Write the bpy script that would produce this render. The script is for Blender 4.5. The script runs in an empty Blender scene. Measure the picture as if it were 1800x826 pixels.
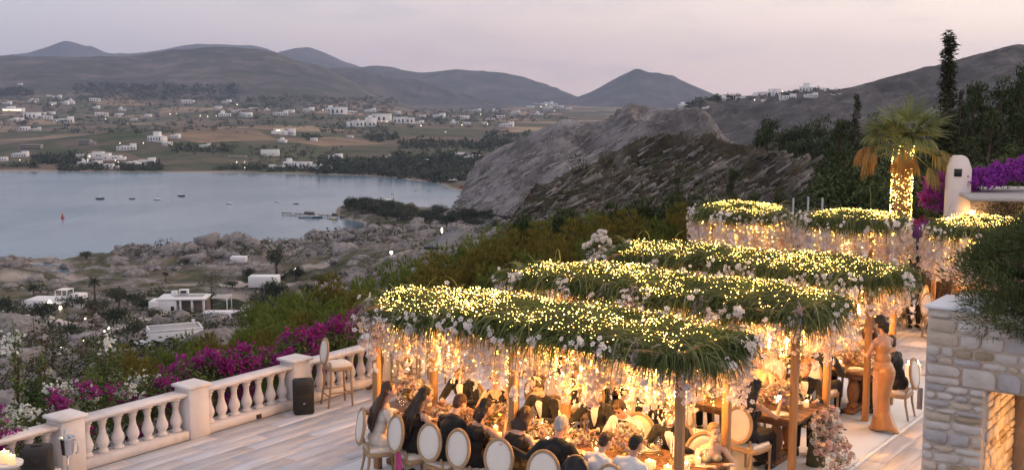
import bpy, math, random
import numpy as np
from math import sin, cos, pi, radians, tan, atan, atan2, sqrt
from mathutils import Vector, Matrix, noise as mnoise

random.seed(7)
RNG = np.random.default_rng(7)
scene = bpy.context.scene
COL = scene.collection

# ------------------------------------------------------------------ camera
CAM_H = 5.3
FPX = 1970.0
PITCH = atan(243.0 / FPX)
CP, SP = cos(PITCH), sin(PITCH)
cam_data = bpy.data.cameras.new('camera')
cam = bpy.data.objects.new('camera', cam_data)
COL.objects.link(cam)
cam.location = (0, 0, CAM_H)
cam.rotation_euler = (pi / 2 - PITCH, 0, 0)
cam_data.sensor_width = 36.0
cam_data.lens = 36.0 * FPX / 1800.0
cam_data.clip_start = 0.1
cam_data.clip_end = 60000
scene.camera = cam

# ------------------------------------------------------------------ world, sun, exposure
SUN_AZ = radians(72)      # clockwise from +Y (to the right of the view)
SUN_EL = radians(16)
world = bpy.data.worlds.new('World')
scene.world = world
world.use_nodes = True
wn, wl = world.node_tree.nodes, world.node_tree.links
wn.clear()
def _w(t, **kw):
    n = wn.new(t)
    for k, v in kw.items():
        setattr(n, k, v)
    return n
def _ramp(node, stops):
    cr = node.color_ramp
    while len(cr.elements) > 1:
        cr.elements.remove(cr.elements[-1])
    cr.elements[0].position = stops[0][0]
    cr.elements[0].color = (*stops[0][1], 1)
    for p, c in stops[1:]:
        e = cr.elements.new(p)
        e.color = (*c, 1)
tc = _w('ShaderNodeTexCoord')
sky = _w('ShaderNodeTexSky', sky_type='NISHITA')
sky.sun_disc = False
sky.sun_elevation = SUN_EL
sky.sun_rotation = SUN_AZ
sky.dust_density = 3.0
sky.ozone_density = 3.0
sep = _w('ShaderNodeSeparateXYZ')
wl.new(tc.outputs['Generated'], sep.inputs[0])
# warm towards the set sun, lavender away from it
dot = _w('ShaderNodeVectorMath', operation='DOT_PRODUCT')
wl.new(tc.outputs['Generated'], dot.inputs[0])
dot.inputs[1].default_value = (sin(SUN_AZ), cos(SUN_AZ), 0)
mr = _w('ShaderNodeMapRange')
mr.inputs['From Min'].default_value = -1
mr.inputs['From Max'].default_value = 1
wl.new(dot.outputs['Value'], mr.inputs['Value'])
rh = _w('ShaderNodeValToRGB')       # near the horizon
_ramp(rh, [(0.0, (0.50, 0.49, 0.56)), (0.47, (0.56, 0.475, 0.505)), (0.66, (0.80, 0.585, 0.55)), (0.84, (1.1, 0.82, 0.70)), (1.0, (1.2, 0.84, 0.68))])
rt = _w('ShaderNodeValToRGB')       # well above it
_ramp(rt, [(0.0, (0.66, 0.65, 0.72)), (0.45, (0.57, 0.535, 0.60)), (0.60, (0.74, 0.635, 0.63)), (0.80, (1.05, 0.845, 0.725)), (1.0, (1.15, 0.96, 0.86))])
wl.new(mr.outputs[0], rh.inputs[0])
wl.new(mr.outputs[0], rt.inputs[0])
me = _w('ShaderNodeMapRange', interpolation_type='SMOOTHSTEP')
me.inputs['From Min'].default_value = -0.02
me.inputs['From Max'].default_value = 0.13
wl.new(sep.outputs['Z'], me.inputs['Value'])
mixe = _w('ShaderNodeMixRGB')
wl.new(me.outputs[0], mixe.inputs[0])
wl.new(rh.outputs[0], mixe.inputs[1])
wl.new(rt.outputs[0], mixe.inputs[2])
# thin evening cloud, flat streaks and a few small puffs
mp = _w('ShaderNodeMapping')
mp.inputs['Scale'].default_value = (5.0, 5.0, 26.0)
mp.inputs['Location'].default_value = (0.35, 0.0, 1.3)
wl.new(tc.outputs['Generated'], mp.inputs[0])
nz = _w('ShaderNodeTexNoise')
nz.inputs['Scale'].default_value = 1.25
nz.inputs['Detail'].default_value = 7
nz.inputs['Roughness'].default_value = 0.52
wl.new(mp.outputs[0], nz.inputs['Vector'])
cl = _w('ShaderNodeMapRange', interpolation_type='SMOOTHSTEP')
cl.inputs['From Min'].default_value = 0.47
cl.inputs['From Max'].default_value = 0.78
cl.inputs['To Max'].default_value = 0.5
wl.new(nz.outputs[0], cl.inputs['Value'])
mixc = _w('ShaderNodeMixRGB')
mixc.inputs[2].default_value = (0.44, 0.42, 0.49, 1)
wl.new(cl.outputs[0], mixc.inputs[0])
wl.new(mixe.outputs[0], mixc.inputs[1])
bg1 = _w('ShaderNodeBackground')
bg1.inputs['Strength'].default_value = 1.14
wl.new(mixc.outputs[0], bg1.inputs[0])
bg2 = _w('ShaderNodeBackground')
bg2.inputs['Strength'].default_value = 0.035
wl.new(sky.outputs[0], bg2.inputs[0])
addw = _w('ShaderNodeAddShader')
wl.new(bg1.outputs[0], addw.inputs[0])
wl.new(bg2.outputs[0], addw.inputs[1])
wout = _w('ShaderNodeOutputWorld')
wl.new(addw.outputs[0], wout.inputs[0])

sun_d = bpy.data.lights.new('sun', 'SUN')
sun_d.energy = 0.6
sun_d.angle = radians(40)
sun_d.color = (1.0, 0.80, 0.72)
sun = bpy.data.objects.new('sun', sun_d)
COL.objects.link(sun)
_sd = Vector((sin(SUN_AZ) * cos(SUN_EL), cos(SUN_AZ) * cos(SUN_EL), sin(SUN_EL)))
sun.rotation_euler = _sd.to_track_quat('Z', 'Y').to_euler()
sun.location = (30, 10, 30)

vs = scene.view_settings
vs.view_transform = 'Standard'
vs.look = 'None'
vs.exposure = 0.0
vs.gamma = 1.0
vs.use_curve_mapping = False
cy = scene.cycles
cy.use_denoising = True
cy.max_bounces = 6
cy.diffuse_bounces = 3
cy.glossy_bounces = 3
cy.transmission_bounces = 4
cy.transparent_max_bounces = 10
cy.volume_bounces = 0
cy.sample_clamp_indirect = 4.0
cy.caustics_reflective = False
cy.caustics_refractive = False
# ------------------------------------------------------------------ measuring helpers
def ray(px, py):
    xc = (px - 900.0) / FPX
    yc = (413.0 - py) / FPX
    return xc, CP + yc * SP, -SP + yc * CP
def on_z(px, py, z=0.0):
    d = ray(px, py)
    t = (z - CAM_H) / d[2]
    return Vector((d[0] * t, d[1] * t, z))
def at_y(px, py, Y):
    d = ray(px, py)
    t = Y / d[1]
    return Vector((d[0] * t, Y, CAM_H + d[2] * t))
def zat(py, Y):
    d = ray(900, py)
    return CAM_H + d[2] / d[1] * Y
def ssx(px):                      # X / Y of a picture column (at the height of the bay)
    d = ray(px, 350)
    return d[0] / d[1]
AX = Vector((0.803, -0.596, 0)).normalized()      # along the banquet tables
BX = Vector((0.596, 0.803, 0)).normalized()       # along the balustrade
C1 = Vector((0.41, 15.15, 0))
ROT_A = atan2(AX.y, AX.x)
def T(a, b, z=0.0):
    v = C1 + AX * a + BX * b
    v.z = z
    return v

# ------------------------------------------------------------------ numpy noise
def _hash3(ix, iy, iz, seed):
    h = (ix.astype(np.int64) * 374761393 + iy.astype(np.int64) * 668265263 + iz.astype(np.int64) * 2147483647 + seed * 1274126177) & 0xFFFFFFFF
    h = ((h ^ (h >> 13)) * 1274126177) & 0xFFFFFFFF
    h = h ^ (h >> 16)
    return (h & 0xFFFF) / 65535.0 * 2 - 1
def vnoise(x, y, z=0.0, seed=0):
    x = np.asarray(x, float); y = np.asarray(y, float); z = np.zeros_like(x) + z
    ix, iy, iz = np.floor(x), np.floor(y), np.floor(z)
    fx, fy, fz = x - ix, y - iy, z - iz
    fx = fx * fx * (3 - 2 * fx); fy = fy * fy * (3 - 2 * fy); fz = fz * fz * (3 - 2 * fz)
    def h(a, b, c): return _hash3(ix + a, iy + b, iz + c, seed)
    x00 = h(0,0,0) * (1 - fx) + h(1,0,0) * fx; x10 = h(0,1,0) * (1 - fx) + h(1,1,0) * fx
    x01 = h(0,0,1) * (1 - fx) + h(1,0,1) * fx; x11 = h(0,1,1) * (1 - fx) + h(1,1,1) * fx
    return (x00 * (1 - fy) + x10 * fy) * (1 - fz) + (x01 * (1 - fy) + x11 * fy) * fz
def fbm(x, y, z=0.0, oct=5, seed=0, gain=0.5, ridged=False):
    a, s, f = 1.0, 0.0, 1.0
    for o in range(oct):
        n = vnoise(np.asarray(x) * f, np.asarray(y) * f, np.asarray(z) * f, seed + o * 17)
        s = s + a * ((1 - 2 * np.abs(n)) if ridged else n)
        a *= gain; f *= 2.03
    return s

# ------------------------------------------------------------------ mesh collecting
class MB:
    def __init__(self):
        self.V, self.Q, self.TR, self.mq, self.mt, self.n = [], [], [], [], [], 0
    def add(self, v, quads=None, tris=None, m=0):
        v = np.asarray(v, float).reshape(-1, 3)
        if quads is not None and len(quads):
            q = np.asarray(quads, np.int64).reshape(-1, 4) + self.n
            self.Q.append(q); self.mq.append(np.full(len(q), m))
        if tris is not None and len(tris):
            t = np.asarray(tris, np.int64).reshape(-1, 3) + self.n
            self.TR.append(t); self.mt.append(np.full(len(t), m))
        self.V.append(v); self.n += len(v)
        return self
    def box(self, c, s, R=None, m=0, ch=0.0):
        s = np.asarray(s, float) / 2
        if ch <= 0:
            v = np.array([(x, y, z) for z in (-1, 1) for y in (-1, 1) for x in (-1, 1)], float) * s
            q = [(0,2,3,1), (4,5,7,6), (0,1,5,4), (2,6,7,3), (0,4,6,2), (1,3,7,5)]
            t = None
        else:
            v, q, t = _chbox(s, ch)
        if R is not None:
            v = v @ np.asarray(R, float).T
        return self.add(v + np.asarray(c, float), q, t, m)
    def tube(self, pts, rad, n=8, m=0, cap=True, flat=1.0):
        P = np.asarray([tuple(p) for p in pts], float)
        rad = np.broadcast_to(np.asarray(rad, float), (len(P),))
        tan_ = np.gradient(P, axis=0)
        tan_ /= np.linalg.norm(tan_, axis=1, keepdims=True) + 1e-12
        up = np.array([0, 0, 1.0]) if abs(tan_[0][2]) < 0.9 else np.array([1.0, 0, 0])
        rings = []
        u = np.cross(tan_[0], up); u /= np.linalg.norm(u)
        for i in range(len(P)):
            u = u - tan_[i] * np.dot(u, tan_[i]); u /= np.linalg.norm(u) + 1e-12
            w = np.cross(tan_[i], u)
            a = np.arange(n) * 2 * pi / n
            rings.append(P[i] + rad[i] * (np.cos(a)[:, None] * u + flat * np.sin(a)[:, None] * w))
        v = np.concatenate(rings)
        q = []
        for i in range(len(P) - 1):
            for j in range(n):
                k = (j + 1) % n
                q.append((i*n+j, i*n+k, (i+1)*n+k, (i+1)*n+j))
        t = []
        if cap:
            v = np.concatenate([v, P[:1], P[-1:]])
            b = len(P) * n
            for j in range(n):
                k = (j + 1) % n
                t.append((b, k, j)); t.append((b + 1, (len(P)-1)*n + j, (len(P)-1)*n + k))
        return self.add(v, q, t, m)
    def lathe(self, prof, n=16, c=(0, 0, 0), m=0, cap=True):
        a = np.arange(n) * 2 * pi / n
        v = np.concatenate([np.stack([r * np.cos(a), r * np.sin(a), np.full(n, z)], 1) for r, z in prof]) + np.asarray(c, float)
        q = [(i*n+j, i*n+(j+1)%n, (i+1)*n+(j+1)%n, (i+1)*n+j) for i in range(len(prof)-1) for j in range(n)]
        t = []
        if cap:
            v = np.concatenate([v, [[c[0], c[1], c[2] + prof[0][1]], [c[0], c[1], c[2] + prof[-1][1]]]])
            b = len(prof) * n
            for j in range(n):
                k = (j + 1) % n
                t.append((b, k, j)); t.append((b + 1, (len(prof)-1)*n + j, (len(prof)-1)*n + k))
        return self.add(v, q, t, m)
    def ell(self, c, r, R=None, nu=12, nv=8, m=0):
        r = np.broadcast_to(np.asarray(r, float), (3,))
        v = [(0, 0, -1)]
        for i in range(1, nv):
            th = -pi/2 + pi * i / nv
            for j in range(nu):
                a = 2 * pi * j / nu
                v.append((cos(th) * cos(a), cos(th) * sin(a), sin(th)))
        v.append((0, 0, 1))
        v = np.array(v) * r
        if R is not None:
            v = v @ np.asarray(R, float).T
        q = [(1+i*nu+j, 1+i*nu+(j+1)%nu, 1+(i+1)*nu+(j+1)%nu, 1+(i+1)*nu+j) for i in range(nv-2) for j in range(nu)]
        t = [(0, 1+(j+1)%nu, 1+j) for j in range(nu)] + [(len(v)-1, 1+(nv-2)*nu+j, 1+(nv-2)*nu+(j+1)%nu) for j in range(nu)]
        return self.add(v + np.asarray(c, float), q, t, m)
    def prism(self, poly, z0, z1, m=0):
        n = len(poly)
        v = [(x, y, z0) for x, y in poly] + [(x, y, z1) for x, y in poly] + [(sum(p[0] for p in poly)/n, sum(p[1] for p in poly)/n, z0), (sum(p[0] for p in poly)/n, sum(p[1] for p in poly)/n, z1)]
        q = [(i, (i+1)%n, n+(i+1)%n, n+i) for i in range(n)]
        t = [(2*n, (i+1)%n, i) for i in range(n)] + [(2*n+1, n+i, n+(i+1)%n) for i in range(n)]
        return self.add(v, q, t, m)
    def scatter(self, tpl, pos, R, sc, m=0):
        """copies of a template (v, quads, tris) at positions with 3x3 rotations and scales"""
        tv, tq, tt = tpl
        tv = np.asarray(tv, float)
        pos = np.asarray(pos, float); N = len(pos)
        if N == 0: return self
        sc = np.asarray(sc, float)
        if sc.ndim == 1: sc = sc[:, None]
        v = np.einsum('nij,nkj->nki', R, tv[None] * sc[:, None, :]) + pos[:, None, :]
        off = (np.arange(N) * len(tv))[:, None, None]
        q = (np.asarray(tq, np.int64)[None] + off).reshape(-1, 4) if tq is not None and len(tq) else None
        t = (np.asarray(tt, np.int64)[None] + off).reshape(-1, 3) if tt is not None and len(tt) else None
        return self.add(v.reshape(-1, 3), q, t, m)
    def blades(self, base, d0, length, width, droop, seg=4, m=0, side=None):
        """curved tapering strips: start direction d0, bending towards -z"""
        base = np.asarray(base, float); N = len(base)
        d = np.asarray(d0, float) / (np.linalg.norm(d0, axis=1, keepdims=True) + 1e-9)
        length = np.broadcast_to(length, (N,)); width = np.broadcast_to(width, (N,)); droop = np.broadcast_to(droop, (N,))
        if side is None:
            side = np.cross(d, RNG.normal(size=(N, 3)))
        side = side / (np.linalg.norm(side, axis=1, keepdims=True) + 1e-9)
        P = base.copy(); rows = []
        for i in range(seg + 1):
            k = i / seg
            w = width * (1 - k) ** 0.6 * (0.55 + 0.9 * min(k * 3, 1) * 0.5) + 0.0008
            rows.append(np.stack([P - side * w[:, None] / 2, P + side * w[:, None] / 2], 1))
            P = P + d * (length / seg)[:, None]
            d = d + np.array([0, 0, -1.0]) * (droop / seg)[:, None]
            d /= np.linalg.norm(d, axis=1, keepdims=True) + 1e-9
        v = np.stack(rows, 1).reshape(N, -1, 3)
        q = np.array([(2*i, 2*i+1, 2*i+3, 2*i+2) for i in range(seg)])
        off = (np.arange(N) * (2 * seg + 2))[:, None, None]
        return self.add(v.reshape(-1, 3), (q[None] + off).reshape(-1, 4), None, m)
    def mesh(self, name, mats, smooth=False):
        me = bpy.data.meshes.new(name)
        V = np.concatenate(self.V) if self.V else np.zeros((0, 3))
        Q = np.concatenate(self.Q) if self.Q else np.zeros((0, 4), int)
        TT = np.concatenate(self.TR) if self.TR else np.zeros((0, 3), int)
        mi = np.concatenate(([*self.mq] or [np.zeros(0)]) + ([*self.mt] or [np.zeros(0)])) if (self.mq or self.mt) else np.zeros(0)
        me.vertices.add(len(V)); me.vertices.foreach_set('co', V.astype(np.float32).ravel())
        me.loops.add(len(Q) * 4 + len(TT) * 3)
        me.loops.foreach_set('vertex_index', np.concatenate([Q.ravel(), TT.ravel()]).astype(np.int32))
        me.polygons.add(len(Q) + len(TT))
        st = np.concatenate([np.arange(len(Q)) * 4, len(Q) * 4 + np.arange(len(TT)) * 3]).astype(np.int32)
        me.polygons.foreach_set('loop_start', st)
        me.polygons.foreach_set('material_index', mi.astype(np.int32))
        if smooth:
            me.polygons.foreach_set('use_smooth', np.ones(len(Q) + len(TT), bool))
        for mm in (mats if isinstance(mats, (list, tuple)) else [mats]):
            me.materials.append(mm)
        me.update(calc_edges=True)
        return me
    def build(self, name, mats, parent=None, smooth=False, loc=None, rz=0.0):
        o = bpy.data.objects.new(name, self.mesh(name, mats, smooth))
        COL.objects.link(o)
        if parent is not None: o.parent = parent
        if loc is not None: o.location = loc
        o.rotation_euler.z = rz
        return o
def _chbox(s, ch):
    sx, sy, sz = s
    ch = min(ch, sx * .9, sy * .9, sz * .9)
    v = []; idx = {}
    for ax in range(3):
        for X in (-1, 1):
            for Y in (-1, 1):
                for Z in (-1, 1):
                    p = [X * (sx - ch), Y * (sy - ch), Z * (sz - ch)]
                    p[ax] = (X, Y, Z)[ax] * (sx, sy, sz)[ax]
                    idx[(ax, X, Y, Z)] = len(v); v.append(p)
    q, t = [], []
    def orient(f):
        a, b, c = (np.array(v[i]) for i in f[:3])
        n = np.cross(b - a, c - a)
        return f if np.dot(n, sum(np.array(v[i]) for i in f)) > 0 else f[::-1]
    for ax in range(3):
        o1, o2 = [i for i in range(3) if i != ax]
        for S in (-1, 1):
            def key(a, b):
                k = [0, 0, 0]; k[ax] = S; k[o1] = a; k[o2] = b; return (ax, *k)
            q.append(orient([idx[key(-1,-1)], idx[key(1,-1)], idx[key(1,1)], idx[key(-1,1)]]))
    for ax in range(3):
        o1, o2 = [i for i in range(3) if i != ax]
        for S1 in (-1, 1):
            for S2 in (-1, 1):
                k = []
                for E_ in (-1, 1):
                    c = [0, 0, 0]; c[ax] = E_; c[o1] = S1; c[o2] = S2
                    k.append(tuple(c))
                q.append(orient([idx[(o1, *k[0])], idx[(o1, *k[1])], idx[(o2, *k[1])], idx[(o2, *k[0])]]))
    for X in (-1, 1):
        for Y in (-1, 1):
            for Z in (-1, 1):
                t.append(orient([idx[(0, X, Y, Z)], idx[(1, X, Y, Z)], idx[(2, X, Y, Z)]]))
    return np.array(v, float), q, t
def rand_rot(N, tilt=None, rng=RNG):
    """random rotations; with tilt: mostly upright, turned about z"""
    if tilt is None:
        q = rng.normal(size=(N, 4)); q /= np.linalg.norm(q, axis=1, keepdims=True)
    else:
        a = rng.uniform(0, 2*pi, N); ax = rng.uniform(0, 2*pi, N); tl = rng.normal(0, tilt, N)
        qz = np.stack([np.cos(a/2), 0*a, 0*a, np.sin(a/2)], 1)
        qt = np.stack([np.cos(tl/2), np.cos(ax)*np.sin(tl/2), np.sin(ax)*np.sin(tl/2), 0*a], 1)
        w1, x1, y1, z1 = qt.T; w2, x2, y2, z2 = qz.T
        q = np.stack([w1*w2-x1*x2-y1*y2-z1*z2, w1*x2+x1*w2+y1*z2-z1*y2, w1*y2-x1*z2+y1*w2+z1*x2, w1*z2+x1*y2-y1*x2+z1*w2], 1)
    w, x, y, z = q.T
    return np.stack([np.stack([1-2*(y*y+z*z), 2*(x*y-z*w), 2*(x*z+y*w)], 1),
                     np.stack([2*(x*y+z*w), 1-2*(x*x+z*z), 2*(y*z-x*w)], 1),
                     np.stack([2*(x*z-y*w), 2*(y*z+x*w), 1-2*(x*x+y*y)], 1)], 1)
def face_rot(n, rng=RNG, jit=0.3):
    """rotations whose +z looks along n (with jitter)"""
    n = np.asarray(n, float) + rng.normal(0, jit, (len(n), 3))
    n /= np.linalg.norm(n, axis=1, keepdims=True) + 1e-9
    r = rng.normal(size=n.shape)
    x = np.cross(n, r); x /= np.linalg.norm(x, axis=1, keepdims=True) + 1e-9
    y = np.cross(n, x)
    return np.stack([x, y, n], 2)
def rz3(a):
    return np.array([[cos(a), -sin(a), 0], [sin(a), cos(a), 0], [0, 0, 1.0]])
def rx3(a):
    return np.array([[1, 0, 0], [0, cos(a), -sin(a)], [0, sin(a), cos(a)]])
def ry3(a):
    return np.array([[cos(a), 0, sin(a)], [0, 1, 0], [-sin(a), 0, cos(a)]])

# ------------------------------------------------------------------ scene-graph helpers
def tag(o, label=None, cat=None, group=None, kind=None):
    if label: o['label'] = label
    if cat: o['category'] = cat
    if group: o['group'] = group
    if kind: o['kind'] = kind
    return o
def thing(name, label, cat, loc=(0, 0, 0), rz=0.0, group=None):
    o = bpy.data.objects.new(name, None)
    COL.objects.link(o)
    o.empty_display_size = 0.1
    o.location = loc; o.rotation_euler = (0, 0, rz)
    return tag(o, label, cat, group)
def copy_tree(o, parent=None):
    c = o.copy(); COL.objects.link(c); c.parent = parent
    for ch in list(o.children):
        copy_tree(ch, c)
    return c
def dup(root, loc, rz, label, group=None, scale=None):
    c = copy_tree(root)
    c.location = loc; c.rotation_euler = (0, 0, rz)
    if scale: c.scale = scale if isinstance(scale, tuple) else (scale,) * 3
    c['label'] = label
    if group: c['group'] = group
    return c

# ------------------------------------------------------------------ materials
MATS = {}
def mat(name, col, rough=0.7, col2=None, nscale=6.0, namt=0.5, island=0.0, bump=0.0, bscale=30.0, metal=0.0, spec=0.35,
        emit=None, estr=0.0, trans=0.0, stretch=None, sheen=0.0, alpha=None, detail=5, ramp=None, coat=0.0, sss=0.0):
    if name in MATS: return MATS[name]
    m = bpy.data.materials.new(name); MATS[name] = m
    m.use_nodes = True
    nt = m.node_tree; nd, lk = nt.nodes, nt.links
    b = nd['Principled BSDF']
    b.inputs['Roughness'].default_value = rough
    b.inputs['Metallic'].default_value = metal
    b.inputs['Specular IOR Level'].default_value = spec
    if sheen: b.inputs['Sheen Weight'].default_value = sheen
    if coat: b.inputs['Coat Weight'].default_value = coat
    if sss:
        b.inputs['Subsurface Weight'].default_value = sss
        b.inputs['Subsurface Radius'].default_value = (0.02, 0.008, 0.004)
    tcn = nd.new('ShaderNodeTexCoord')
    vec = tcn.outputs['Object']
    if stretch:
        mpn = nd.new('ShaderNodeMapping'); mpn.inputs['Scale'].default_value = stretch
        lk.new(vec, mpn.inputs[0]); vec = mpn.outputs[0]
    base = None
    if col2 is not None or ramp is not None:
        n = nd.new('ShaderNodeTexNoise'); n.inputs['Scale'].default_value = nscale; n.inputs['Detail'].default_value = detail
        lk.new(vec, n.inputs['Vector'])
        r = nd.new('ShaderNodeValToRGB')
        _ramp(r, ramp if ramp is not None else [(0.5 - namt / 2, col), (0.5 + namt / 2, col2)])
        lk.new(n.outputs[0], r.inputs[0]); base = r.outputs[0]
    if island:
        g = nd.new('ShaderNodeNewGeometry')
        hs = nd.new('ShaderNodeHueSaturation')
        mrn = nd.new('ShaderNodeMapRange'); mrn.inputs['To Min'].default_value = 1 - island; mrn.inputs['To Max'].default_value = 1 + island
        lk.new(g.outputs['Random Per Island'], mrn.inputs['Value'])
        lk.new(mrn.outputs[0], hs.inputs['Value'])
        mh = nd.new('ShaderNodeMapRange'); mh.inputs['To Min'].default_value = 0.5 + island * 0.06; mh.inputs['To Max'].default_value = 0.5 - island * 0.06
        lk.new(g.outputs['Random Per Island'], mh.inputs['Value']); lk.new(mh.outputs[0], hs.inputs['Hue'])
        if base is not None: lk.new(base, hs.inputs['Color'])
        else: hs.inputs['Color'].default_value = (*col, 1)
        base = hs.outputs[0]
    if base is not None: lk.new(base, b.inputs['Base Color'])
    else: b.inputs['Base Color'].default_value = (*col, 1)
    if bump:
        n2 = nd.new('ShaderNodeTexNoise'); n2.inputs['Scale'].default_value = bscale; n2.inputs['Detail'].default_value = 6
        lk.new(vec, n2.inputs['Vector'])
        bp = nd.new('ShaderNodeBump'); bp.inputs['Strength'].default_value = bump; bp.inputs['Distance'].default_value = 0.02
        lk.new(n2.outputs[0], bp.inputs['Height']); lk.new(bp.outputs[0], b.inputs['Normal'])
    if emit is not None:
        b.inputs['Emission Color'].default_value = (*emit, 1)
        b.inputs['Emission Strength'].default_value = estr
    if trans:
        tr = nd.new('ShaderNodeBsdfTranslucent')
        if base is not None: lk.new(base, tr.inputs[0])
        else: tr.inputs[0].default_value = (*col, 1)
        mx = nd.new('ShaderNodeMixShader'); mx.inputs[0].default_value = trans
        out = nd['Material Output']
        lk.new(b.outputs[0], mx.inputs[1]); lk.new(tr.outputs[0], mx.inputs[2]); lk.new(mx.outputs[0], out.inputs[0])
    return m
def glass_mat(name, col=(1, 1, 1), rough=0.02, ior=1.45):
    if name in MATS: return MATS[name]
    m = bpy.data.materials.new(name); MATS[name] = m
    m.use_nodes = True
    b = m.node_tree.nodes['Principled BSDF']
    b.inputs['Base Color'].default_value = (*col, 1)
    b.inputs['Transmission Weight'].default_value = 1.0
    b.inputs['Roughness'].default_value = rough
    b.inputs['IOR'].default_value = ior
    return m
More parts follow.
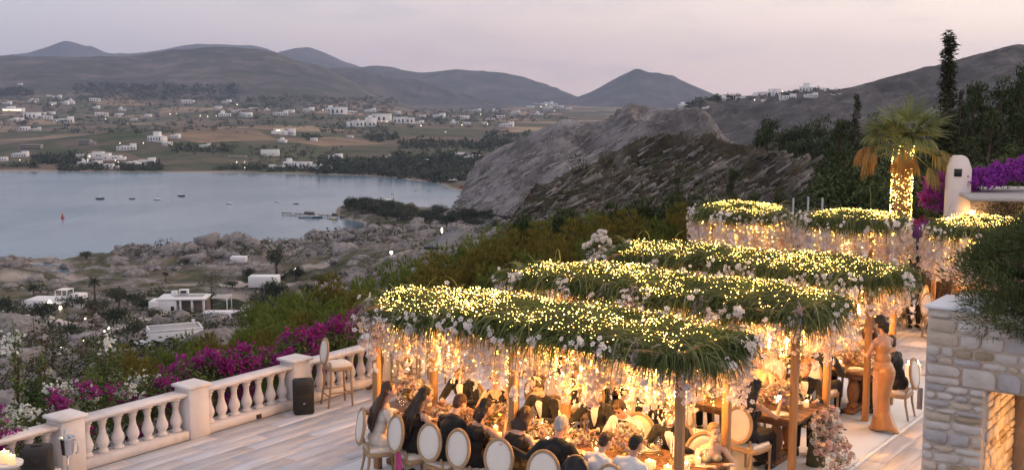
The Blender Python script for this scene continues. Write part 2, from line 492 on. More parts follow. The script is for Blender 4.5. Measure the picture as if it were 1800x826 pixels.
# ------------------------------------------------------------------ terrain sheet (polar grid seen from the terrace)
SEA_Z = CAM_H - 70.0
U = 'z'
def _far(crest, Ycrest=4300):
    return crest
COLS = {
 -300: [(8,U,-3),(16,U,-3.2),(25,U,-6),(40,U,-9.5),(60,700),(100,640),(160,592),(230,545),(300,510),(380,484),(440,468),(478,U,SEA_Z+.6),(500,U,-69),(1000,U,-69),(1056,U,SEA_Z-.5),(1075,U,-63.5),(1150,287),(1300,269),(1700,243),(2200,218),(2700,192),(3200,166),(4300,100),(5200,U,90),(9000,U,-50)],
 0:   [(8,U,-3),(16,U,-3.2),(25,U,-6),(40,U,-9.5),(60,700),(100,640),(160,592),(230,545),(300,510),(380,484),(440,468),(478,U,SEA_Z+.6),(500,U,-69),(1000,U,-69),(1056,U,SEA_Z-.5),(1075,U,-63.5),(1150,287),(1300,269),(1700,243),(2200,218),(2700,192),(3200,166),(4300,94),(5200,U,90),(9000,U,-50)],
 120: [(8,U,-3),(16,U,-3.2),(25,U,-6),(40,U,-9.5),(60,690),(100,635),(160,590),(230,543),(300,508),(380,482),(440,466),(490,U,SEA_Z+.6),(512,U,-69),(1000,U,-69),(1050,U,SEA_Z-.5),(1070,U,-63.5),(1150,287),(1300,266),(1700,242),(2200,217),(2700,197),(3200,168),(4300,96),(5200,U,90),(9000,U,-50)],
 250: [(8,U,-3),(16,U,-3.2),(25,U,-6),(40,U,-9.5),(60,690),(100,632),(160,588),(230,540),(300,506),(380,478),(450,455),(505,U,SEA_Z+1),(525,U,-69),(1000,U,-69),(1040,U,SEA_Z-.5),(1062,U,-63.5),(1150,285),(1300,262),(1700,240),(2200,218),(2700,204),(3200,176),(4300,95),(5200,U,90),(9000,U,-50)],
 400: [(8,U,-3),(16,U,-3.2),(25,U,-6),(40,U,-9.5),(60,690),(100,632),(160,590),(230,545),(300,505),(380,474),(450,448),(520,432),(545,U,SEA_Z+.6),(565,U,-69),(990,U,-69),(1030,U,SEA_Z-.5),(1050,U,-63.5),(1150,283),(1300,261),(1700,239),(2200,214),(2700,196),(3200,182),(4300,82),(5200,U,110),(9000,U,-50)],
 480: [(8,U,-3),(16,U,-3.2),(25,U,-6),(40,U,-9.5),(60,690),(100,632),(160,585),(230,540),(300,500),(380,472),(450,452),(505,440),(520,U,SEA_Z+.6),(545,U,-69),(980,U,-69),(1022,U,SEA_Z-.5),(1040,U,-63.5),(1150,281),(1300,262),(1700,239),(2200,213),(2700,197),(3200,186),(4300,89),(5200,U,90),(9000,U,-50)],
 560: [(8,U,-3),(16,U,-3.2),(25,U,-6),(40,U,-9.5),(60,690),(100,632),(160,570),(230,525),(300,490),(380,460),(450,440),(530,420),(560,U,SEA_Z+.8),(580,U,-69),(970,U,-69),(1005,U,SEA_Z-.5),(1025,U,-63.5),(1150,278),(1300,262),(1700,238),(2200,214),(2700,200),(3200,188),(4300,115),(5200,U,40),(9000,U,-50)],
 620: [(8,U,-3),(16,U,-3.2),(25,U,-6),(40,U,-9.5),(60,690),(100,620),(160,555),(230,512),(300,476),(380,450),(450,430),(540,412),(575,403),(585,U,SEA_Z-.5),(600,U,-67),(632,U,-67),(648,U,-62),(690,U,-60),(725,U,-62),(736,U,SEA_Z-.5),(750,U,-69),(960,U,-69),(995,U,SEA_Z-.5),(1015,U,-63.5),(1150,278),(1300,262),(1700,238),(2200,216),(2700,202),(3200,190),(4300,142),(5200,U,0),(9000,U,-50)],
 670: [(8,U,-3),(16,U,-3.2),(25,U,-6),(40,U,-9.5),(60,690),(100,600),(160,540),(230,500),(300,462),(380,440),(450,422),(540,403),(600,390),(650,U,-62),(690,U,-60),(724,U,-63),(732,U,SEA_Z-.5),(750,U,-69),(940,U,-69),(975,U,SEA_Z-.5),(995,U,-63.5),(1150,276),(1300,262),(1700,238),(2200,217),(2700,203),(3200,193),(4300,170),(5200,U,-25),(9000,U,-50)],
 740: [(8,U,-3),(16,U,-3.2),(25,U,-6),(40,U,-9.5),(60,680),(100,590),(160,525),(230,480),(300,450),(380,432),(450,415),(540,398),(620,382),(680,U,-61),(700,U,-63),(712,U,SEA_Z-.5),(730,U,-69),(890,U,-69),(925,U,SEA_Z-.5),(945,U,-63.5),(1100,280),(1300,262),(1700,238),(2200,219),(2700,207),(3200,200),(4300,190),(5200,U,-45),(9000,U,-50)],
 810: [(8,U,-3),(16,U,-3.2),(25,U,-6),(40,U,-9.5),(60,670),(100,580),(160,510),(230,465),(300,440),(380,424),(450,408),(540,393),(620,379),(672,U,-63),(684,U,SEA_Z-.5),(700,U,-69),(800,U,-69),(835,U,SEA_Z-.5),(860,U,-63),(1000,295),(1300,262),(1700,238),(2200,220),(2700,210),(3200,202),(4300,193),(5200,188),(9000,U,-40)],
 870: [(8,U,-3),(16,U,-3.2),(25,U,-6),(40,U,-9.5),(60,660),(100,570),(160,500),(230,455),(300,432),(380,416),(450,402),(540,388),(620,377),(660,U,-63.5),(672,U,SEA_Z-.5),(690,U,-68),(715,U,-68),(740,U,SEA_Z-.5),(770,U,-62),(1000,296),(1300,262),(1700,238),(2200,220),(2700,210),(3200,203),(4300,194),(5200,188),(9000,U,-40)],
 900: [(8,U,-3),(16,U,-3.2),(25,U,-6),(40,U,-9.5),(60,650),(100,560),(160,490),(230,450),(300,428),(380,412),(450,398),(540,385),(620,374),(670,U,-62.5),(720,U,-63),(800,U,-62),(1000,296),(1300,262),(1700,238),(2200,220),(2700,210),(3200,203),(4300,194),(5200,188),(9000,U,-40)],
 1000:[(8,U,-3),(16,U,-3.2),(25,U,-5),(40,U,-8),(60,600),(100,520),(160,470),(230,440),(300,420),(450,395),(620,370),(800,U,-58),(1000,296),(1300,262),(1700,238),(2200,220),(2700,210),(3200,203),(4300,194),(5200,187),(9000,U,-40)],
 1200:[(8,U,-3),(16,U,-3),(25,U,-3),(40,U,-5),(60,U,-8),(100,U,-10),(200,U,-20),(400,U,-45),(800,U,-45),(1200,U,-40),(2000,U,-50),(4300,U,-50),(9000,U,-50)],
 1350:[(8,U,-3),(16,U,-3),(25,U,-2),(40,U,-2.5),(60,U,-3),(100,U,-8),(200,U,-25),(400,U,-55),(800,U,-60),(1200,U,-50),(2000,U,-40),(4300,U,-50),(9000,U,-50)],
 1500:[(8,U,-3),(16,U,-3),(25,U,-1),(40,U,-.6),(60,U,-1),(100,U,-5),(200,U,-20),(400,U,-50),(800,U,-55),(1200,U,-50),(2000,U,-40),(4300,U,-50),(9000,U,-50)],
 1700:[(8,U,-3),(16,U,-3),(25,U,-.8),(40,U,-.2),(60,U,-.5),(100,U,-3),(200,U,-15),(400,U,-50),(800,U,-55),(1200,U,-50),(2000,U,-40),(4300,U,-50),(9000,U,-50)],
 2100:[(8,U,-3),(16,U,-3),(25,U,-.8),(40,U,-.2),(60,U,-.5),(100,U,-3),(200,U,-15),(400,U,-50),(800,U,-55),(1200,U,-50),(2000,U,-40),(4300,U,-50),(9000,U,-50)],
}
for _p in COLS:
    if _p <= 560:
        COLS[_p] = [c for c in COLS[_p] if c[0] < 50 or c[0] > 448] + [(60,U,-16),(100,U,-27),(150,U,-36.5),(240,600),(300,550),(350,518),(420,486)]
        if _p == 560: COLS[_p] = [c for c in COLS[_p] if c[0] not in (300, 350, 420)] + [(300,525),(350,492),(420,457)]
    elif _p in (620, 670):
        COLS[_p] = [c for c in COLS[_p] if c[0] < 50 or c[0] > 301] + [(60,U,-15),(100,U,-25),(160,U,-36),(230,548),(300,500)]
    elif _p <= 900:
        COLS[_p] = [c for c in COLS[_p] if c[0] < 50 or c[0] > 301] + [(60,U,-14),(100,U,-22),(160,U,-32),(230,500),(300,456)]
    COLS[_p].sort(key=lambda c: c[0])
NS_, NY_ = 420, 460
_pxs = sorted(COLS)
_lY = np.linspace(math.log(8), math.log(9000), NY_)
# more rows where the land is seen at a glance (100 m - 3 km)
_tab = np.zeros((len(_pxs), NY_))
for i, p in enumerate(_pxs):
    ys, zs = [], []
    for c in COLS[p]:
        ys.append(math.log(c[0])); zs.append(c[2] if c[1] == U else zat(c[1], c[0]))
    _tab[i] = np.interp(_lY, ys, zs)
_sc = np.array([ssx(p) for p in _pxs])
_sg = np.linspace(_sc[0], _sc[-1], NS_)
def _ease_interp(x, xp, fp):
    i = np.clip(np.searchsorted(xp, x) - 1, 0, len(xp) - 2)
    t = (x - xp[i]) / (xp[i+1] - xp[i]); t = t * t * (3 - 2 * t) * .5 + t * .5
    return fp[i] * (1 - t)[:, None] + fp[i+1] * t[:, None]
ZG = _ease_interp(_sg, _sc, _tab)
def _sm(a, k, ax):
    for _ in range(k):
        p = np.concatenate([np.take(a, [0], ax), a, np.take(a, [-1], ax)], ax)
        n = a.shape[ax]
        a = (np.take(p, range(0, n), ax) + 2 * np.take(p, range(1, n+1), ax) + np.take(p, range(2, n+2), ax)) / 4
    return a
ZG = _sm(_sm(ZG, 6, 0), 2, 1)
_Yg = np.exp(_lY)
SS, YY = np.meshgrid(_sg, _Yg, indexing='ij')
XX = SS * YY
# relief: rocks by the near shore, soft swells in the valley, folds on the hills
near = np.clip((YY - 70) / 60, 0, 1) * np.clip((760 - YY) / 120, 0, 1)
low = np.clip((ZG - (SEA_Z - 2.5)) / 4, 0, 1)
rk = fbm(XX / 16, YY / 16, oct=5, seed=3, ridged=True) * 1.5 + fbm(XX / 45, YY / 45, oct=3, seed=9, ridged=True) * 1.6
shore = np.exp(-((ZG - (SEA_Z + 5)) / 6) ** 2)
flat = np.clip(fbm(XX / 60, YY / 60, oct=2, seed=21) * 1.6 + .55, 0.12, 1)
ZG = ZG + near * low * (rk - .9) * (0.55 + 1.1 * shore) * flat
hill = np.clip((YY - 2600) / 700, 0, 1) * np.clip((ZG + 30) / 60, 0, 1)
ZG = ZG + hill * (fbm(XX / 420, YY / 420, oct=5, seed=5, ridged=True) - .6) * 11
val = np.clip((YY - 1060) / 60, 0, 1) * (1 - hill)
ZG = ZG + val * (fbm(XX / 260, YY / 260, oct=3, seed=6) * 2.2)
# a low brown mound behind the far shore
for (mpx, mpy, mY, mh, mw) in [(215, 232, 1420, 14, 150), (450, 235, 1500, 12, 130)]:
    q = at_y(mpx, mpy, mY)
    ZG = ZG + mh * np.exp(-(((XX - q.x) / mw) ** 2 + ((YY - mY) / 190) ** 2))

def terrain_z(x, y):
    x = np.asarray(x, float); y = np.asarray(y, float)
    s = np.clip((x / y - _sg[0]) / (_sg[1] - _sg[0]), 0, NS_ - 1.001)
    l = np.clip((np.log(y) - _lY[0]) / (_lY[1] - _lY[0]), 0, NY_ - 1.001)
    i, j = s.astype(int), l.astype(int); u, v = s - i, l - j
    return (ZG[i, j] * (1-u) * (1-v) + ZG[i+1, j] * u * (1-v) + ZG[i, j+1] * (1-u) * v + ZG[i+1, j+1] * u * v)
def ground(px, py, y0=45.0, y1=6000.0):
    """where the sight line of a picture point meets the land or the water"""
    d = ray(px, py)
    Ys = np.exp(np.linspace(math.log(y0), math.log(y1), 1600))
    zr = CAM_H + d[2] / d[1] * Ys
    xr = d[0] / d[1] * Ys
    zt = np.maximum(terrain_z(xr, Ys), SEA_Z)
    k = np.argmax(zr <= zt)
    if zr[k] > zt[k]: k = len(Ys) - 1
    return Vector((xr[k], Ys[k], zt[k]))

mb = MB()
_v = np.stack([XX, YY, ZG], 2).reshape(-1, 3)
_i = np.arange(NS_ * NY_).reshape(NS_, NY_)
_q = np.stack([_i[:-1, :-1], _i[1:, :-1], _i[1:, 1:], _i[:-1, 1:]], 2).reshape(-1, 4)
mb.add(_v, _q)

def new_mat(name):
    m = bpy.data.materials.new(name); MATS[name] = m
    m.use_nodes = True
    return m, m.node_tree.nodes, m.node_tree.links, m.node_tree.nodes['Principled BSDF']
def nnoise(nd, lk, vec, scale, detail=6, rough=.55, dist=0.0):
    n = nd.new('ShaderNodeTexNoise'); n.inputs['Scale'].default_value = scale; n.inputs['Detail'].default_value = detail
    n.inputs['Roughness'].default_value = rough; n.inputs['Distortion'].default_value = dist
    lk.new(vec, n.inputs['Vector']); return n.outputs[0]
def nramp(nd, lk, val, stops):
    r = nd.new('ShaderNodeValToRGB'); _ramp(r, stops); lk.new(val, r.inputs[0]); return r.outputs[0]
def nmix(nd, lk, fac, a, b):
    m = nd.new('ShaderNodeMixRGB')
    if isinstance(fac, float): m.inputs[0].default_value = fac
    else: lk.new(fac, m.inputs[0])
    for i, c in ((1, a), (2, b)):
        if isinstance(c, tuple): m.inputs[i].default_value = (*c, 1)
        else: lk.new(c, m.inputs[i])
    return m.outputs[0]
def nmap(nd, lk, vec, scale=(1,1,1), rot=(0,0,0)):
    n = nd.new('ShaderNodeMapping'); n.inputs['Scale'].default_value = scale; n.inputs['Rotation'].default_value = rot
    lk.new(vec, n.inputs[0]); return n.outputs[0]
def nbump(nd, lk, h, b, strength=.5, dist=1.0):
    n = nd.new('ShaderNodeBump'); n.inputs['Strength'].default_value = strength; n.inputs['Distance'].default_value = dist
    lk.new(h, n.inputs['Height']); lk.new(n.outputs[0], b.inputs['Normal'])

def terrain_material():
    m, nd, lk, b = new_mat('land')
    b.inputs['Roughness'].default_value = .95; b.inputs['Specular IOR Level'].default_value = .1
    tc = nd.new('ShaderNodeTexCoord'); vec = tc.outputs['Object']
    at = nd.new('ShaderNodeAttribute'); at.attribute_name = 'mask'
    sp = nd.new('ShaderNodeSeparateColor'); lk.new(at.outputs['Color'], sp.inputs[0])
    wv0 = nd.new('ShaderNodeVectorMath'); wv0.operation = 'ADD'
    wq = nd.new('ShaderNodeTexNoise'); wq.inputs['Scale'].default_value = .25; wq.inputs['Detail'].default_value = 4; lk.new(vec, wq.inputs['Vector'])
    wz = nd.new('ShaderNodeVectorMath'); wz.operation = 'SCALE'; wz.inputs['Scale'].default_value = 7; lk.new(wq.outputs['Color'], wz.inputs[0]); lk.new(wz.outputs[0], wv0.inputs[0]); lk.new(vec, wv0.inputs[1])
    rock = nramp(nd, lk, nnoise(nd, lk, vec, .16, 9, .68), [(.30, (.06,.055,.042)), (.43, (.18,.16,.14)), (.55, (.32,.285,.265)), (.72, (.46,.42,.40))])
    scr = nramp(nd, lk, nnoise(nd, lk, vec, .06, 8, .7), [(.38, (.03,.04,.018)), (.50, (.085,.085,.042)), (.62, (.18,.145,.09))])
    thr = nramp(nd, lk, nnoise(nd, lk, vec, .028, 7, .7), [(.43, (0,0,0)), (.53, (1,1,1))])
    vc = nd.new('ShaderNodeTexVoronoi'); vc.feature = 'DISTANCE_TO_EDGE'; vc.inputs['Scale'].default_value = .33; lk.new(nmap(nd, lk, wv0.outputs[0], (1, 1, 1)), vc.inputs['Vector'])
    rock = nmix(nd, lk, nramp(nd, lk, vc.outputs['Distance'], [(.0, (.8,.8,.8)), (.12, (0,0,0))]), rock, (.05,.045,.035))
    nearc = nmix(nd, lk, thr, rock, scr)
    vo = nd.new('ShaderNodeTexVoronoi'); vo.inputs['Scale'].default_value = .0085; vo.inputs['Randomness'].default_value = .9
    wv = nd.new('ShaderNodeVectorMath'); wv.operation = 'ADD'
    wn_ = nd.new('ShaderNodeTexNoise'); wn_.inputs['Scale'].default_value = .01; lk.new(vec, wn_.inputs['Vector'])
    ws = nd.new('ShaderNodeVectorMath'); ws.operation = 'SCALE'; ws.inputs['Scale'].default_value = 60
    lk.new(wn_.outputs['Color'], ws.inputs[0]); lk.new(ws.outputs[0], wv.inputs[0]); lk.new(vec, wv.inputs[1])
    lk.new(nmap(nd, lk, wv.outputs[0], (1.0, .75, 0)), vo.inputs['Vector'])
    sc2 = nd.new('ShaderNodeSeparateColor'); lk.new(vo.outputs['Color'], sc2.inputs[0])
    fld = nramp(nd, lk, sc2.outputs[0], [(0, (.045,.07,.028)), (.24, (.075,.095,.042)), (.36, (.30,.21,.13)), (.46, (.40,.29,.18)), (.52, (.17,.13,.095)), (.66, (.06,.08,.036)), (.80, (.34,.25,.17)), (.88, (.05,.075,.03))])
    r2 = fld.node.color_ramp; r2.interpolation = 'CONSTANT'
    fld2 = nmix(nd, lk, nramp(nd, lk, nnoise(nd, lk, vec, .018, 8, .65), [(.42, (0,0,0)), (.60, (.85,.85,.85))]), fld, (.16,.125,.095))
    hil = nramp(nd, lk, nnoise(nd, lk, vec, .008, 10, .74), [(.38, (.045,.055,.042)), (.50, (.085,.085,.072)), (.64, (.18,.15,.13))])
    c = nmix(nd, lk, sp.outputs[0], nearc, fld2)
    c = nmix(nd, lk, sp.outputs[1], c, hil)
    c = nmix(nd, lk, sp.outputs[2], c, nramp(nd, lk, nnoise(nd, lk, vec, .2, 5), [(.3, (.36,.30,.25)), (.7, (.50,.43,.36))]))
    lk.new(c, b.inputs['Base Color'])
    nbump(nd, lk, nnoise(nd, lk, vec, .35, 8, .7), b, .9, 1.6)
    return m
ter = mb.build('terrain', terrain_material(), smooth=True)
tag(ter, kind='structure')
_mk = np.zeros((NS_ * NY_, 4), np.float32)
_Z = ZG.ravel(); _X = XX.ravel(); _Yr = YY.ravel()
_mk[:, 0] = np.clip((_Yr - 850) / 100, 0, 1)
_mk[:, 1] = np.clip((hill.ravel() * 1.6 - .25 + .35 * fbm(_X/300, _Yr/300, oct=3, seed=2)), 0, 1)
_beach = np.clip(1 - (_Z - SEA_Z) / .8, 0, 1) * np.clip((_Yr - 300) / 50, 0, 1)
_mk[:, 2] = np.clip(_beach, 0, 1)
SANDY = [(500,446,40,5), (545,468,45,4), (480,508,45,6), (560,500,50,6), (430,530,45,5), (330,500,50,3), (700,446,50,3), (20,490,35,3), (130,488,28,2)]
_pxg = 900 + FPX * _X / (_Yr * CP - (_Z - CAM_H) * SP)
_pyg = 413 - FPX * (_Yr * SP + (_Z - CAM_H) * CP) / (_Yr * CP - (_Z - CAM_H) * SP)
for (a, b_, c, d_) in SANDY:
    q = ground(a, b_)
    rx = c / FPX * q.y; ry = d_ / FPX * q.y * q.y / 62.0
    dd = ((_X - q.x) / rx) ** 2 + ((_Yr - q.y) / ry) ** 2 + .35 * fbm(_X / 9, _Yr / 9, oct=3, seed=8)
    _mk[:, 2] = np.maximum(_mk[:, 2], np.clip(1.5 - dd, 0, 1) * (_Yr > 150) * (_Yr < 800))
_mk[:, 3] = 1
at_ = ter.data.color_attributes.new('mask', 'FLOAT_COLOR', 'POINT')
at_.data.foreach_set('color', _mk.ravel())

# ------------------------------------------------------------------ sea
m, nd, lk, b = new_mat('water')
b.inputs['Base Color'].default_value = (.13, .20, .25, 1)
b.inputs['Roughness'].default_value = .16
b.inputs['Specular IOR Level'].default_value = .10
tc_ = nd.new('ShaderNodeTexCoord')
vec_ = nmap(nd, lk, tc_.outputs['Object'], (1, 1, 1))
big = nramp(nd, lk, nnoise(nd, lk, nmap(nd, lk, tc_.outputs['Object'], (.006, .012, 1), (0, 0, .3)), 1.0, 5, .6), [(.35, (.085,.15,.20)), (.65, (.125,.20,.245))])
lk.new(big, b.inputs['Base Color'])
lk.new(nramp(nd, lk, nnoise(nd, lk, nmap(nd, lk, tc_.outputs['Object'], (.010, .004, 1), (0, 0, .5)), 1.0, 4, .6), [(.4, (.10,.10,.10)), (.62, (.24,.24,.24))]), b.inputs['Roughness'])
nbump(nd, lk, nnoise(nd, lk, vec_, .45, 6, .6), b, .14, .6)
mb = MB()
mb.add([(-1400, 300, SEA_Z), (900, 300, SEA_Z), (900, 1200, SEA_Z), (-1400, 1200, SEA_Z)], [(0, 1, 2, 3)])
tag(mb.build('sea', m), kind='structure')

# ------------------------------------------------------------------ ridges behind
def hill_mat(name, c1, c2, c3, scale=.01, strata=None, bstr=.8, bdist=3.0, veg=(.06,.055,.03)):
    m, nd, lk, b = new_mat(name)
    b.inputs['Roughness'].default_value = .95; b.inputs['Specular IOR Level'].default_value = .1
    tc = nd.new('ShaderNodeTexCoord'); vec = tc.outputs['Object']
    n = nnoise(nd, lk, vec, scale, 10, .7)
    c = nramp(nd, lk, n, [(.34, c1), (.50, c2), (.66, c3)])
    h = nnoise(nd, lk, vec, scale * 6, 8, .7)
    if strata:
        rv = nmap(nd, lk, vec, (1, 1, 1), (0, strata[1], 0))
        n2 = nnoise(nd, lk, nmap(nd, lk, rv, strata[0]), 1.0, 9, .68, .25)
        c = nmix(nd, lk, nramp(nd, lk, n2, [(.38, (.9,.9,.9)), (.50, (0,0,0))]), c, c1)
        c = nmix(nd, lk, nramp(nd, lk, nnoise(nd, lk, vec, scale * 2.2, 7, .7), [(.52, (0,0,0)), (.66, (.75,.75,.75))]), c, veg)
        h = n2
    lk.new(c, b.inputs['Base Color'])
    nbump(nd, lk, h, b, bstr, bdist)
    return m
def ridge(name, crest, base, Yc, Yb, material, nu=160, nv=50, rough=(0, 100), shape=1.0, back=1.25, zdrop=0.0, seed=1, strata=None):
    cp = np.array(crest, float); bp_ = np.array(base, float)
    pxs = np.linspace(cp[0, 0], cp[-1, 0], nu)
    cy_ = np.interp(pxs, cp[:, 0], cp[:, 1]); by_ = np.interp(pxs, bp_[:, 0], bp_[:, 1])
    cy_ = _sm(cy_, 2, 0)
    Yc_ = np.interp(pxs, [p for p, _ in Yc], [y for _, y in Yc]) if isinstance(Yc, list) else np.full(nu, Yc)
    Yb_ = np.interp(pxs, [p for p, _ in Yb], [y for _, y in Yb]) if isinstance(Yb, list) else np.full(nu, Yb)
    zc = np.array([zat(c, y) for c, y in zip(cy_, Yc_)]); zb = np.array([zat(c, y) for c, y in zip(by_, Yb_)]) - zdrop
    vs_ = np.concatenate([np.linspace(0, 1, nv), np.linspace(1, back, 10)[1:]])
    Vv, _ = np.meshgrid(vs_, pxs)
    Y = Yb_[:, None] + (Yc_ - Yb_)[:, None] * Vv
    s = np.array([ray(p, c)[0] / ray(p, c)[1] for p, c in zip(pxs, cy_)])[:, None]
    k = np.clip(Vv, 0, 1)
    Z = zb[:, None] + (zc - zb)[:, None] * (k ** shape)
    bk = np.clip((Vv - 1) / (back - 1), 0, 1)
    Z = Z - bk ** 1.5 * (np.abs(zc - zb)[:, None] * .8 + 5)
    X = s * Y
    amp, wl_ = rough
    fade = np.sin(np.clip(k, 0.0, 1) * pi * .5) * (1 - .75 * np.exp(-((Vv - 1) / .05) ** 2))
    Z = Z + amp * fade * (fbm(X / wl_, Y / wl_, oct=6, seed=seed, ridged=True, gain=.55) - .5)
    if strata:
        sa, sw, (dx, dy, dz) = strata
        ph = (X * dx + Y * dy + Z * dz + 6 * sw * .35 * fbm(X / (sw * 6), Y / (sw * 6), oct=3, seed=seed + 4)) / sw
        fr = ph - np.floor(ph)
        Z = Z + sa * fade * (np.where(fr < .75, fr / .75, (1 - fr) / .25) - .5) * (0.4 + .6 * np.clip(fbm(X / (sw * 5), Y / (sw * 5), oct=2, seed=seed + 7) + .5, 0, 1))
    mb = MB()
    v = np.stack([X, Y, Z], 2)
    nvv = len(vs_)
    ii = np.arange(nu * nvv).reshape(nu, nvv)
    mb.add(v.reshape(-1, 3), np.stack([ii[:-1, :-1], ii[1:, :-1], ii[1:, 1:], ii[:-1, 1:]], 2).reshape(-1, 4))
    o = mb.build(name, material, smooth=True)
    tag(o, kind='structure')
    return v
M_far = hill_mat('far_hill', (.08,.085,.09), (.11,.11,.11), (.14,.13,.13), .0012)
M_mid = hill_mat('scrub_hill', (.045,.055,.045), (.085,.085,.075), (.15,.13,.115), .006)
M_right = hill_mat('stony_slope', (.075,.075,.062), (.14,.13,.12), (.24,.22,.205), .05, None, 1.0, 6.0)
ridge('mountain', [(-60,100),(45,93),(85,82),(105,74),(122,72),(150,82),(190,98),(260,112)], [(-60,140),(260,140)], 8600, 7400, M_far, 80, 24, (40, 900), seed=11)
ridge('mountain', [(160,118),(210,98),(270,90),(320,78),(345,75),(440,79),(470,86),(520,112)], [(160,140),(520,140)], 9200, 8000, M_far, 80, 24, (40, 900), seed=12)
ridge('mountain', [(420,112),(495,92),(520,85),(545,83),(570,92),(600,107),(640,120),(680,135)], [(420,160),(680,160)], 8000, 7000, M_far, 80, 24, (35, 700), seed=13)
ridge('hill', [(560,135),(600,118),(635,118),(655,116),(700,124),(740,128),(800,122),(860,126),(920,137),(960,150),(1000,166),(1040,180)], [(560,190),(1040,190)], 6900, 5800, M_mid, 140, 36, (26, 500), seed=14)
ridge('hill', [(520,150),(580,120),(620,119),(660,130),(720,143),(760,151),(800,160),(840,172),(880,184),(920,192)], [(520,200),(700,198),(920,196)], [(520,4900),(920,5200)], [(520,4200),(920,4300)], M_mid, 140, 36, (22, 380), seed=15)
ridge('hill', [(960,190),(1000,175),(1030,163),(1060,150),(1090,135),(1110,127),(1125,124),(1150,129),(1175,131),(1200,141),(1230,154),(1255,165),(1300,182),(1350,195)], [(960,197),(1100,200),(1350,215)], 6200, 5000, M_mid, 160, 40, (24, 420), seed=16, shape=1.1)
RV = ridge('hill', [(1150,215),(1200,186),(1230,177),(1260,172),(1300,167),(1350,165),(1400,160),(1430,155),(1470,157),(1500,151),(1560,136),(1620,122),(1700,104),(1760,88),(1790,82),(1850,84),(1950,80),(2050,85)], [(1150,330),(1350,330),(2050,330)], [(1150,1150),(1450,1000),(2050,1000)], [(1150,560),(2050,450)], M_right, 220, 80, (7, 70), seed=17, shape=1.0, zdrop=30)
# two bare rock hills between the bay and the terrace
M_rock2 = hill_mat('pale_rock', (.12,.11,.10), (.25,.228,.215), (.38,.35,.335), .035, ((.03, .03, .20), .5), 1.0, 5.0, (.09,.08,.06))
M_rock1 = hill_mat('brown_rock', (.036,.033,.021), (.095,.082,.058), (.20,.178,.155), .12, ((.09, .09, .62), .52), 1.0, 2.2, (.075,.055,.028))
MIDV = ridge('hill', [(792,385),(810,352),(824,322),(842,294),(865,266),(892,248),(915,240),(935,230),(960,220),(985,212),(1000,208),(1020,210),(1060,212),(1085,203),(1110,194),(1140,189),(1180,187),(1205,187),(1225,193),(1245,206),(1262,225),(1278,243),(1300,262),(1330,290)],
      [(792,352),(850,354),(930,362),(1100,400),(1330,420)], [(770,690),(900,640),(1200,560),(1330,500)], [(770,620),(900,520),(1330,360)], M_rock2, 380, 170, (7, 40), seed=18, shape=.85, zdrop=6, strata=(3.0, 11, (-.48, .1, .86)))
NEARV = ridge('hill', [(835,475),(870,425),(905,380),(930,352),(965,326),(1000,303),(1040,283),(1080,266),(1110,257),(1140,252),(1200,250),(1240,251),(1275,256),(1320,267),(1360,278),(1400,292),(1425,305),(1445,322),(1475,345),(1510,372)],
      [(835,470),(950,450),(1100,440),(1300,430),(1510,420)], [(850,150),(950,175),(1150,190),(1300,165),(1470,135)], [(850,105),(1470,85)], M_rock1, 420, 190, (2.2, 13), seed=19, shape=.8, zdrop=4, strata=(1.7, 4.2, (-.50, .1, .86)))
# ------------------------------------------------------------------ rocks, scrub, trees of the landscape
import bmesh
def ico(sub, seed=0, amp=.25, sc=(1, 1, 1), freq=1.3):
    bm = bmesh.new(); bmesh.ops.create_icosphere(bm, subdivisions=sub, radius=1.0)
    v = np.array([p.co[:] for p in bm.verts]); t = np.array([[q.index for q in f.verts] for f in bm.faces]); bm.free()
    n = fbm(v[:, 0] * freq + seed * 7, v[:, 1] * freq, v[:, 2] * freq, oct=3, seed=seed)
    v = v * (1 + amp * n)[:, None]
    # flat broken faces
    rr = np.random.default_rng(seed)
    for _ in range(6):
        d = rr.normal(size=3); d /= np.linalg.norm(d); lim = rr.uniform(.55, .85)
        h = v @ d; v = np.where((h > lim)[:, None], v - np.outer(h - lim, d), v)
    return v * np.array(sc), None, t
RSMALL = [ico(1, s, .4, (1, rr, hh)) for s, rr, hh in ((21, .8, .6), (22, .6, .5), (23, .9, .7))]
ROCKS = [ico(2, s, .35, (1, rr, hh)) for s, rr, hh in ((1, .8, .6), (2, .6, .5), (3, .9, .75), (4, .5, .42))]
def slab(seed, hh):
    v, q, t = _chbox((1.0, .42, hh), .05)
    rr = np.random.default_rng(seed); v = np.array(v)
    sx, sy = rr.uniform(-.35, .35, 2)
    key = np.sign(v); v = v + np.stack([rr.uniform(-.28, .28, 8)[((key[:, 0] > 0) * 4 + (key[:, 1] > 0) * 2 + (key[:, 2] > 0)).astype(int)] for _ in range(3)], 1) * np.array([1, .45, hh * .8])
    v[:, 0] += v[:, 1] * sx; v[:, 2] += v[:, 0] * sy * .3
    return v, q, t
SLABS = [slab(s, hh) for s, hh in ((11, .26), (12, .2), (13, .32), (14, .16), (15, .24), (16, .36))]
def leaf_tpl(l=1.0, w=.45):
    return np.array([(0, 0, 0), (w/2, l*.45, .06), (0, l, 0), (-w/2, l*.45, .06)], float), [(0, 1, 2, 3)], None
LEAF = leaf_tpl()
def clump_pts(n, r, rng, hollow=.55):
    d = rng.normal(size=(n, 3)); d /= np.linalg.norm(d, axis=1, keepdims=True)
    k = rng.uniform(hollow ** 3, 1, n) ** (1/3)
    return d * k[:, None] * np.asarray(r), d
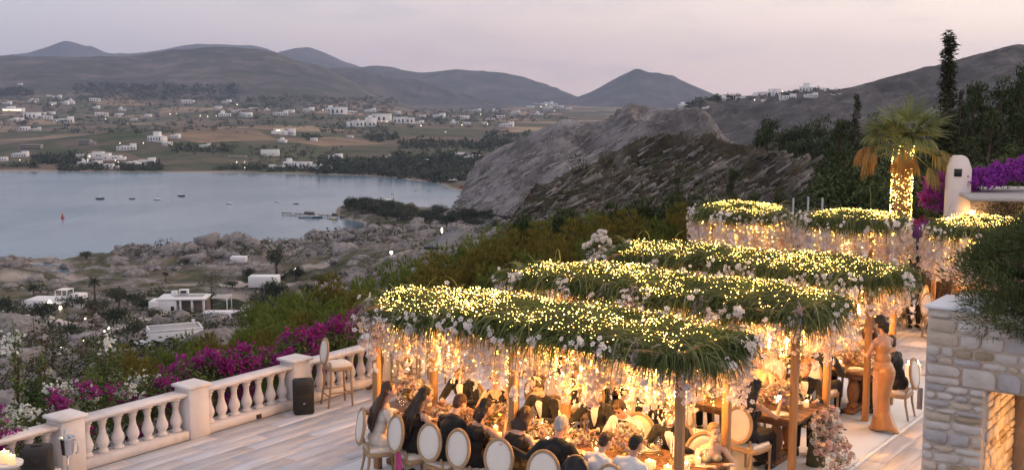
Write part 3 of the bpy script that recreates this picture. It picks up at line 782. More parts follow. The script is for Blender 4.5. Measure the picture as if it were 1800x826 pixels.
def crown(mb, c, r, n, leaf, rng, m=0, hollow=.5, lobes=7, wid=.5):
    """an uneven crown: many lobes of leaves with gaps between"""
    c = np.asarray(c, float); r = np.broadcast_to(np.asarray(r, float), (3,))
    for k in range(lobes):
        d = rng.normal(size=3); d /= np.linalg.norm(d); d[2] = abs(d[2]) * .9 - .25
        lc = c + d * r * rng.uniform(.35, .78)
        lr = r * rng.uniform(.28, .52)
        p, nn = clump_pts(max(4, n // lobes), lr, rng, hollow)
        mb.scatter((LEAF[0] * np.array([wid*2, 1, 1]), LEAF[1], None), p + lc, face_rot(nn + np.array([0, 0, .4]), rng, .6), rng.uniform(.6, 1.3, len(p)) * leaf, m)
rngB = np.random.default_rng(77)
M_rockl = mat('loose_rock', (.12, .107, .095), .95, (.33, .30, .285), .8, .5, bump=.6, bscale=4, spec=.1, island=.18)
M_scrub = mat('dry_scrub', (.028, .042, .017), .9, (.075, .085, .032), .4, .5, island=.3, spec=.1)
M_scrubb = mat('brown_scrub', (.07, .045, .025), .9, (.13, .09, .05), .4, .5, island=.3, spec=.1)
M_tree = mat('grey_green_leaves', (.022, .035, .016), .85, (.055, .065, .028), .5, .5, island=.35, spec=.15)
M_tree2 = mat('olive_leaves', (.05, .058, .028), .85, (.10, .10, .055), .5, .5, island=.3, spec=.15)
M_trunk = mat('bark', (.09, .065, .045), .95, (.16, .12, .09), 4, .5, bump=.5, spec=.1)

# boulders and shrubs of the near shore
pos, big = [], []
_tries = 0
while len(pos) < 3400 and _tries < 12000:
    _tries += 1
    px = rngB.uniform(-20, 900); py = rngB.uniform(395, 690) if rngB.random() < .5 else rngB.uniform(395, 480)
    Y = 70 / ((py - 168) / FPX)
    d = ray(px, py)
    # sample on the land by distance instead of marching each ray
    Yr = rngB.uniform(.55, 1.0) * Y if py > 500 else Y
    if rngB.random() < .4: px = rngB.uniform(-20, 420); d = ray(px, py); Yr = rngB.uniform(130, 260)
    X = d[0] / d[1] * Yr
    z = float(terrain_z(X, Yr))
    if z < SEA_Z - .4 or Yr < 60: continue
    if fbm(X / 30, Yr / 30, oct=2, seed=31) < -.05: continue
    pos.append((X, Yr, z)); big.append(rngB.lognormal(-.25, .55) * (.8 + Yr / 500))
pos = np.array(pos); big = np.array(big)
mb = MB()
for k, tpl in enumerate(ROCKS):
    sel = np.arange(len(pos)) % 4 == k
    mb.scatter(tpl, pos[sel] - np.array([0, 0, .15]), rand_rot(sel.sum(), .35, rngB), big[sel])
q3 = np.repeat(pos, 2, 0) + rngB.normal(0, 5, (len(pos) * 2, 3)); q3[:, 2] = terrain_z(q3[:, 0], q3[:, 1]); q3 = q3[q3[:, 2] > SEA_Z - .2]
for k, tpl in enumerate(RSMALL):
    s = slice(k, None, 3); n = len(q3[s]); mb.scatter(tpl, q3[s], rand_rot(n, .5, rngB), rngB.lognormal(-.65, .45, n) * (.7 + q3[s][:, 1] / 450))
tag(mb.build('shore_boulders', M_rockl), 'grey boulders and outcrops along the near shore', 'rocks', kind='stuff')
# the higher rock heads at the water's edge
HEADS = [(30,462,14),(90,458,12),(118,466,10),(165,452,9),(210,458,16),(255,445,10),(300,440,22),(335,432,18),(365,426,26),(412,420,26),(440,428,14),(395,445,20),(350,455,18),(270,470,14),(240,480,15),(310,470,14),(60,490,16),(20,500,14),(100,505,12),(545,425,14),(575,415,20),(600,412,18),(620,422,18),(640,418,15),(660,402,14),(680,400,14),(605,440,22),(640,450,18),(690,420,14),(570,440,14),(720,430,12),(590,460,12),(690,455,12),(760,410,10)]
mb = MB()
for k, (px, py, w) in enumerate(HEADS):
    g = ground(px, py + 4)
    if g.y > 620: continue
    r = w / FPX * g.y * 1.25
    tpl = ROCKS[k % 4]
    n = 5
    offs = rngB.normal(0, .6, (n, 3)) * r; offs[0] = 0; offs[:, 2] *= .15
    mb.scatter(tpl, np.array(g) + offs, rand_rot(n, .3, rngB), np.array([r] + list(rngB.uniform(.35, .7, n - 1) * r)))
tag(mb.build('shore_crags', M_rockl), 'rounded rock heads at the edge of the bay', 'rocks', kind='stuff')
p2 = pos[rngB.permutation(len(pos))[:2400]] + rngB.normal(0, 4, (2400, 3)) * np.array([1, 1, 0])
p2[:, 2] = terrain_z(p2[:, 0], p2[:, 1])
p2 = p2[(p2[:, 2] > SEA_Z + 1) & (p2[:, 1] > 140) & ((p2[:, 1] > 265) | (rngB.random(len(p2)) < .45))]
def shrub_mass(name, pts, size, material, rng, nleaf=90, label='', leaf=.24):
    mb = MB()
    for p in pts:
        r = rng.lognormal(0, .35) * size
        q, nn = clump_pts(nleaf, np.array([r, r, r * .6]), rng, .4)
        mb.scatter(LEAF, q + p + np.array([0, 0, r * .3]), face_rot(nn + np.array([0, 0, .5]), rng, .6), rng.uniform(.6, 1.3, nleaf) * r * leaf)
    return tag(mb.build(name, material), label, 'shrubs', kind='stuff')
shrub_mass('scrub', p2[::2], 2.3, M_scrub, rngB, label='low dark scrub scattered over the shore rocks')
shrub_mass('dry_scrub', p2[1::4], 1.8, M_scrubb, rngB, label='dry brown scrub scattered over the shore rocks')

# slabs and scrub on the two rock hills
def hill_points(v, n, rng, vmax=.97):
    nu, nv_, _ = v.shape
    i = rng.integers(2, int(nu * .9), n); j = rng.integers(6, int((nv_ - 10) * vmax), n)
    p = v[i, j]; e1 = v[i + 1, j] - v[i - 1, j]; e2 = v[i, j + 1] - v[i, j - 1]
    nn = np.cross(e1, e2); nn /= np.linalg.norm(nn, axis=1, keepdims=True)
    return p, nn
def slab_on(nn, rng, dirv, jit=.2):
    n = len(nn)
    z = np.array([[-.18, -.62, .76]]) + .12 * nn * np.sign(nn[:, 2:3]) + rng.normal(0, .14, (n, 3)); z /= np.linalg.norm(z, axis=1, keepdims=True)
    x = np.array(dirv)[None] + rng.normal(0, jit, (n, 3)); x = x - z * (x * z).sum(1, keepdims=True); x /= np.linalg.norm(x, axis=1, keepdims=True)
    return np.stack([x, np.cross(z, x), z], 2)
def slab_rot(n, rng, dirv, jit=.22):
    x = np.array(dirv)[None] + rng.normal(0, jit, (n, 3)); x /= np.linalg.norm(x, axis=1, keepdims=True)
    up = np.array([-.25, -.75, .6])[None] + rng.normal(0, .18, (n, 3))
    y = np.cross(up, x); y /= np.linalg.norm(y, axis=1, keepdims=True)
    z = np.cross(x, y)
    return np.stack([x, y, z], 2)
p, nn = hill_points(NEARV, 2400, rngB, .88)
p = p - nn * .06
mb = MB()
for k, tpl in enumerate(SLABS):
    s = slice(k, None, 6); n = len(p[s])
    mb.scatter(tpl, p[s], slab_on(nn[s], rngB, (.80, .25, .52), .17), rngB.lognormal(-1.25, .40, n)[:, None] * np.array([2.8, 1.1, 1.2]))
M_slab = mat('slab_rock', (.07, .062, .05), .95, (.23, .21, .195), .5, .5, bump=.7, bscale=3, spec=.1, island=.4)
tag(mb.build('rock_slabs', M_slab), 'tilted grey rock slabs on the brown hill above the pines', 'rocks', kind='stuff')
p, nn = hill_points(MIDV, 1300, rngB, .80)
p = p - nn * .25
mb = MB()
for k, tpl in enumerate(SLABS):
    s = slice(k, None, 6); n = len(p[s])
    mb.scatter(tpl, p[s], slab_on(nn[s], rngB, (.85, .2, .45), .1), rngB.lognormal(-.5, .45, n)[:, None] * np.array([2.8, 1.0, .8]))
M_slab2 = mat('pale_slab_rock', (.17, .155, .145), .95, (.37, .34, .325), .12, .5, bump=.7, bscale=1, spec=.1, island=.15)
tag(mb.build('rock_slabs', M_slab2), 'pale rock slabs on the bare hill beside the bay', 'rocks', kind='stuff')
p, nn = hill_points(NEARV, 2000, rngB)
shrub_mass('scrub', p[::2], .8, M_scrub, rngB, 60, 'dark scrub between the slabs of the brown rocky hill')
shrub_mass('dry_scrub', p[1::2], .75, M_scrubb, rngB, 60, 'rust brown scrub between the slabs of the brown rocky hill')
p, nn = hill_points(MIDV, 260, rngB)
shrub_mass('scrub', p, 2.1, M_scrub, rngB, 26, 'dark scrub on the bare pale hill beside the bay')

# trees one can tell apart on the near shore and the headland
def make_tree(kind, seed):
    rng = np.random.default_rng(seed)
    root = thing({'round': 'shore_tree', 'flat': 'tamarisk_tree', 'pine': 'pine_tree', 'palm': 'palm_tree', 'norfolk': 'araucaria_tree', 'tall': 'shore_tree'}[kind], '', 'tree')
    tb, cb = MB(), MB()
    if kind in ('round', 'flat', 'tall', 'pine'):
        R = {'round': (3.3, 3.3, 2.3), 'flat': (3.8, 3.8, 1.7), 'tall': (2.2, 2.2, 3.6), 'pine': (2.6, 2.6, 3.0)}[kind]
        H = {'round': 1.7, 'flat': 1.9, 'tall': 3.3, 'pine': 3.0}[kind]
        tb.tube([(0, 0, -.6), (.15, .1, H * .45), (.1, -.1, H)], [.35, .26, .14], 7)
        for k in range(4):
            a = k * 1.7 + seed
            tb.tube([(.1, 0, H * .5), (cos(a) * R[0] * .35, sin(a) * R[0] * .35, H * .85), (cos(a) * R[0] * .6, sin(a) * R[0] * .6, H * 1.05)], [.14, .09, .04], 5)
        crown(cb, (0, 0, H), R, 900, .55, rng, lobes=15)
    elif kind == 'palm':
        tb.tube([(0, 0, -.5), (.1, 0, 2.5), (.05, 0, 5)], [.32, .25, .24], 8)
        n = 70
        a = rng.uniform(0, 2*pi, n); e = rng.uniform(-.5, 1.1, n)
        d = np.stack([np.cos(a) * np.cos(e), np.sin(a) * np.cos(e), np.sin(e)], 1)
        cb.blades(np.tile([.05, 0, 5.0], (n, 1)), d, rng.uniform(1.8, 2.6, n), .42, rng.uniform(.8, 2.0, n), 5)
    else:
        tb.tube([(0, 0, -.5), (0, 0, 6), (0, 0, 12)], [.28, .2, .05], 7)
        for k in range(10):
            z = 2.5 + k * .95; L = 2.9 * (1 - k / 11)
            n = 26
            a = rng.uniform(0, 2*pi, n); d = np.stack([np.cos(a), np.sin(a), np.full(n, .12)], 1)
            cb.blades(np.tile([0, 0, z], (n, 1)), d, L * rng.uniform(.6, 1, n), .32, .25, 3)
    tb.build('trunk', M_trunk, root, True)
    cb.build('crown', M_tree if seed % 2 else M_tree2, root)
    return root
TPL = {}
TLAB = {}
def put_tree(kind, seed, px, py, wpx, label, group=None, base=True):
    g = ground(px, py)
    w0 = {'round': 5.4, 'flat': 6.6, 'tall': 3.8, 'pine': 4.6, 'palm': 4.6, 'norfolk': 5.0}[kind]
    s = wpx / FPX * g.y / w0
    key = (kind, seed)
    if key not in TPL:
        o = TPL[key] = make_tree(kind, seed)
        o['label'] = label
        if group: o['group'] = group
    else:
        o = dup(TPL[key], (0, 0, 0), 0, label, group)
        if not group and 'group' in o: del o['group']
    o.location = g; o.rotation_euler.z = rngB.uniform(0, 6.28); o.scale = (s, s, s * rngB.uniform(.9, 1.15))
    return o
G1 = 'trees around the white houses by the shore'
L1 = 'grey green tree near the white shore houses'
for i, (k, px, py, w) in enumerate([('round',15,555,55),('round',40,568,40),('round',75,563,50),('flat',128,548,56),('round',165,553,46),('round',205,568,46),('flat',235,535,40),('round',205,532,40),
        ('flat',408,507,24),('flat',440,505,26),('tall',487,482,30),('round',520,492,34),('round',478,530,54),('round',452,545,40),('round',505,548,50),('flat',545,520,40),('round',420,560,24),('flat',562,500,30),('round',437,487,22),('round',240,590,40),('round',130,590,30),('round',250,545,30),('round',270,560,28)]):
    put_tree(k, 1 + i % 3, px, py, w, L1, G1)
put_tree('palm', 1, 60, 532, 26, 'stout palm beside the white house with the roof pergola')
put_tree('palm', 2, 167, 530, 30, 'stout palm between the two shore houses')
put_tree('palm', 3, 292, 497, 16, 'slim palm behind the white veranda house')
put_tree('tall', 2, 209, 540, 24, 'dark columnar tree with brown skirt between the two palms')
put_tree('norfolk', 1, 373, 545, 26, 'thin tiered conifer in front of the veranda house')
put_tree('round', 2, 152, 456, 24, 'lone round bush tree at the edge of the bay')
G2 = 'trees on the headland in the bay'
L2 = 'dark tamarisk tree in the grove on the headland'
for i in range(52):
    t = rngB.random()
    px = 615 + 265 * t + rngB.normal(0, 5); py = 371 + 22 * t ** .8 + rngB.normal(0, 6)
    if px < 640 and py > 380: py = 376
    put_tree(('flat', 'round')[i % 2], 1 + i % 3, px, py, rngB.uniform(20, 36), L2, G2)
put_tree('flat', 2, 613, 372, 22, L2, G2); put_tree('round', 1, 640, 367, 30, L2, G2); put_tree('round', 3, 665, 372, 34, L2, G2)

# woods and hedges far across the bay
mb = MB()
def belt(px0, px1, py0, py1, n, size):
    for _ in range(int(n * 1.7)):
        px, py = rngB.uniform(px0, px1), rngB.uniform(py0, py1)
        g = ground(px, py, 900, 5500)
        if g.z < SEA_Z + .3: continue
        r = size * rngB.lognormal(0, .3) / FPX * g.y
        q, nn = clump_pts(16, np.array([r * 1.25, r, r * .75]), rngB, .5)
        mb.scatter(LEAF, q + np.array(g) + np.array([0, 0, r * .5]), face_rot(nn + np.array([0, -.4, .5]), rngB, .5), rngB.uniform(.8, 1.4, 16) * r * .9)
for a in [(100,290,292,301,90,5),(60,150,278,290,90,5.5),(0,60,290,296,20,4),(380,470,292,300,26,4.5),(470,560,296,303,30,4),(560,700,283,306,150,6),(600,780,300,314,90,6),(690,800,276,300,90,6.5),(740,830,300,322,70,6),
          (780,850,280,300,50,6),(300,420,258,272,26,5),(530,560,240,248,8,5),(700,900,250,262,90,4.5),(850,930,235,262,40,4.5),(840,860,252,272,14,6),(640,700,238,250,30,4.5),(560,680,226,236,30,3.4),
          (0,450,205,235,120,3.2),(0,450,175,205,160,2.6),(450,900,192,225,190,2.6),(680,1000,195,215,90,2.6),(130,420,150,176,300,2.8),(420,700,172,192,200,2.6),(0,60,158,170,50,3),(440,600,258,290,50,3.4),(730,750,255,270,8,7),(1210,1260,176,186,30,4)]:
    belt(*a)
M_wood = mat('far_woodland', (.03, .04, .022), .9, (.06, .07, .04), .02, .5, island=.25, spec=.1)
tag(mb.build('woodland', M_wood), 'dark hedges and tree belts across the valley beyond the bay', 'woodland', kind='stuff')

# ------------------------------------------------------------------ roads
def ribbon(name, pts, w, material, up=.25, n=40):
    P = [np.array(ground(*p)) for p in pts]
    d = [0]
    for a, b in zip(P, P[1:]): d.append(d[-1] + np.linalg.norm(b - a))
    t = np.linspace(0, d[-1], n)
    C = np.stack([np.interp(t, d, [p[i] for p in P]) for i in range(3)], 1)
    C = _sm(C, 4, 0)
    tn = np.gradient(C, axis=0); tn[:, 2] = 0; tn /= np.linalg.norm(tn, axis=1, keepdims=True)
    sd = np.stack([tn[:, 1], -tn[:, 0], 0 * tn[:, 0]], 1)
    L, R = C - sd * w / 2, C + sd * w / 2
    z = np.maximum(np.maximum(terrain_z(L[:, 0], L[:, 1]), terrain_z(R[:, 0], R[:, 1])), terrain_z(C[:, 0], C[:, 1])) + up
    z = _sm(z, 3, 0)
    L[:, 2] = z; R[:, 2] = z
    mb = MB(); v = np.concatenate([L, R, L - [0, 0, 1.5], R - [0, 0, 1.5]])
    q = [(i, n+i, n+i+1, i+1) for i in range(n-1)] + [(i, i+1, 2*n+i+1, 2*n+i) for i in range(n-1)] + [(n+i+1, n+i, 3*n+i, 3*n+i+1) for i in range(n-1)]
    mb.add(v, q)
    return tag(mb.build(name, material, smooth=False), kind='structure')
M_road = mat('asphalt', (.10, .10, .105), .85, (.15, .15, .155), .3, .4)
M_track = mat('pale_track', (.42, .37, .33), .95, (.55, .49, .44), .2, .5)
ribbon('road', [(765,442),(775,432),(788,421),(805,412),(830,404),(860,397),(885,392)], 7, M_road, .6)
ribbon('road', [(795,322),(806,308),(812,298)], 7, M_track, 1.0)
ribbon('road', [(846,349),(862,351),(880,353)], 5, M_track, .3)
ribbon('path', [(165,608),(185,598),(205,590),(215,580),(232,573)], 7, M_track, .4)
ribbon('path', [(40,650),(90,625),(120,612)], 4, M_track, .4)
ribbon('path', [(395,560),(430,552),(440,540),(455,532)], 5, M_track, .15)
ribbon('path', [(225,574),(255,562),(290,550)], 4, M_track, .4)
ribbon('path', [(0,548),(60,556),(110,572),(165,578)], 4, M_track, .4)
ribbon('path', [(380,500),(430,498),(470,495),(500,490)], 4, M_track, .15)

# ------------------------------------------------------------------ houses
M_white = mat('lime_wash', (.74, .72, .70), .8, (.82, .80, .78), .6, .5, bump=.1, bscale=3)
M_roofg = mat('grey_roof', (.30, .29, .28), .9, (.42, .40, .38), .5, .5)
M_dark = mat('dark_opening', (.02, .022, .026), .4)
M_conc = mat('bare_concrete', (.25, .22, .20), .9, (.36, .32, .29), .3, .5)
M_stonew = mat('field_stone', (.20, .18, .15), .95, (.36, .33, .29), .9, .5, bump=.7, bscale=3)
M_litwin = mat('lit_window', (.9, .75, .5), .5, emit=(1, .82, .5), estr=3.0)
M_lampw = mat('lamp_glow', (1, .95, .8), .4, emit=(1.0, .86, .55), estr=14.0)
M_steel = mat('galvanised_steel', (.35, .35, .36), .5, metal=.7)
def far_house(seed):
    rng = np.random.default_rng(seed); mb = MB()
    blocks = [(0, 0, 10, 8, 3.4)]
    if seed % 3: blocks.append((6.5, -1, 6, 7, 5.2 if seed % 2 else 3.0))
    if seed % 4 == 1: blocks.append((-6.5, 1, 5, 6, 2.8))
    if seed % 5 == 2: blocks.append((0, 2, 5, 4, 6.2))
    wb = MB()
    for (x, y, w, d, h) in blocks:
        mb.box((x, y, h / 2 - 1.0), (w, d, h + 2.0))
        mb.box((x, y, h + .08), (w + .3, d + .3, .18))
        for k in range(int(w // 2.6)):
            xx = x - w / 2 + 1.4 + k * 2.6
            wb.box((xx, y - d / 2 - .02, 1.5), (1.0, .3, 1.5 if (k + seed) % 3 else 2.2))
    root = thing('house', '', 'house')
    mb.build('wall', M_white, root); tag(wb.build('window_openings', M_dark, root), kind='stuff')
    return root
FH = [far_house(s) for s in range(1, 7)]
_used = set()
HG, HL = 'houses across the valley', 'small white flat roofed house beyond the bay'
def put_far(i, px, py, w, label=HL, group=HG, pos=None):
    k = i % 6
    g = Vector(pos) if pos is not None else ground(px, py, 900, 6000)
    s = max(1.35 * w / FPX * g.y / (10 if k in (2,) else 13.5), .35)
    if k not in _used:
        o = FH[k]; _used.add(k); o['label'] = label; o['group'] = group
    else:
        o = dup(FH[k], g, 0, label, group)
    o.location = g; o.rotation_euler.z = rngB.uniform(-.5, .5); o.scale = (s, s, s * 1.15)
    return o
FAR = [(12,184,9),(56,180,9),(63,178,7),(85,170,7),(100,173,9),(93,184,10),(112,184,10),(123,180,8),(126,183,8),(164,178,13),(75,202,7),(91,201,10),(169,191,8),(213,195,9),(210,205,10),(175,204,15),(235,212,7),
 (260,205,10),(25,213,10),(37,213,8),(57,209,20),(76,210,16),(112,216,18),(44,230,18),(62,230,10),(274,248,22),(294,256,11),(327,182,15),(398,182,10),(384,192,12),(415,198,9),(392,205,14),(436,206,9),(444,193,9),(307,243,12),
 (261,206,10),(360,259,11),(469,195,7),(433,205,13),(415,197,7),(493,203,14),(511,198,12),(542,196,12),(580,196,14),(596,201,22),(616,200,12),(650,197,11),(699,200,11),(635,223,26),(650,211,11),(671,214,24),
 (704,217,26),(735,218,10),(743,206,10),(771,207,13),(797,218,10),(817,210,12),(818,219,10),(890,223,14),(852,219,10),(503,237,17),(495,250,11),(552,248,9),(614,242,8),(678,281,13),(750,285,11),(588,280,16),
 (508,292,18),(537,295,18),(562,297,20),(35,276,16),(6,283,16),(222,264,18),(148,292,18),(169,292,16),(230,293,20),(254,290,20),(940,184,9),(955,182,8),(970,186,10),(985,190,8),(930,190,9),(962,192,9),(1000,193,9),(905,200,10),(945,203,10),(880,208,9),(860,212,10),
 (745,187,6),(36,150,7),(838,196,8),(868,197,8)]
for i, (px, py, w) in enumerate(FAR):
    put_far(i, px, py, w)
# the ones that stand out
def block_house(name, label, blocks, loc, rz=0.0, wallm=None, wins=(), s=1.0, roof=True, extra=None):
    root = thing(name, label, 'house', loc, rz); root.scale = (s,) * 3
    for (x, y, w, d, h) in blocks:
        mb = MB(); mb.box((x, y, h / 2 - 1.5), (w, d, h + 3.0), ch=.08)
        wl_ = mb.build('wall', wallm or M_white, root)
        if roof:
            mb = MB(); t = .35
            mb.box((x, y, h + .05), (w - .5, d - .5, .09))
            mb.build('roof', M_roofg, root)
            mb = MB()
            for (cx, cy_, sx, sy) in ((x, y - d/2 + t/2, w, t), (x, y + d/2 - t/2, w, t), (x - w/2 + t/2, y, t, d - 2*t), (x + w/2 - t/2, y, t, d - 2*t)):
                mb.box((cx, cy_, h + .2), (sx, sy, .42))
            mb.build('parapet', wallm or M_white, root)
    for (x, y, z, w, d, h, lit) in wins:
        mb = MB(); mb.box((x, y, z), (w, d, h)); mb.build('window', M_litwin if lit else M_dark, root)
    return root
def gl(px, py): return ground(px, py, 900, 6000)
def sc_for(g, wpx, wm): return wpx / FPX * g.y / wm
g = gl(160, 280); block_house('white_villa', 'long white villa complex with lit windows near the far shore', [(0,0,26,9,5),(8,-2,10,9,7),(-9,-3,8,7,4)], g, .05, wins=[(-9,-6.6,2,1.2,.3,1.4,1),(-6,-6.6,2,1.2,.3,1.4,1),(3,-4.6,2,1.2,.3,1.6,0),(0,-4.6,3,1,.3,1.3,1),(8,-6.6,4,1.2,.3,1.3,0),(11,-6.6,4,1.2,.3,1.3,0)], s=sc_for(g, 46, 26))
g = gl(198, 281); block_house('white_villa', 'white villa stepping down beside the long lit villa', [(0,0,18,8,4),(-5,-2,7,8,6.5),(11,-1,6,6,2.6)], g, -.05, wins=[(2,-4.1,2,1.2,.3,1.4,0),(5,-4.1,2,1.2,.3,1.4,0),(-5,-6.1,2,1.2,.3,1.5,0)], s=sc_for(g, 34, 20))
g = gl(192, 297); block_house('white_villa', 'two storey white house with dark windows at the far shore', [(0,0,12,8,6),(9,1,7,7,3.4)], g, .1, wins=[(-3,-4.1,1.6,1,.3,1.4,0),(0,-4.1,1.6,1,.3,1.4,0),(3,-4.1,1.6,1,.3,1.4,0),(-3,-4.1,4.4,1,.3,1.4,0),(0,-4.1,4.4,1,.3,1.4,0),(3,-4.1,4.4,1,.3,1.4,0),(9,-2.6,1.6,1,.3,1.4,0)], s=sc_for(g, 26, 19))
g = gl(55, 263); block_house('concrete_shell', 'unfinished two storey concrete shell with black openings by the stubble field', [(0,0,30,8,7)], g, 0, M_conc, [(-13+2.6*k,-4.05,1.8+3.3*r,1.7,.4,1.9,0) for k in range(11) for r in range(2)], sc_for(g, 38, 30), False)
g = gl(150, 256); block_house('concrete_shell', 'unfinished three storey concrete shell on the slope behind the villas', [(0,0,22,8,10),(13,1,10,6,6)], g, 0, M_conc, [(-9+2.6*k,-4.05,1.8+3.2*r,1.7,.4,1.9,0) for k in range(7) for r in range(3)], sc_for(g, 27, 27), False)
g = gl(24, 196); block_house('white_villa', 'wide white house with a row of lit windows across the valley', [(0,0,28,8,4),(-4,2,10,6,6.5)], g, 0, wins=[(-12+2.6*k,-4.1,1.8,1.5,.3,1.8,1) for k in range(10)], s=sc_for(g, 36, 28))
g = gl(475, 274); block_house('white_warehouse', 'plain rectangular white building standing in the green fields', [(0,0,24,12,8)], g, .1, wins=[(-6,-6.1,2,1,.3,1.4,0),(4,-6.1,2,1,.3,1.4,0)], s=sc_for(g, 31, 24))
g = gl(490, 236); block_house('white_villa', 'terraced white villa with a lit upper floor on the brown mound', [(0,0,14,8,7),(6,-3,12,8,4),(-6,-1,8,7,4)], g, .2, wins=[(-2,-4.1,5,1.4,.3,1.6,1),(1,-4.1,5,1.4,.3,1.6,1),(6,-7.1,2,1.4,.3,1.6,0)], s=sc_for(g, 28, 22))
g = gl(487, 295); block_house('white_villa', 'low white farm building at the far shore beside dark trees', [(0,0,26,8,3.4),(-8,1,8,8,4.6)], g, .15, wins=[(-9+3*k,-4.1,1.6,1.1,.3,1.4,0) for k in range(7)], s=sc_for(g, 28, 26))
g = gl(792, 274); block_house('low_building', 'long low pale building at the foot of the bare hill', [(0,0,40,10,4)], g, .02, wins=[(-15+5*k,-5.1,1.6,1.6,.3,1.8,0) for k in range(7)], s=sc_for(g, 50, 40))
g = gl(830, 278); block_house('low_building', 'pale shed with flat roof next to the bare hill', [(0,0,22,9,4.4)], g, -.05, wins=[(-6,-4.6,1.6,1.6,.3,1.8,0),(5,-4.6,1.6,1.6,.3,1.8,0)], s=sc_for(g, 28, 22))
g = gl(418, 277); block_house('ruined_wall_house', 'long roofless grey building in the fields across the bay', [(0,0,30,7,3)], g, 0, M_conc, [(-10+4*k,-3.6,1.4,1.2,.3,1.5,0) for k in range(6)], sc_for(g, 32, 30), False)
# houses on the ridge to the right
def on_ridge(V, px, dy=0.0):
    nu, nvv, _ = V.shape
    best = None
    for i in range(nu):
        c = V[i, nvv - 10]
        p = 900 + FPX * c[0] / (c[1] * CP - (c[2] - CAM_H) * SP)
        if best is None or abs(p - px) < best[0]: best = (abs(p - px), i)
    col = V[best[1]]
    pys = 413 - FPX * (col[:, 1] * SP + (col[:, 2] - CAM_H) * CP) / (col[:, 1] * CP - (col[:, 2] - CAM_H) * SP)
    tgt = pys[nvv - 10] + dy
    j = np.argmin(np.abs(pys[:nvv - 9] - tgt))
    return col[j]
RG, RL = 'houses on the ridge', 'white cubic house on the ridge skyline'
for i, (px, dy, w) in enumerate([(1275, 8, 12), (1303, 8, 11), (1290, 3, 10), (1346, 5, 24), (1362, 6, 14), (1386, 14, 15), (1418, 6, 20), (1443, 6, 15), (1450, 14, 18), (1425, 13, 12), (1342, 12, 8), (1242, 20, 7), (1198, 4, 12), (1330, 4, 9), (1480, 12, 10)]):
    q = on_ridge(RV, px, dy)
    put_far(i + 1, 0, 0, w, RL, RG, pos=q)
mb = MB()
for _ in range(150):
    px = rngB.choice([rngB.uniform(1205, 1260), rngB.uniform(1255, 1300), rngB.uniform(1300, 1480)])
    q = on_ridge(RV, px, rngB.uniform(1, 9))
    r = rngB.uniform(2.5, 4.5) / FPX * q[1]
    w, nn = clump_pts(14, np.array([r * 1.3, r, r * .8]), rngB, .4)
    mb.scatter(LEAF, w + q + np.array([0, 0, r * .5]), face_rot(nn + np.array([0, -.4, .5]), rngB, .5), rngB.uniform(.8, 1.4, 14) * r * .9)
tag(mb.build('woodland', M_wood), 'dark shrubs along the ridge between its houses', 'woodland', kind='stuff')
# lamps of the village
def lamp_post():
    root = thing('village_lamp', '', 'lamp')
    mb = MB(); mb.tube([(0, 0, -1), (0, 0, 5)], [.12, .08], 5); mb.build('pole', M_steel, root)
    mb = MB(); mb.ell((0, 0, 5.2), 1, nu=8, nv=6); mb.build('globe', M_lampw, root)
    return root
LP = lamp_post(); _first = True
def put_lamp(px, py, pos=None, r=1.5, label='small lit lamp among the far houses', group='village lamps'):
    global _first
    g = Vector(pos) if pos is not None else ground(px, py, 300, 6000)
    o = LP if _first else dup(LP, g, 0, label, group)
    o['label'] = label; o['group'] = group; _first = False
    s = r / FPX * g.y * .30
    o.location = g; o.scale = (s,) * 3
    o.location.z -= 3.0 * s
for (px, py) in [(62,177),(104,171),(92,183),(120,178),(186,209),(211,251),(252,251),(290,250),(299,200),(310,199),(365,204),(352,203),(336,180),(384,181),(417,183),(380,203),(416,284),(430,284),(443,284),(430,294),(610,277),(687,275),(610,195),(568,193),(453,190),(671,213),(680,213),(740,220),(783,231),(812,219),(857,218),(886,203),(951,187),(972,181),(975,194),(960,184),(985,186),(35,281),(50,286),(60,284),(208,284),(203,281),(139,273),(163,269),(584,295),(876,174),(630,210),(845,200),(700,193)]:
    put_lamp(px, py + 2)
for (px, dy, ) in [(1289, 6), (1319, 12), (1324, 11), (1327, 9), (1371, 10), (1374, -4), (1441, 10), (1458, 9), (1372, 3)]:
    put_lamp(0, 0, on_ridge(RV, px, max(dy, 1)), 1.6, 'small lit lamp between the ridge houses', 'ridge lamps')

# ------------------------------------------------------------------ three white houses below the terrace
def slope_house(px, py): return ground(px, py)
M_white2 = mat('white_plaster', (.74, .72, .71), .75, (.80, .78, .77), 1.5, .5, bump=.15, bscale=8)
g = slope_house(308, 606); k = g.y / FPX
w = 118 * k
root = thing('white_house', 'long white box house with flat grey roof below the pines', 'house', g, radians(24))
def part_box(nm, c, s, m, par, ch=.04, R=None):
    mb = MB(); mb.box(c, s, R, ch=ch); return mb.build(nm, m, par)
W, D, Hh = w * .78, w * .46, 3.6
part_box('wall', (0, 0, Hh/2 - 2), (W, D, Hh + 4), M_white2, root)
part_box('roof', (0, 0, Hh + .04), (W - .5, D - .5, .06), M_roofg, root)
mb = MB()
for (cx, cy_, sx, sy) in ((0, -D/2 + .15, W, .3), (0, D/2 - .15, W, .3), (-W/2 + .15, 0, .3, D - .6), (W/2 - .15, 0, .3, D - .6)):
    mb.box((cx, cy_, Hh + .16), (sx, sy, .4))
mb.build('parapet', M_white2, root)
part_box('chimney', (W * .38, D * .3, Hh + .6), (.6, .6, 1.2), M_white2, root)
part_box('door', (W * .5 + .01, -D * .1, 1.3), (.12, .9, 2.0), mat('grey_door', (.18, .2, .23), .6), root)
part_box('window', (-W * .1, -D/2 - .01, 1.6), (1.2, .12, 1.1), M_dark, root)
part_box('window', (W * .22, -D/2 - .01, 1.6), (1.2, .12, 1.1), M_dark, root)
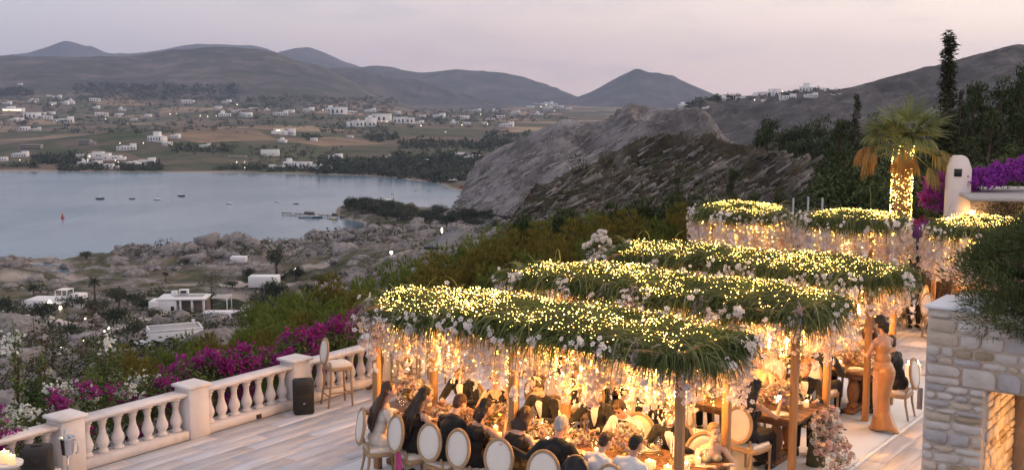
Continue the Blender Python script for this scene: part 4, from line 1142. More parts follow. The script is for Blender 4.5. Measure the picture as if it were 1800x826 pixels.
part_box('terrace_wall', (-W * .62, -D * .3, .2), (W * .3, D * .5, 3), M_white2, root)
# house with veranda
g = slope_house(325, 545); k = g.y / FPX
root = thing('white_house', 'white veranda house with a shaded front and roof chimneys near the shore', 'house', g, radians(4))
W, D, Hh = 84 * k, 56 * k, 3.5
part_box('wall', (-W * .3, 0, Hh/2 - 1), (W * .4, D, Hh + 2), M_white2, root)
part_box('wall', (W * .18, D * .2, Hh/2 - 1), (W * .62, D * .6, Hh + 2), mat('shaded_plaster', (.30, .24, .19), .9), root)  # veranda shade put into the wall colour
part_box('roof', (.0, 0, Hh + .2), (W * 1.02, D * 1.02, .42), M_white2, root)
part_box('roof_terrace', (W * .1, D * .1, Hh + .43), (W * .6, D * .5, .06), M_roofg, root)
for xx in (-.02, .22, .46): part_box('column', (W * xx, -D * .46, Hh/2 - 1), (.55, .55, Hh + 2), M_white2, root)
part_box('chimney', (-W * .22, D * .1, Hh + 1.1), (1.5, 1.3, 1.5), M_white2, root)
part_box('roof_box', (-W * .05, D * .3, Hh + 1.2), (2.6, 1.4, 1.5), M_white2, root)
for xx in (-.09, -.05, -.01): part_box('window', (W * xx, D * .3 - .72, Hh + 1.3), (.6, .08, .7), M_dark, root)
part_box('gable_wing', (-W * .56, -D * .2, Hh * .35), (W * .2, D * .7, Hh * 1.2), M_white2, root)
part_box('window', (-W * .18, -D * .5 - .02, 1.3), (.9, .1, 1.2), M_dark, root)
for kk in range(9):
    part_box('pergola_slat', (W * .58 + kk * .55, D * .3, Hh - .2), (.16, D * .8, .14), M_white2, root, .02)
for yy in (-.1, .68): part_box('pergola_post', (W * .58 + 4.2, D * yy, Hh/2 - 1), (.25, .25, Hh + 1.6), M_white2, root, .02)
# house with roof pergola and stone block
g = slope_house(90, 548); k = g.y / FPX
root = thing('white_house', 'low white house with roof pergola among dark shrubs at the picture edge', 'house', g, radians(-6))
W, Hh = 100 * k, 3.2
part_box('wall', (-W * .1, 3, Hh/2 - 1), (W * .75, 7, Hh + 2), M_white2, root)
part_box('wall', (W * .34, 4, Hh/2 - .5), (W * .22, 7, Hh + 3), M_white2, root)
part_box('roof', (-W * .1, 3, Hh + .02), (W * .72, 6.4, .1), M_white, root)
for kk in range(10): part_box('pergola_slat', (W * .02 + kk * W * .022, 4.5, Hh + 2.3), (.16, 4, .14), M_white2, root, .02)
for xx in (.0, .22): 
    for yy in (2.6, 6.2): part_box('pergola_post', (W * xx, yy, Hh + 1.1), (.2, .2, 2.3), M_white2, root, .02)
part_box('stone_block', (W * .18, -2.2, .9), (W * .24, 4, 4.2), M_stonew, root)
part_box('block_roof', (W * .18, -2.2, 3.03), (W * .25, 4.2, .1), M_white, root)
mb = MB(); mb.ell((W * .1, -3.4, 3.4), .42, nu=8, nv=6); mb.build('lamp', M_lampw, root)
mb = MB(); mb.ell((W * .31, -3.9, 1.9), .42, nu=8, nv=6); mb.build('lamp', M_lampw, root)
part_box('garden_wall', (W * .5, -1, .3), (W * .4, .4, 2.2), M_stonew, root)
# small white wall and sheds
g = slope_house(390, 556); tag(part_box('white_garden_wall', g + Vector((0, 0, .4)), (9, 3, 2.0), M_white2, None), 'low white garden wall on the sandy forecourt by the veranda house', 'wall')
g = slope_house(15, 572); tag(part_box('white_shed', g + Vector((0, 0, .8)), (9, 4, 3.0), M_white2, None), 'small white shed at the picture edge below the shrubs', 'shed')
g = slope_house(465, 502); tag(part_box('white_shed', g + Vector((0, 0, 1)), (9, 5, 3.4), M_white2, None), 'pale flat shed among trees by the sandy road', 'shed')
g = slope_house(420, 462); tag(part_box('white_canopy', g + Vector((0, 0, 1)), (6, 4, 2.4), M_white2, None), 'tiny white beach hut below the rock heads', 'hut')
g = slope_house(672, 362); tag(part_box('white_hut', g + Vector((0, 0, 2)), (10, 6, 4), M_white2, None), 'small white hut in the grove on the headland', 'hut')
# masts and poles
def pole(px, py, hpx, label):
    g = ground(px, py); h = hpx / FPX * g.y
    mb = MB(); mb.tube([(0, 0, -1), (0, 0, h)], [.14, .09], 6); mb.box((0, 0, h - .5), (1.2, .1, .1))
    tag(mb.build('utility_pole', M_trunk, loc=g), label, 'pole')
pole(121, 585, 68, 'tall utility pole in front of the stone block')
pole(61, 608, 52, 'shorter utility pole on the rocky slope')
pole(684, 452, 30, 'thin utility pole near the pines above the headland')
# garden lights
def path_light():
    root = thing('path_light', '', 'light')
    mb = MB(); mb.tube([(0, 0, -.2), (0, 0, .7)], .05, 6); mb.build('stake', M_steel, root)
    mb = MB(); mb.ell((0, 0, .85), .15, nu=8, nv=6); mb.build('globe', M_lampw, root)
    return root
PL = path_light()
for i, (px, py) in enumerate([(97,622),(108,619),(120,616),(148,606),(151,601),(171,592),(178,590),(184,590),(190,587),(192,584),(150,568),(3,584)]):
    g = ground(px, py)
    o = PL if i == 0 else dup(PL, g, 0, '')
    o.location = g; o.scale = (g.y / 210,) * 3
    o['label'] = 'small glowing light beside the garden path on the slope'; o['group'] = 'garden path lights'
for (px, py, lab) in [(519, 486, 'lit lamp among the dark trees by the sandy road'), (688, 455, 'lit lamp at the edge of the pines above the headland')]:
    g = ground(px, py + 4); o = dup(PL, g, 0, lab); o.scale = (g.y / 110,) * 3
    if 'group' in o: del o['group']
g = ground(777, 432); o = dup(PL, g, 0, 'yellow lit bollard beside the coast road'); o.scale = (1.6, 1.6, 6)
if 'group' in o: del o['group']

# ------------------------------------------------------------------ boats
def hull(mb, L, B, Hh, m=0):
    xs = np.linspace(-L/2, L/2, 9); rows = []
    for x in xs:
        t = (x + L/2) / L
        hw = B/2 * (1 - max(0, (t - .45) / .55) ** 2.2) * (0.82 + .18 * min(t * 4, 1))
        zt = Hh * (.8 + .35 * t ** 2)
        rows.append([(x, -hw, zt), (x, -hw * .82, Hh * .25), (x, 0, -Hh * .25), (x, hw * .82, Hh * .25), (x, hw, zt)])
    v = np.array(rows).reshape(-1, 3)
    q = [(i*5+j, (i+1)*5+j, (i+1)*5+j+1, i*5+j+1) for i in range(8) for j in range(4)]
    q += [(i*5+4, (i+1)*5+4, (i+1)*5, i*5) for i in range(8)]
    t = [(0, 1, 2), (0, 2, 3), (0, 3, 4)]
    return mb.add(v, q, t, m)
M_hdark = mat('dark_hull', (.03, .05, .06), .4); M_hwhite = mat('white_hull', (.75, .75, .75), .35); M_hyel = mat('yellow_hull', (.65, .5, .05), .4); M_hgrey = mat('grey_hull', (.2, .21, .22), .5)
def boat(px, py, Lpx, label, hm, cabin=True, mast=0.0, rz=0.0):
    g = ground(px, py); g.z = SEA_Z
    L = Lpx / FPX * g.y
    root = thing('boat', label, 'boat', g + Vector((0, 0, .05)), rz)
    mb = MB(); hull(mb, L, L * .33, L * .13); mb.build('hull', hm, root, True)
    if cabin:
        mb = MB(); mb.box((-.02 * L, 0, L * .19), (L * .32, L * .2, L * .15), ch=L * .02); c = mb.build('cabin', M_hwhite, root)
        mb = MB(); mb.box((.15 * L, 0, L * .21), (L * .03, L * .17, L * .06)); mb.build('windscreen', M_dark, c)
    if mast:
        mb = MB(); mb.tube([(.05 * L, 0, L * .1), (.05 * L, 0, L * mast)], L * .014, 6); mb.tube([(.05 * L, 0, L * .3), (-.4 * L, 0, L * .3)], L * .012, 6); mb.build('mast', M_steel, root)
    mb = MB(); mb.box((-.3 * L, 0, L * .11), (L * .08, L * .24, L * .02)); mb.build('thwart', M_trunk, root)
for a in [(176,350,15,'dark motor boat with white cabin, first from the picture edge',M_hdark,True,0,.1),(232,350,10,'small dark boat between the cabin boat and the sailing boat',M_hdark,True,0,.3),(277,352,13,'white sailing boat with bare mast on the bay',M_hwhite,True,1.25,.2),
          (319,345,13,'dark boat with white cabin just beyond the sailing boat',M_hdark,True,0,-.2),(403,359,11,'white motor boat alone in the middle of the bay',M_hwhite,True,0,.4),(486,355,8,'small boat with upright cabin in front of the jetty',M_hwhite,True,.8,.2),(520,359,9,'dark inflatable boat with outboard near the jetty',M_hdark,False,0,.1),
          (515,379,12,'white boat moored along the jetty',M_hwhite,True,0,.05),(530,384,11,'low grey boat beside the jetty',M_hgrey,False,0,.0),(558,383,18,'dark work boat at the jetty',M_hdark,True,.5,.05),(584,386,13,'yellow boat moored inside the jetty',M_hyel,False,0,-.5),(602,382,10,'grey boat at the root of the jetty',M_hgrey,True,0,.3),
          (690,342,5,'tiny boat beyond the headland, nearest the open bay',M_hgrey,True,.7,.1),(731,336,5,'tiny dark boat beyond the headland, the middle one of three',M_hdark,False,0,.0),(753,337,6,'tiny dark boat beyond the headland, nearest the far beach',M_hdark,False,0,.0)]:
    boat(*a)
g = ground(110, 384); g.z = SEA_Z
root = thing('buoy', 'small red buoy floating on the open bay', 'buoy', g)
mb = MB(); mb.lathe([(.9, -.3), (1.1, .3), (.9, .9)], 10); mb.build('float', mat('red_paint', (.5, .04, .03), .5), root, True)
mb = MB(); mb.lathe([(.45, .8), (.3, 2.4), (.05, 3.2)], 8); mb.build('top_mark', MATS['red_paint'], root)
# jetty
g0, g1 = ground(497, 377), ground(612, 379); g0.z = g1.z = SEA_Z + .8
root = thing('jetty', 'long thin jetty reaching from the headland into the bay', 'jetty', (g0 + g1) / 2, atan2(g1.y - g0.y, g1.x - g0.x))
Lj = (g1 - g0).length
for k in range(14):
    part_box('deck_plank', ((k + .5) / 14 * Lj - Lj / 2, 0, 0), (Lj / 14 - .1, 2.4, .25), M_trunk, root, 0)
for k in range(8):
    mb = MB(); mb.tube([(k / 7 * (Lj - 1) - Lj / 2 + .5, -1.0, -2.5), (k / 7 * (Lj - 1) - Lj / 2 + .5, -1.0, 1.0)], .15, 6); mb.build('pile', M_trunk, root)
for k, xx in enumerate((-.12, -.05, .3)):
    part_box('deck_box', (Lj * xx, 0, .9), (3.2, 1.6, 1.4), mat('weathered_box', (.14, .11, .08), .9), root, .05)
# beach cars: two small red vehicles and posts of the sea fence
for i, (px, py) in enumerate([(812, 331), (828, 334)]):
    g = ground(px, py, 700, 1200)
    root = thing('parked_car', ('red parked car on the far beach road, first of two', 'red parked car on the far beach road by the shrubs')[i], 'car', g, .2)
    mb = MB(); mb.box((0, 0, .75), (4.2, 1.8, .8), ch=.2); mb.build('body', mat('red_car_paint', (.45, .03, .02), .3), root)
    mb = MB(); mb.box((-.2, 0, 1.4), (2.2, 1.6, .6), ch=.25); mb.build('cabin', M_dark, root)
    for xx in (-1.3, 1.3):
        for yy in (-.85, .85):
            mb = MB(); mb.tube([(xx, yy - .1, .32), (xx, yy + .1, .32)], .32, 10); mb.build('wheel', M_dark, root)
for i in range(6):
    px = 464 + i * 11.5
    g = ground(px, 440 - i * .3)
    root = thing('drying_rack', 'weathered plank ramp on the beach between the rocks', 'ramp', g, .5, 'plank ramps on the beach')
    h = 20 / FPX * g.y
    mb = MB(); mb.tube([(0, 0, -.3), (0, 0, h * .6)], .14, 6); mb.build('post', M_steel, root)
    mb = MB(); mb.tube([(0, 0, h * .5), (1.6, -3.5, .1)], .2, 6); mb.build('plank', mat('bleached_wood', (.4, .36, .33), .9), root)
# ------------------------------------------------------------------ terrace floor
def plank_mat():
    m, nd, lk, b = new_mat('veined_stone_plank')
    b.inputs['Roughness'].default_value = .42; b.inputs['Specular IOR Level'].default_value = .35
    tc = nd.new('ShaderNodeTexCoord'); oi = nd.new('ShaderNodeObjectInfo')
    ad = nd.new('ShaderNodeVectorMath'); ad.operation = 'MULTIPLY_ADD'
    lk.new(oi.outputs['Random'], ad.inputs[0]); ad.inputs[1].default_value = (40, 17, 9); lk.new(tc.outputs['Object'], ad.inputs[2])
    n = nnoise(nd, lk, nmap(nd, lk, ad.outputs[0], (9, 1.1, 1)), 1.0, 8, .62, .6)
    c = nramp(nd, lk, n, [(.28, (.34, .325, .34)), (.42, (.52, .51, .535)), (.58, (.61, .605, .635)), (.75, (.66, .655, .685))])
    n2 = nnoise(nd, lk, nmap(nd, lk, ad.outputs[0], (3, 1.2, 1)), 1.4, 4)
    c = nmix(nd, lk, nramp(nd, lk, n2, [(.55, (0, 0, 0)), (.85, (.3, .3, .3))]), c, (.52, .44, .39))
    hs = nd.new('ShaderNodeHueSaturation'); mr_ = nd.new('ShaderNodeMapRange'); mr_.inputs['To Min'].default_value = .82; mr_.inputs['To Max'].default_value = 1.12
    lk.new(oi.outputs['Random'], mr_.inputs['Value']); lk.new(mr_.outputs[0], hs.inputs['Value']); lk.new(c, hs.inputs['Color'])
    lk.new(hs.outputs[0], b.inputs['Base Color'])
    nbump(nd, lk, n, b, .12, .01)
    return m
M_plank = plank_mat()
M_grout = mat('grout', (.22, .20, .19), .95)
M_slabf = mat('retaining_wall_plaster', (.62, .58, .55), .9, (.70, .66, .62), 2, .5)
fl = thing('terrace_floor', None, None); tag(fl, kind='structure')
mb = MB()
_c = [T(-5.75, -14), T(14, -14), T(14, 20), T(-5.75, 20)]
mb.prism([(p.x, p.y) for p in _c], -3.0, -.016); mb.build('floor_bed', M_grout, fl)
PLW, PLL = .30, 1.5
_pm = {}
def plank_mesh(w, l):
    k = (round(w, 3), round(l, 3))
    if k not in _pm:
        m_ = MB(); m_.box((0, 0, -.015), (w - .005, l - .005, .03), ch=.002); _pm[k] = m_.mesh('plank', M_plank)
    return _pm[k]
rngT = np.random.default_rng(5)
def seen(p, mg=40):
    dep = p.y * CP + (CAM_H - p.z) * SP
    x = 900 + FPX * p.x / dep; y = 413 - FPX * (p.y * SP + (p.z - CAM_H) * CP) / dep
    return -mg < x < 1800 + mg and y < 826 + mg
def lay(a0, a1, b0, b1):
    a = a0; i = 0
    while a < a1 - .05:
        w = min(PLW, a1 - a)
        b = b0 - (i % 3) * PLL / 3
        while b < b1:
            c = T(a + w / 2, b + PLL / 2, 0)
            if seen(c, 130):
                o = bpy.data.objects.new('plank', plank_mesh(w, PLL)); COL.objects.link(o)
                o.parent = fl; o.location = c; o.location.z = rngT.uniform(-.0012, .0006); o.rotation_euler.z = ROT_A
            b += PLL
        a += PLW; i += 1
lay(-5.42, -2.62, -6, 9)
lay(3.36, 6.2, 0.5, 9)
# big tiles beyond the tables
def tile_mesh():
    m_ = MB(); m_.box((0, 0, -.015), (1.19, 1.19, .03), ch=.003); return m_.mesh('tile', M_plank)
_tm = tile_mesh()
for i in range(5):
    for j in range(7):
        c = T(-2.5 + i * 1.2 + .6, 9.2 + j * 1.2 + .6)
        if seen(c) and c.x > 5:
            o = bpy.data.objects.new('tile', _tm); COL.objects.link(o); o.parent = fl; o.location = c; o.rotation_euler.z = ROT_A
# white carpet under the tables
M_carpet = mat('white_event_floor', (.70, .69, .69), .5, (.77, .76, .76), 1.2, .6, bump=.05, bscale=60, spec=.4)
mb = MB()
_c = [T(-2.62, -6), T(3.32, -6), T(3.32, 9.1), T(-2.62, 9.1)]
mb.prism([(p.x, p.y) for p in _c], -.012, .004); o = tag(mb.build('event_floor', M_carpet), kind='structure')
mb = MB(); _c = [T(3.30, -6), T(3.36, -6), T(3.36, 9.1), T(3.30, 9.1)]
mb.prism([(p.x, p.y) for p in _c], -.012, .016); mb.build('edge_strip', M_white2, o)

# ------------------------------------------------------------------ balustrade
M_bal = mat('painted_masonry', (.78, .735, .715), .7, None, 2.6, .6, ramp=[(.28, (.52, .47, .43)), (.40, (.65, .60, .575)), (.55, (.72, .67, .65)), (.75, (.76, .71, .69))], detail=9, bump=.12, bscale=25)
root = thing('balustrade', 'white masonry balustrade with turned balusters along the terrace edge', 'balustrade', T(-5.6, 0), ROT_A)
prof = [(.085, 0), (.085, .035), (.06, .05), (.06, .075), (.088, .13), (.094, .17), (.08, .22), (.055, .29), (.046, .36), (.052, .42), (.07, .455), (.05, .47), (.085, .49), (.085, .53)]
m_ = MB(); m_.lathe([(r, z + .135) for r, z in prof], 14); BALM = m_.mesh('baluster', M_bal, True)
piers = [-5.94 + 2.17 * i for i in range(9)]
for i, pb in enumerate(piers):
    m_ = MB(); m_.box((0, pb, .39), (.37, .37, .80), ch=.008); p_ = m_.build('pier', M_bal, root)
    m_ = MB(); m_.box((0, pb, .815), (.455, .455, .05), ch=.012)
    m_.add([(-.21, pb-.21, .8395), (.21, pb-.21, .8395), (.21, pb+.21, .8395), (-.21, pb+.21, .8395), (-.06, pb-.06, .875), (.06, pb-.06, .875), (.06, pb+.06, .875), (-.06, pb+.06, .875)], [(0,1,5,4),(1,2,6,5),(2,3,7,6),(3,0,4,7),(4,5,6,7)])
    m_.build('cap', M_bal, p_)
    if i + 1 < len(piers):
        b0, b1 = pb + .185, piers[i+1] - .185; L = b1 - b0; bc = (b0 + b1) / 2
        m_ = MB(); m_.box((0, bc, .065), (.32, L, .14), ch=.006); m_.build('plinth', M_bal, root)
        m_ = MB(); m_.box((0, bc, .71), (.30, L, .05), ch=.012); m_.box((0, bc, .68), (.24, L, .03)); m_.build('handrail', M_bal, root)
        for k in range(7):
            o = bpy.data.objects.new('baluster', BALM); COL.objects.link(o); o.parent = root
            o.location = (0, b0 + (k + .5) * L / 7, 0); o.rotation_euler.z = rngT.uniform(0, 6)
m_ = MB(); m_.box((.161, -.40, .05), (.02, .1, .07)); m_.build('drain_hole', mat('drain_dark', (.06, .035, .03), .9), root)

# ------------------------------------------------------------------ stone wall at the corner of the house
Pc = on_z(1632, 541, 3.3)                        # top corner of the wall
WB = 0.0
PW = Vector((Pc.x, Pc.y, 0))
M_mortar = mat('lime_mortar', (.48, .40, .33), .95, (.58, .50, .42), 12, .5, bump=.5, bscale=40)
def stone_mat(name, c1, c2):
    return mat(name, c1, .85, c2, 5, .55, bump=1.0, bscale=14, spec=.25)
M_st = [stone_mat('pale_marble_stone', (.50, .44, .385), (.69, .63, .575)), stone_mat('cream_stone', (.47, .375, .285), (.63, .53, .43)), stone_mat('ochre_stone', (.30, .22, .14), (.46, .36, .26)), stone_mat('grey_stone', (.34, .31, .30), (.54, .50, .49))]
wallo = thing('stone_wall', 'rough pale stone wall with a lit opening at the terrace corner', 'wall', PW, ROT_A)
# local: x along the wall (to the viewer's right), y into the wall, z up
LW, TH, TOPZ = 4.2, 1.2, 3.3
OPX, OPZ = .56, 2.58                              # opening starts here, its lintel height
m_ = MB(); m_.box((OPX/2, TH/2, OPZ/2), (OPX, TH, OPZ)); m_.box((LW/2, TH/2 - .001, (TOPZ + OPZ)/2), (LW, TH + .002, TOPZ - OPZ))
m_.box((LW/2, TH + .1, TOPZ/2), (LW, .2, TOPZ - .1)); m_.build('mortar_core', M_mortar, wallo)
def stone(x0, x1, z0, z1, y=0.0, m_i=0, rng=rngT, ax='x', out=.022):
    """an uneven stone filling a cell, proud of the mortar"""
    n = 12; cx, cz = (x0 + x1) / 2, (z0 + z1) / 2; hw, hh = (x1 - x0) / 2 - .006, (z1 - z0) / 2 - .006
    ring = []
    ck = [rng.uniform(.006, .018) + (rng.uniform(.02, .06) if rng.random() < .22 else 0) for _ in range(4)]
    for ci, (sx, sy) in enumerate(((1, -1), (1, 1), (-1, 1), (-1, -1))):
        c = min(ck[ci], hw * .45, hh * .45); jx, jy = rng.uniform(0, .012, 2)
        X_, Y_ = sx * (hw - jx), sy * (hh - jy)
        a_, b_ = (X_, Y_ - sy * c), (X_ - sx * c, Y_)
        if sx * sy < 0: a_, b_ = b_, a_
        ring += [a_, b_]
        nx_, ny_ = ((1, -1), (1, 1), (-1, 1), (-1, -1))[(ci + 1) % 4]
        mid = ((sx + nx_) / 2 * hw, (sy + ny_) / 2 * hh); ring.append((mid[0] * rng.uniform(.94, 1.0) + rng.uniform(-.2, .2) * hw * (mid[0] == 0), mid[1] * rng.uniform(.94, 1.0) + rng.uniform(-.2, .2) * hh * (mid[1] == 0)))
    o1 = out * rng.uniform(.6, 1.3)
    v = [(cx + p[0], .02, cz + p[1]) for p in ring] + [(cx + p[0] * .97, -o1 * .6, cz + p[1] * .97) for p in ring] + [(cx + p[0] * .90, -o1 + rng.uniform(-.004, .004), cz + p[1] * .88) for p in ring] + [(cx, -o1 + rng.uniform(-.008, .006), cz)]
    q = [(i, (i+1) % n, n + (i+1) % n, n + i) for i in range(n)] + [(n+i, n+(i+1) % n, 2*n + (i+1) % n, 2*n + i) for i in range(n)]
    t = [(2*n+i, 2*n+(i+1) % n, 3*n) for i in range(n)]
    v = np.array(v)
    if ax == 'y':                                # stones on a face that looks along +x
        v = np.stack([y - v[:, 1], v[:, 0], v[:, 2]], 1); 
    else:
        v[:, 1] += y
    mm = MB(); mm.add(v, q, t)
    o = mm.build('stone', M_st[m_i], wallo); return o
def courses(x0, x1, z0, z1, y=0.0, ax='x', rng=rngT):
    z = z1; row = 0
    while z > z0 + .04:
        h = float(rng.choice([.05, .075, .10, .135, .175], p=[.14, .2, .26, .25, .15]))
        h = min(h, z - z0)
        if z - h - z0 < .06: h = z - z0
        x = x0
        while x < x1 - .03:
            w = h * rng.uniform(1.0, 2.3) if h > .1 else rng.uniform(.10, .26)
            w = float(np.clip(w, .08, .33))
            if x1 - x - w < .09: w = x1 - x
            mi = int(rng.choice(4, p=[.44, .30, .13, .13]))
            if h > .14 and rng.random() < .35:    # two thin stones on one another
                k = rng.uniform(.35, .65)
                stone(x, x + w, z - h * k, z, y, mi, rng, ax); stone(x, x + w, z - h, z - h * k, y, int(rng.choice(4, p=[.55, .25, .08, .12])), rng, ax)
            else:
                stone(x, x + w, z - h, z, y, mi, rng, ax)
            x += w
        z -= h; row += 1
courses(0, OPX, 1.15, OPZ); courses(0, 1.9, OPZ, TOPZ - .03)
courses(OPX + .1, 1.9, 1.15, OPZ - .02, TH)          # back of the niche
courses(.02, TH - .05, 1.15, OPZ - .02, OPX, 'y')     # side of the opening
m_ = MB(); m_.box((.22, .34, TOPZ + .015), (.50, .72, .03), ch=.006); m_.build('coping_slab', mat('marble_slab', (.66, .66, .68), .4, (.76, .76, .78), 3, .5), wallo)
m_ = MB(); m_.box((LW/2 + .45, .85, TOPZ + .03), (LW - .95, .65, .08)); m_.build('planting_bed', mat('soil', (.07, .05, .035), 1), wallo)
# the wall lamp inside the opening
lampo = thing('niche_lamp', 'warm lamp hidden in the stone opening', 'lamp', PW + AX * 1.55 + BX * .55 + Vector((0, 0, 2.25)), ROT_A)
m_ = MB(); m_.lathe([(.03, -.1), (.06, -.02), (.06, .06), (.02, .1)], 12); m_.build('shade', mat('warm_glass', (1, .8, .5), .4, emit=(1, .6, .22), estr=20), lampo, True)
def point(name, parent, loc, power, col=(1, .56, .22), r=.08):
    ld = bpy.data.lights.new(name, 'POINT'); ld.energy = power; ld.color = col; ld.shadow_soft_size = r
    o = bpy.data.objects.new(name, ld); COL.objects.link(o); o.parent = parent; o.location = loc
    return o
point('lamp_light', lampo, (0, 0, -.2), 60, (1, .44, .10), .1)
# grey metal post beside the wall
root = thing('door_leaf', 'narrow grey metal leaf against the stone wall edge', 'shutter', on_z(1617, 700, 1.2), ROT_A)
m_ = MB(); m_.box((0, 0, 0), (.07, .03, .30), ch=.004); m_.build('panel', mat('grey_paint', (.16, .15, .16), .6), root)

# ------------------------------------------------------------------ chimney and house at the back
M_plaster = mat('smooth_plaster', (.70, .64, .62), .8, (.76, .70, .68), 1.5, .5, bump=.08, bscale=12)
hb = at_y(1680, 405, 29.5)
root = thing('guest_house', 'white house with rounded chimney, flat tiled roof and arched door', 'house', (hb.x, hb.y, 0), ROT_A * .35)
# chimney: square shaft, gabled rounded head with openings
cw, cd = .56, .56
def chimney(px, top, base):
    m_ = MB(); zt = zat(top, 29.5)
    zs = zat(296, 29.5)
    v, q = [], []
    for (z, s) in ((base, 1.06), (zs, 1.0)):
        v += [(-cw/2*s, -cd/2*s, z), (cw/2*s, -cd/2*s, z), (cw/2*s, cd/2*s, z), (-cw/2*s, cd/2*s, z)]
    v += [(-cw*.33, -cd/2, zt-.07), (cw*.33, -cd/2, zt-.07), (cw*.33, cd/2, zt-.07), (-cw*.33, cd/2, zt-.07), (-cw*.2, -cd/2, zt), (cw*.2, -cd/2, zt), (cw*.2, cd/2, zt), (-cw*.2, cd/2, zt)]
    for k in range(3):
        for j in range(4): q.append((k*4+j, k*4+(j+1) % 4, (k+1)*4+(j+1) % 4, (k+1)*4+j))
    q.append((12, 13, 14, 15)); m_.add(v, q)
    c = m_.build('chimney', M_plaster, root)
    m_ = MB(); m_.box((-.06, -cd/2, zs - .10), (.19, .06, .2)); m_.build('smoke_hole', M_dark, c)
    m_ = MB(); m_.box((cw/2, -.02, zs - .10), (.06, .19, .2)); m_.build('smoke_hole', M_dark, c)
chimney(1680, 274, -.5)
zr_ = zat(344, 29)
m_ = MB(); m_.box((3.4, .9, zr_ / 2 - .1), (6.2, 2.4, zr_)); m_.build('wall', mat('ochre_lit_plaster', (.62, .52, .42), .85, (.68, .58, .48), 2, .5), root)  # warm lamplight put into the wall colour
m_ = MB(); m_.box((3.3, .2, zr_ + .02), (6.6, 4.0, .09), ch=.02); m_.build('roof', mat('stone_roof', (.36, .34, .33), .9, (.46, .44, .42), 3, .5), root)
_dx = (1725 - 1680) / FPX * 29.5
m_ = MB(); ar = [(_dx + .18 * cos(t), zr_ - 1.05 + .3 * sin(t)) for t in np.linspace(0, pi, 9)]
ar = [(_dx + .18, 0.2)] + ar + [(_dx - .18, 0.2)]
n_ = len(ar); m_.add([(x, -.33, z) for x, z in ar] + [(x, -.20, z) for x, z in ar], [(i, (i+1) % n_, n_ + (i+1) % n_, n_ + i) for i in range(n_)], [(0, i, i + 1) for i in range(1, n_ - 1)]); m_.build('arched_door', mat('old_door', (.10, .07, .06), .8), root)
for lx, lz in (((1702 - 1680) / FPX * 29.5, zat(378, 28.8)), ((1794 - 1680) / FPX * 29.5, zat(370, 28.8))):
    m_ = MB(); m_.box((lx, -.36, lz), (.14, .1, .2), ch=.02); l_ = m_.build('wall_lamp', mat('lantern_glass', (1, .8, .5), .4, emit=(1, .62, .25), estr=5), root)
    point('lamp_light', root, (lx, -.55, lz + .05), 7, (1, .5, .16), .06)
m_ = MB()
q_, nn = clump_pts(4200, np.array([1.3, .22, .8]), rngT, .1)
m_.scatter(LEAF, q_ + np.array([(1775 - 1680) / FPX * 29.5, -.45, zr_ - .75]), face_rot(nn + np.array([0, -1.2, 0]), rngT, .5), rngT.uniform(.04, .075, 4200)); tag(m_.build('ivy', M_tree2, root), kind='stuff')
# white low wall behind the far tables
wp = T(1.1, 15.4)
m_ = MB()
pts = [(-1.0 + .25 * k, .55 * sin(k * .35), 0) for k in range(9)]
for k in range(8):
    a_, b_ = pts[k], pts[k+1]
    m_.add([(a_[0], a_[1], 0), (b_[0], b_[1], 0), (b_[0], b_[1], .95), (a_[0], a_[1], .95), (a_[0], a_[1]+.25, 0), (b_[0], b_[1]+.25, 0), (b_[0], b_[1]+.25, .95), (a_[0], a_[1]+.25, .95)], [(0,1,2,3),(3,2,6,7),(5,4,7,6)] + ([(4,0,3,7)] if k == 0 else []) + ([(1,5,6,2)] if k == 7 else []))
tag(m_.build('garden_wall', M_white2, loc=wp, rz=ROT_A), 'low curved white wall behind the far round tables', 'wall')
# guard rail posts in front of the dark pines
for i, px in enumerate((1393, 1419, 1444)):
    b0 = at_y(px, 400, 33)
    m_ = MB(); m_.tube([(b0.x, b0.y, -.5), (b0.x, b0.y, zat(346 if i == 1 else 348, 33))], .03, 6)
    tag(m_.build('fence_post', M_steel), 'thin grey metal post against the dark pines', 'post', 'metal posts before the pines')

# ------------------------------------------------------------------ loudspeakers, wine cooler, candle table
M_blk = mat('black_plastic', (.018, .017, .016), .55, (.026, .025, .024), 20, .5)
M_grl = mat('speaker_grille', (.03, .029, .028), .7, bump=.8, bscale=220)
def speaker(loc, rz, label, s=1.0):
    r_ = thing('loudspeaker', label, 'speaker', loc, rz); r_.scale = (s,) * 3
    m_ = MB(); v = [(-.17, -.15, 0), (.17, -.15, 0), (.12, .15, 0), (-.12, .15, 0)]
    m_.box((0, 0, .29), (.34, .28, .58), ch=.03); m_.build('cabinet', M_blk, r_)
    m_ = MB(); m_.lathe([(.125, 0), (.13, .012), (.11, .018), (.05, .0), (.035, .012), (0.001, .014)], 20); w_ = m_.build('woofer', M_grl, r_); w_.location = (0, -.141, .2); w_.rotation_euler = (pi/2, 0, 0)
    m_ = MB(); m_.box((0, -.146, .44), (.24, .012, .15), ch=.005); m_.box((0, -.154, .44), (.10, .012, .07), ch=.003); m_.build('horn', M_grl, r_)
    m_ = MB(); m_.box((0, -.158, .2), (.035, .006, .018)); m_.build('badge', mat('silver_badge', (.7, .7, .7), .3, metal=1), r_)
    m_ = MB(); m_.box((0, .0, .585), (.13, .05, .02), ch=.006); m_.build('handle', M_blk, r_)
    return r_
speaker(T(-5.12, .30), ROT_A + radians(52), 'black loudspeaker on the floor before the third balustrade pier')
speaker(T(-5.12, -4.5), ROT_A + radians(50), 'black loudspeaker below the wine cooler at the picture corner', 1.12)
root = thing('wine_cooler', 'steel wine cooler with bottle on a thin stand beside the pier', 'wine cooler', T(-5.02, -4.12), 0)
M_chr = mat('polished_steel', (.62, .62, .63), .18, metal=1.0)
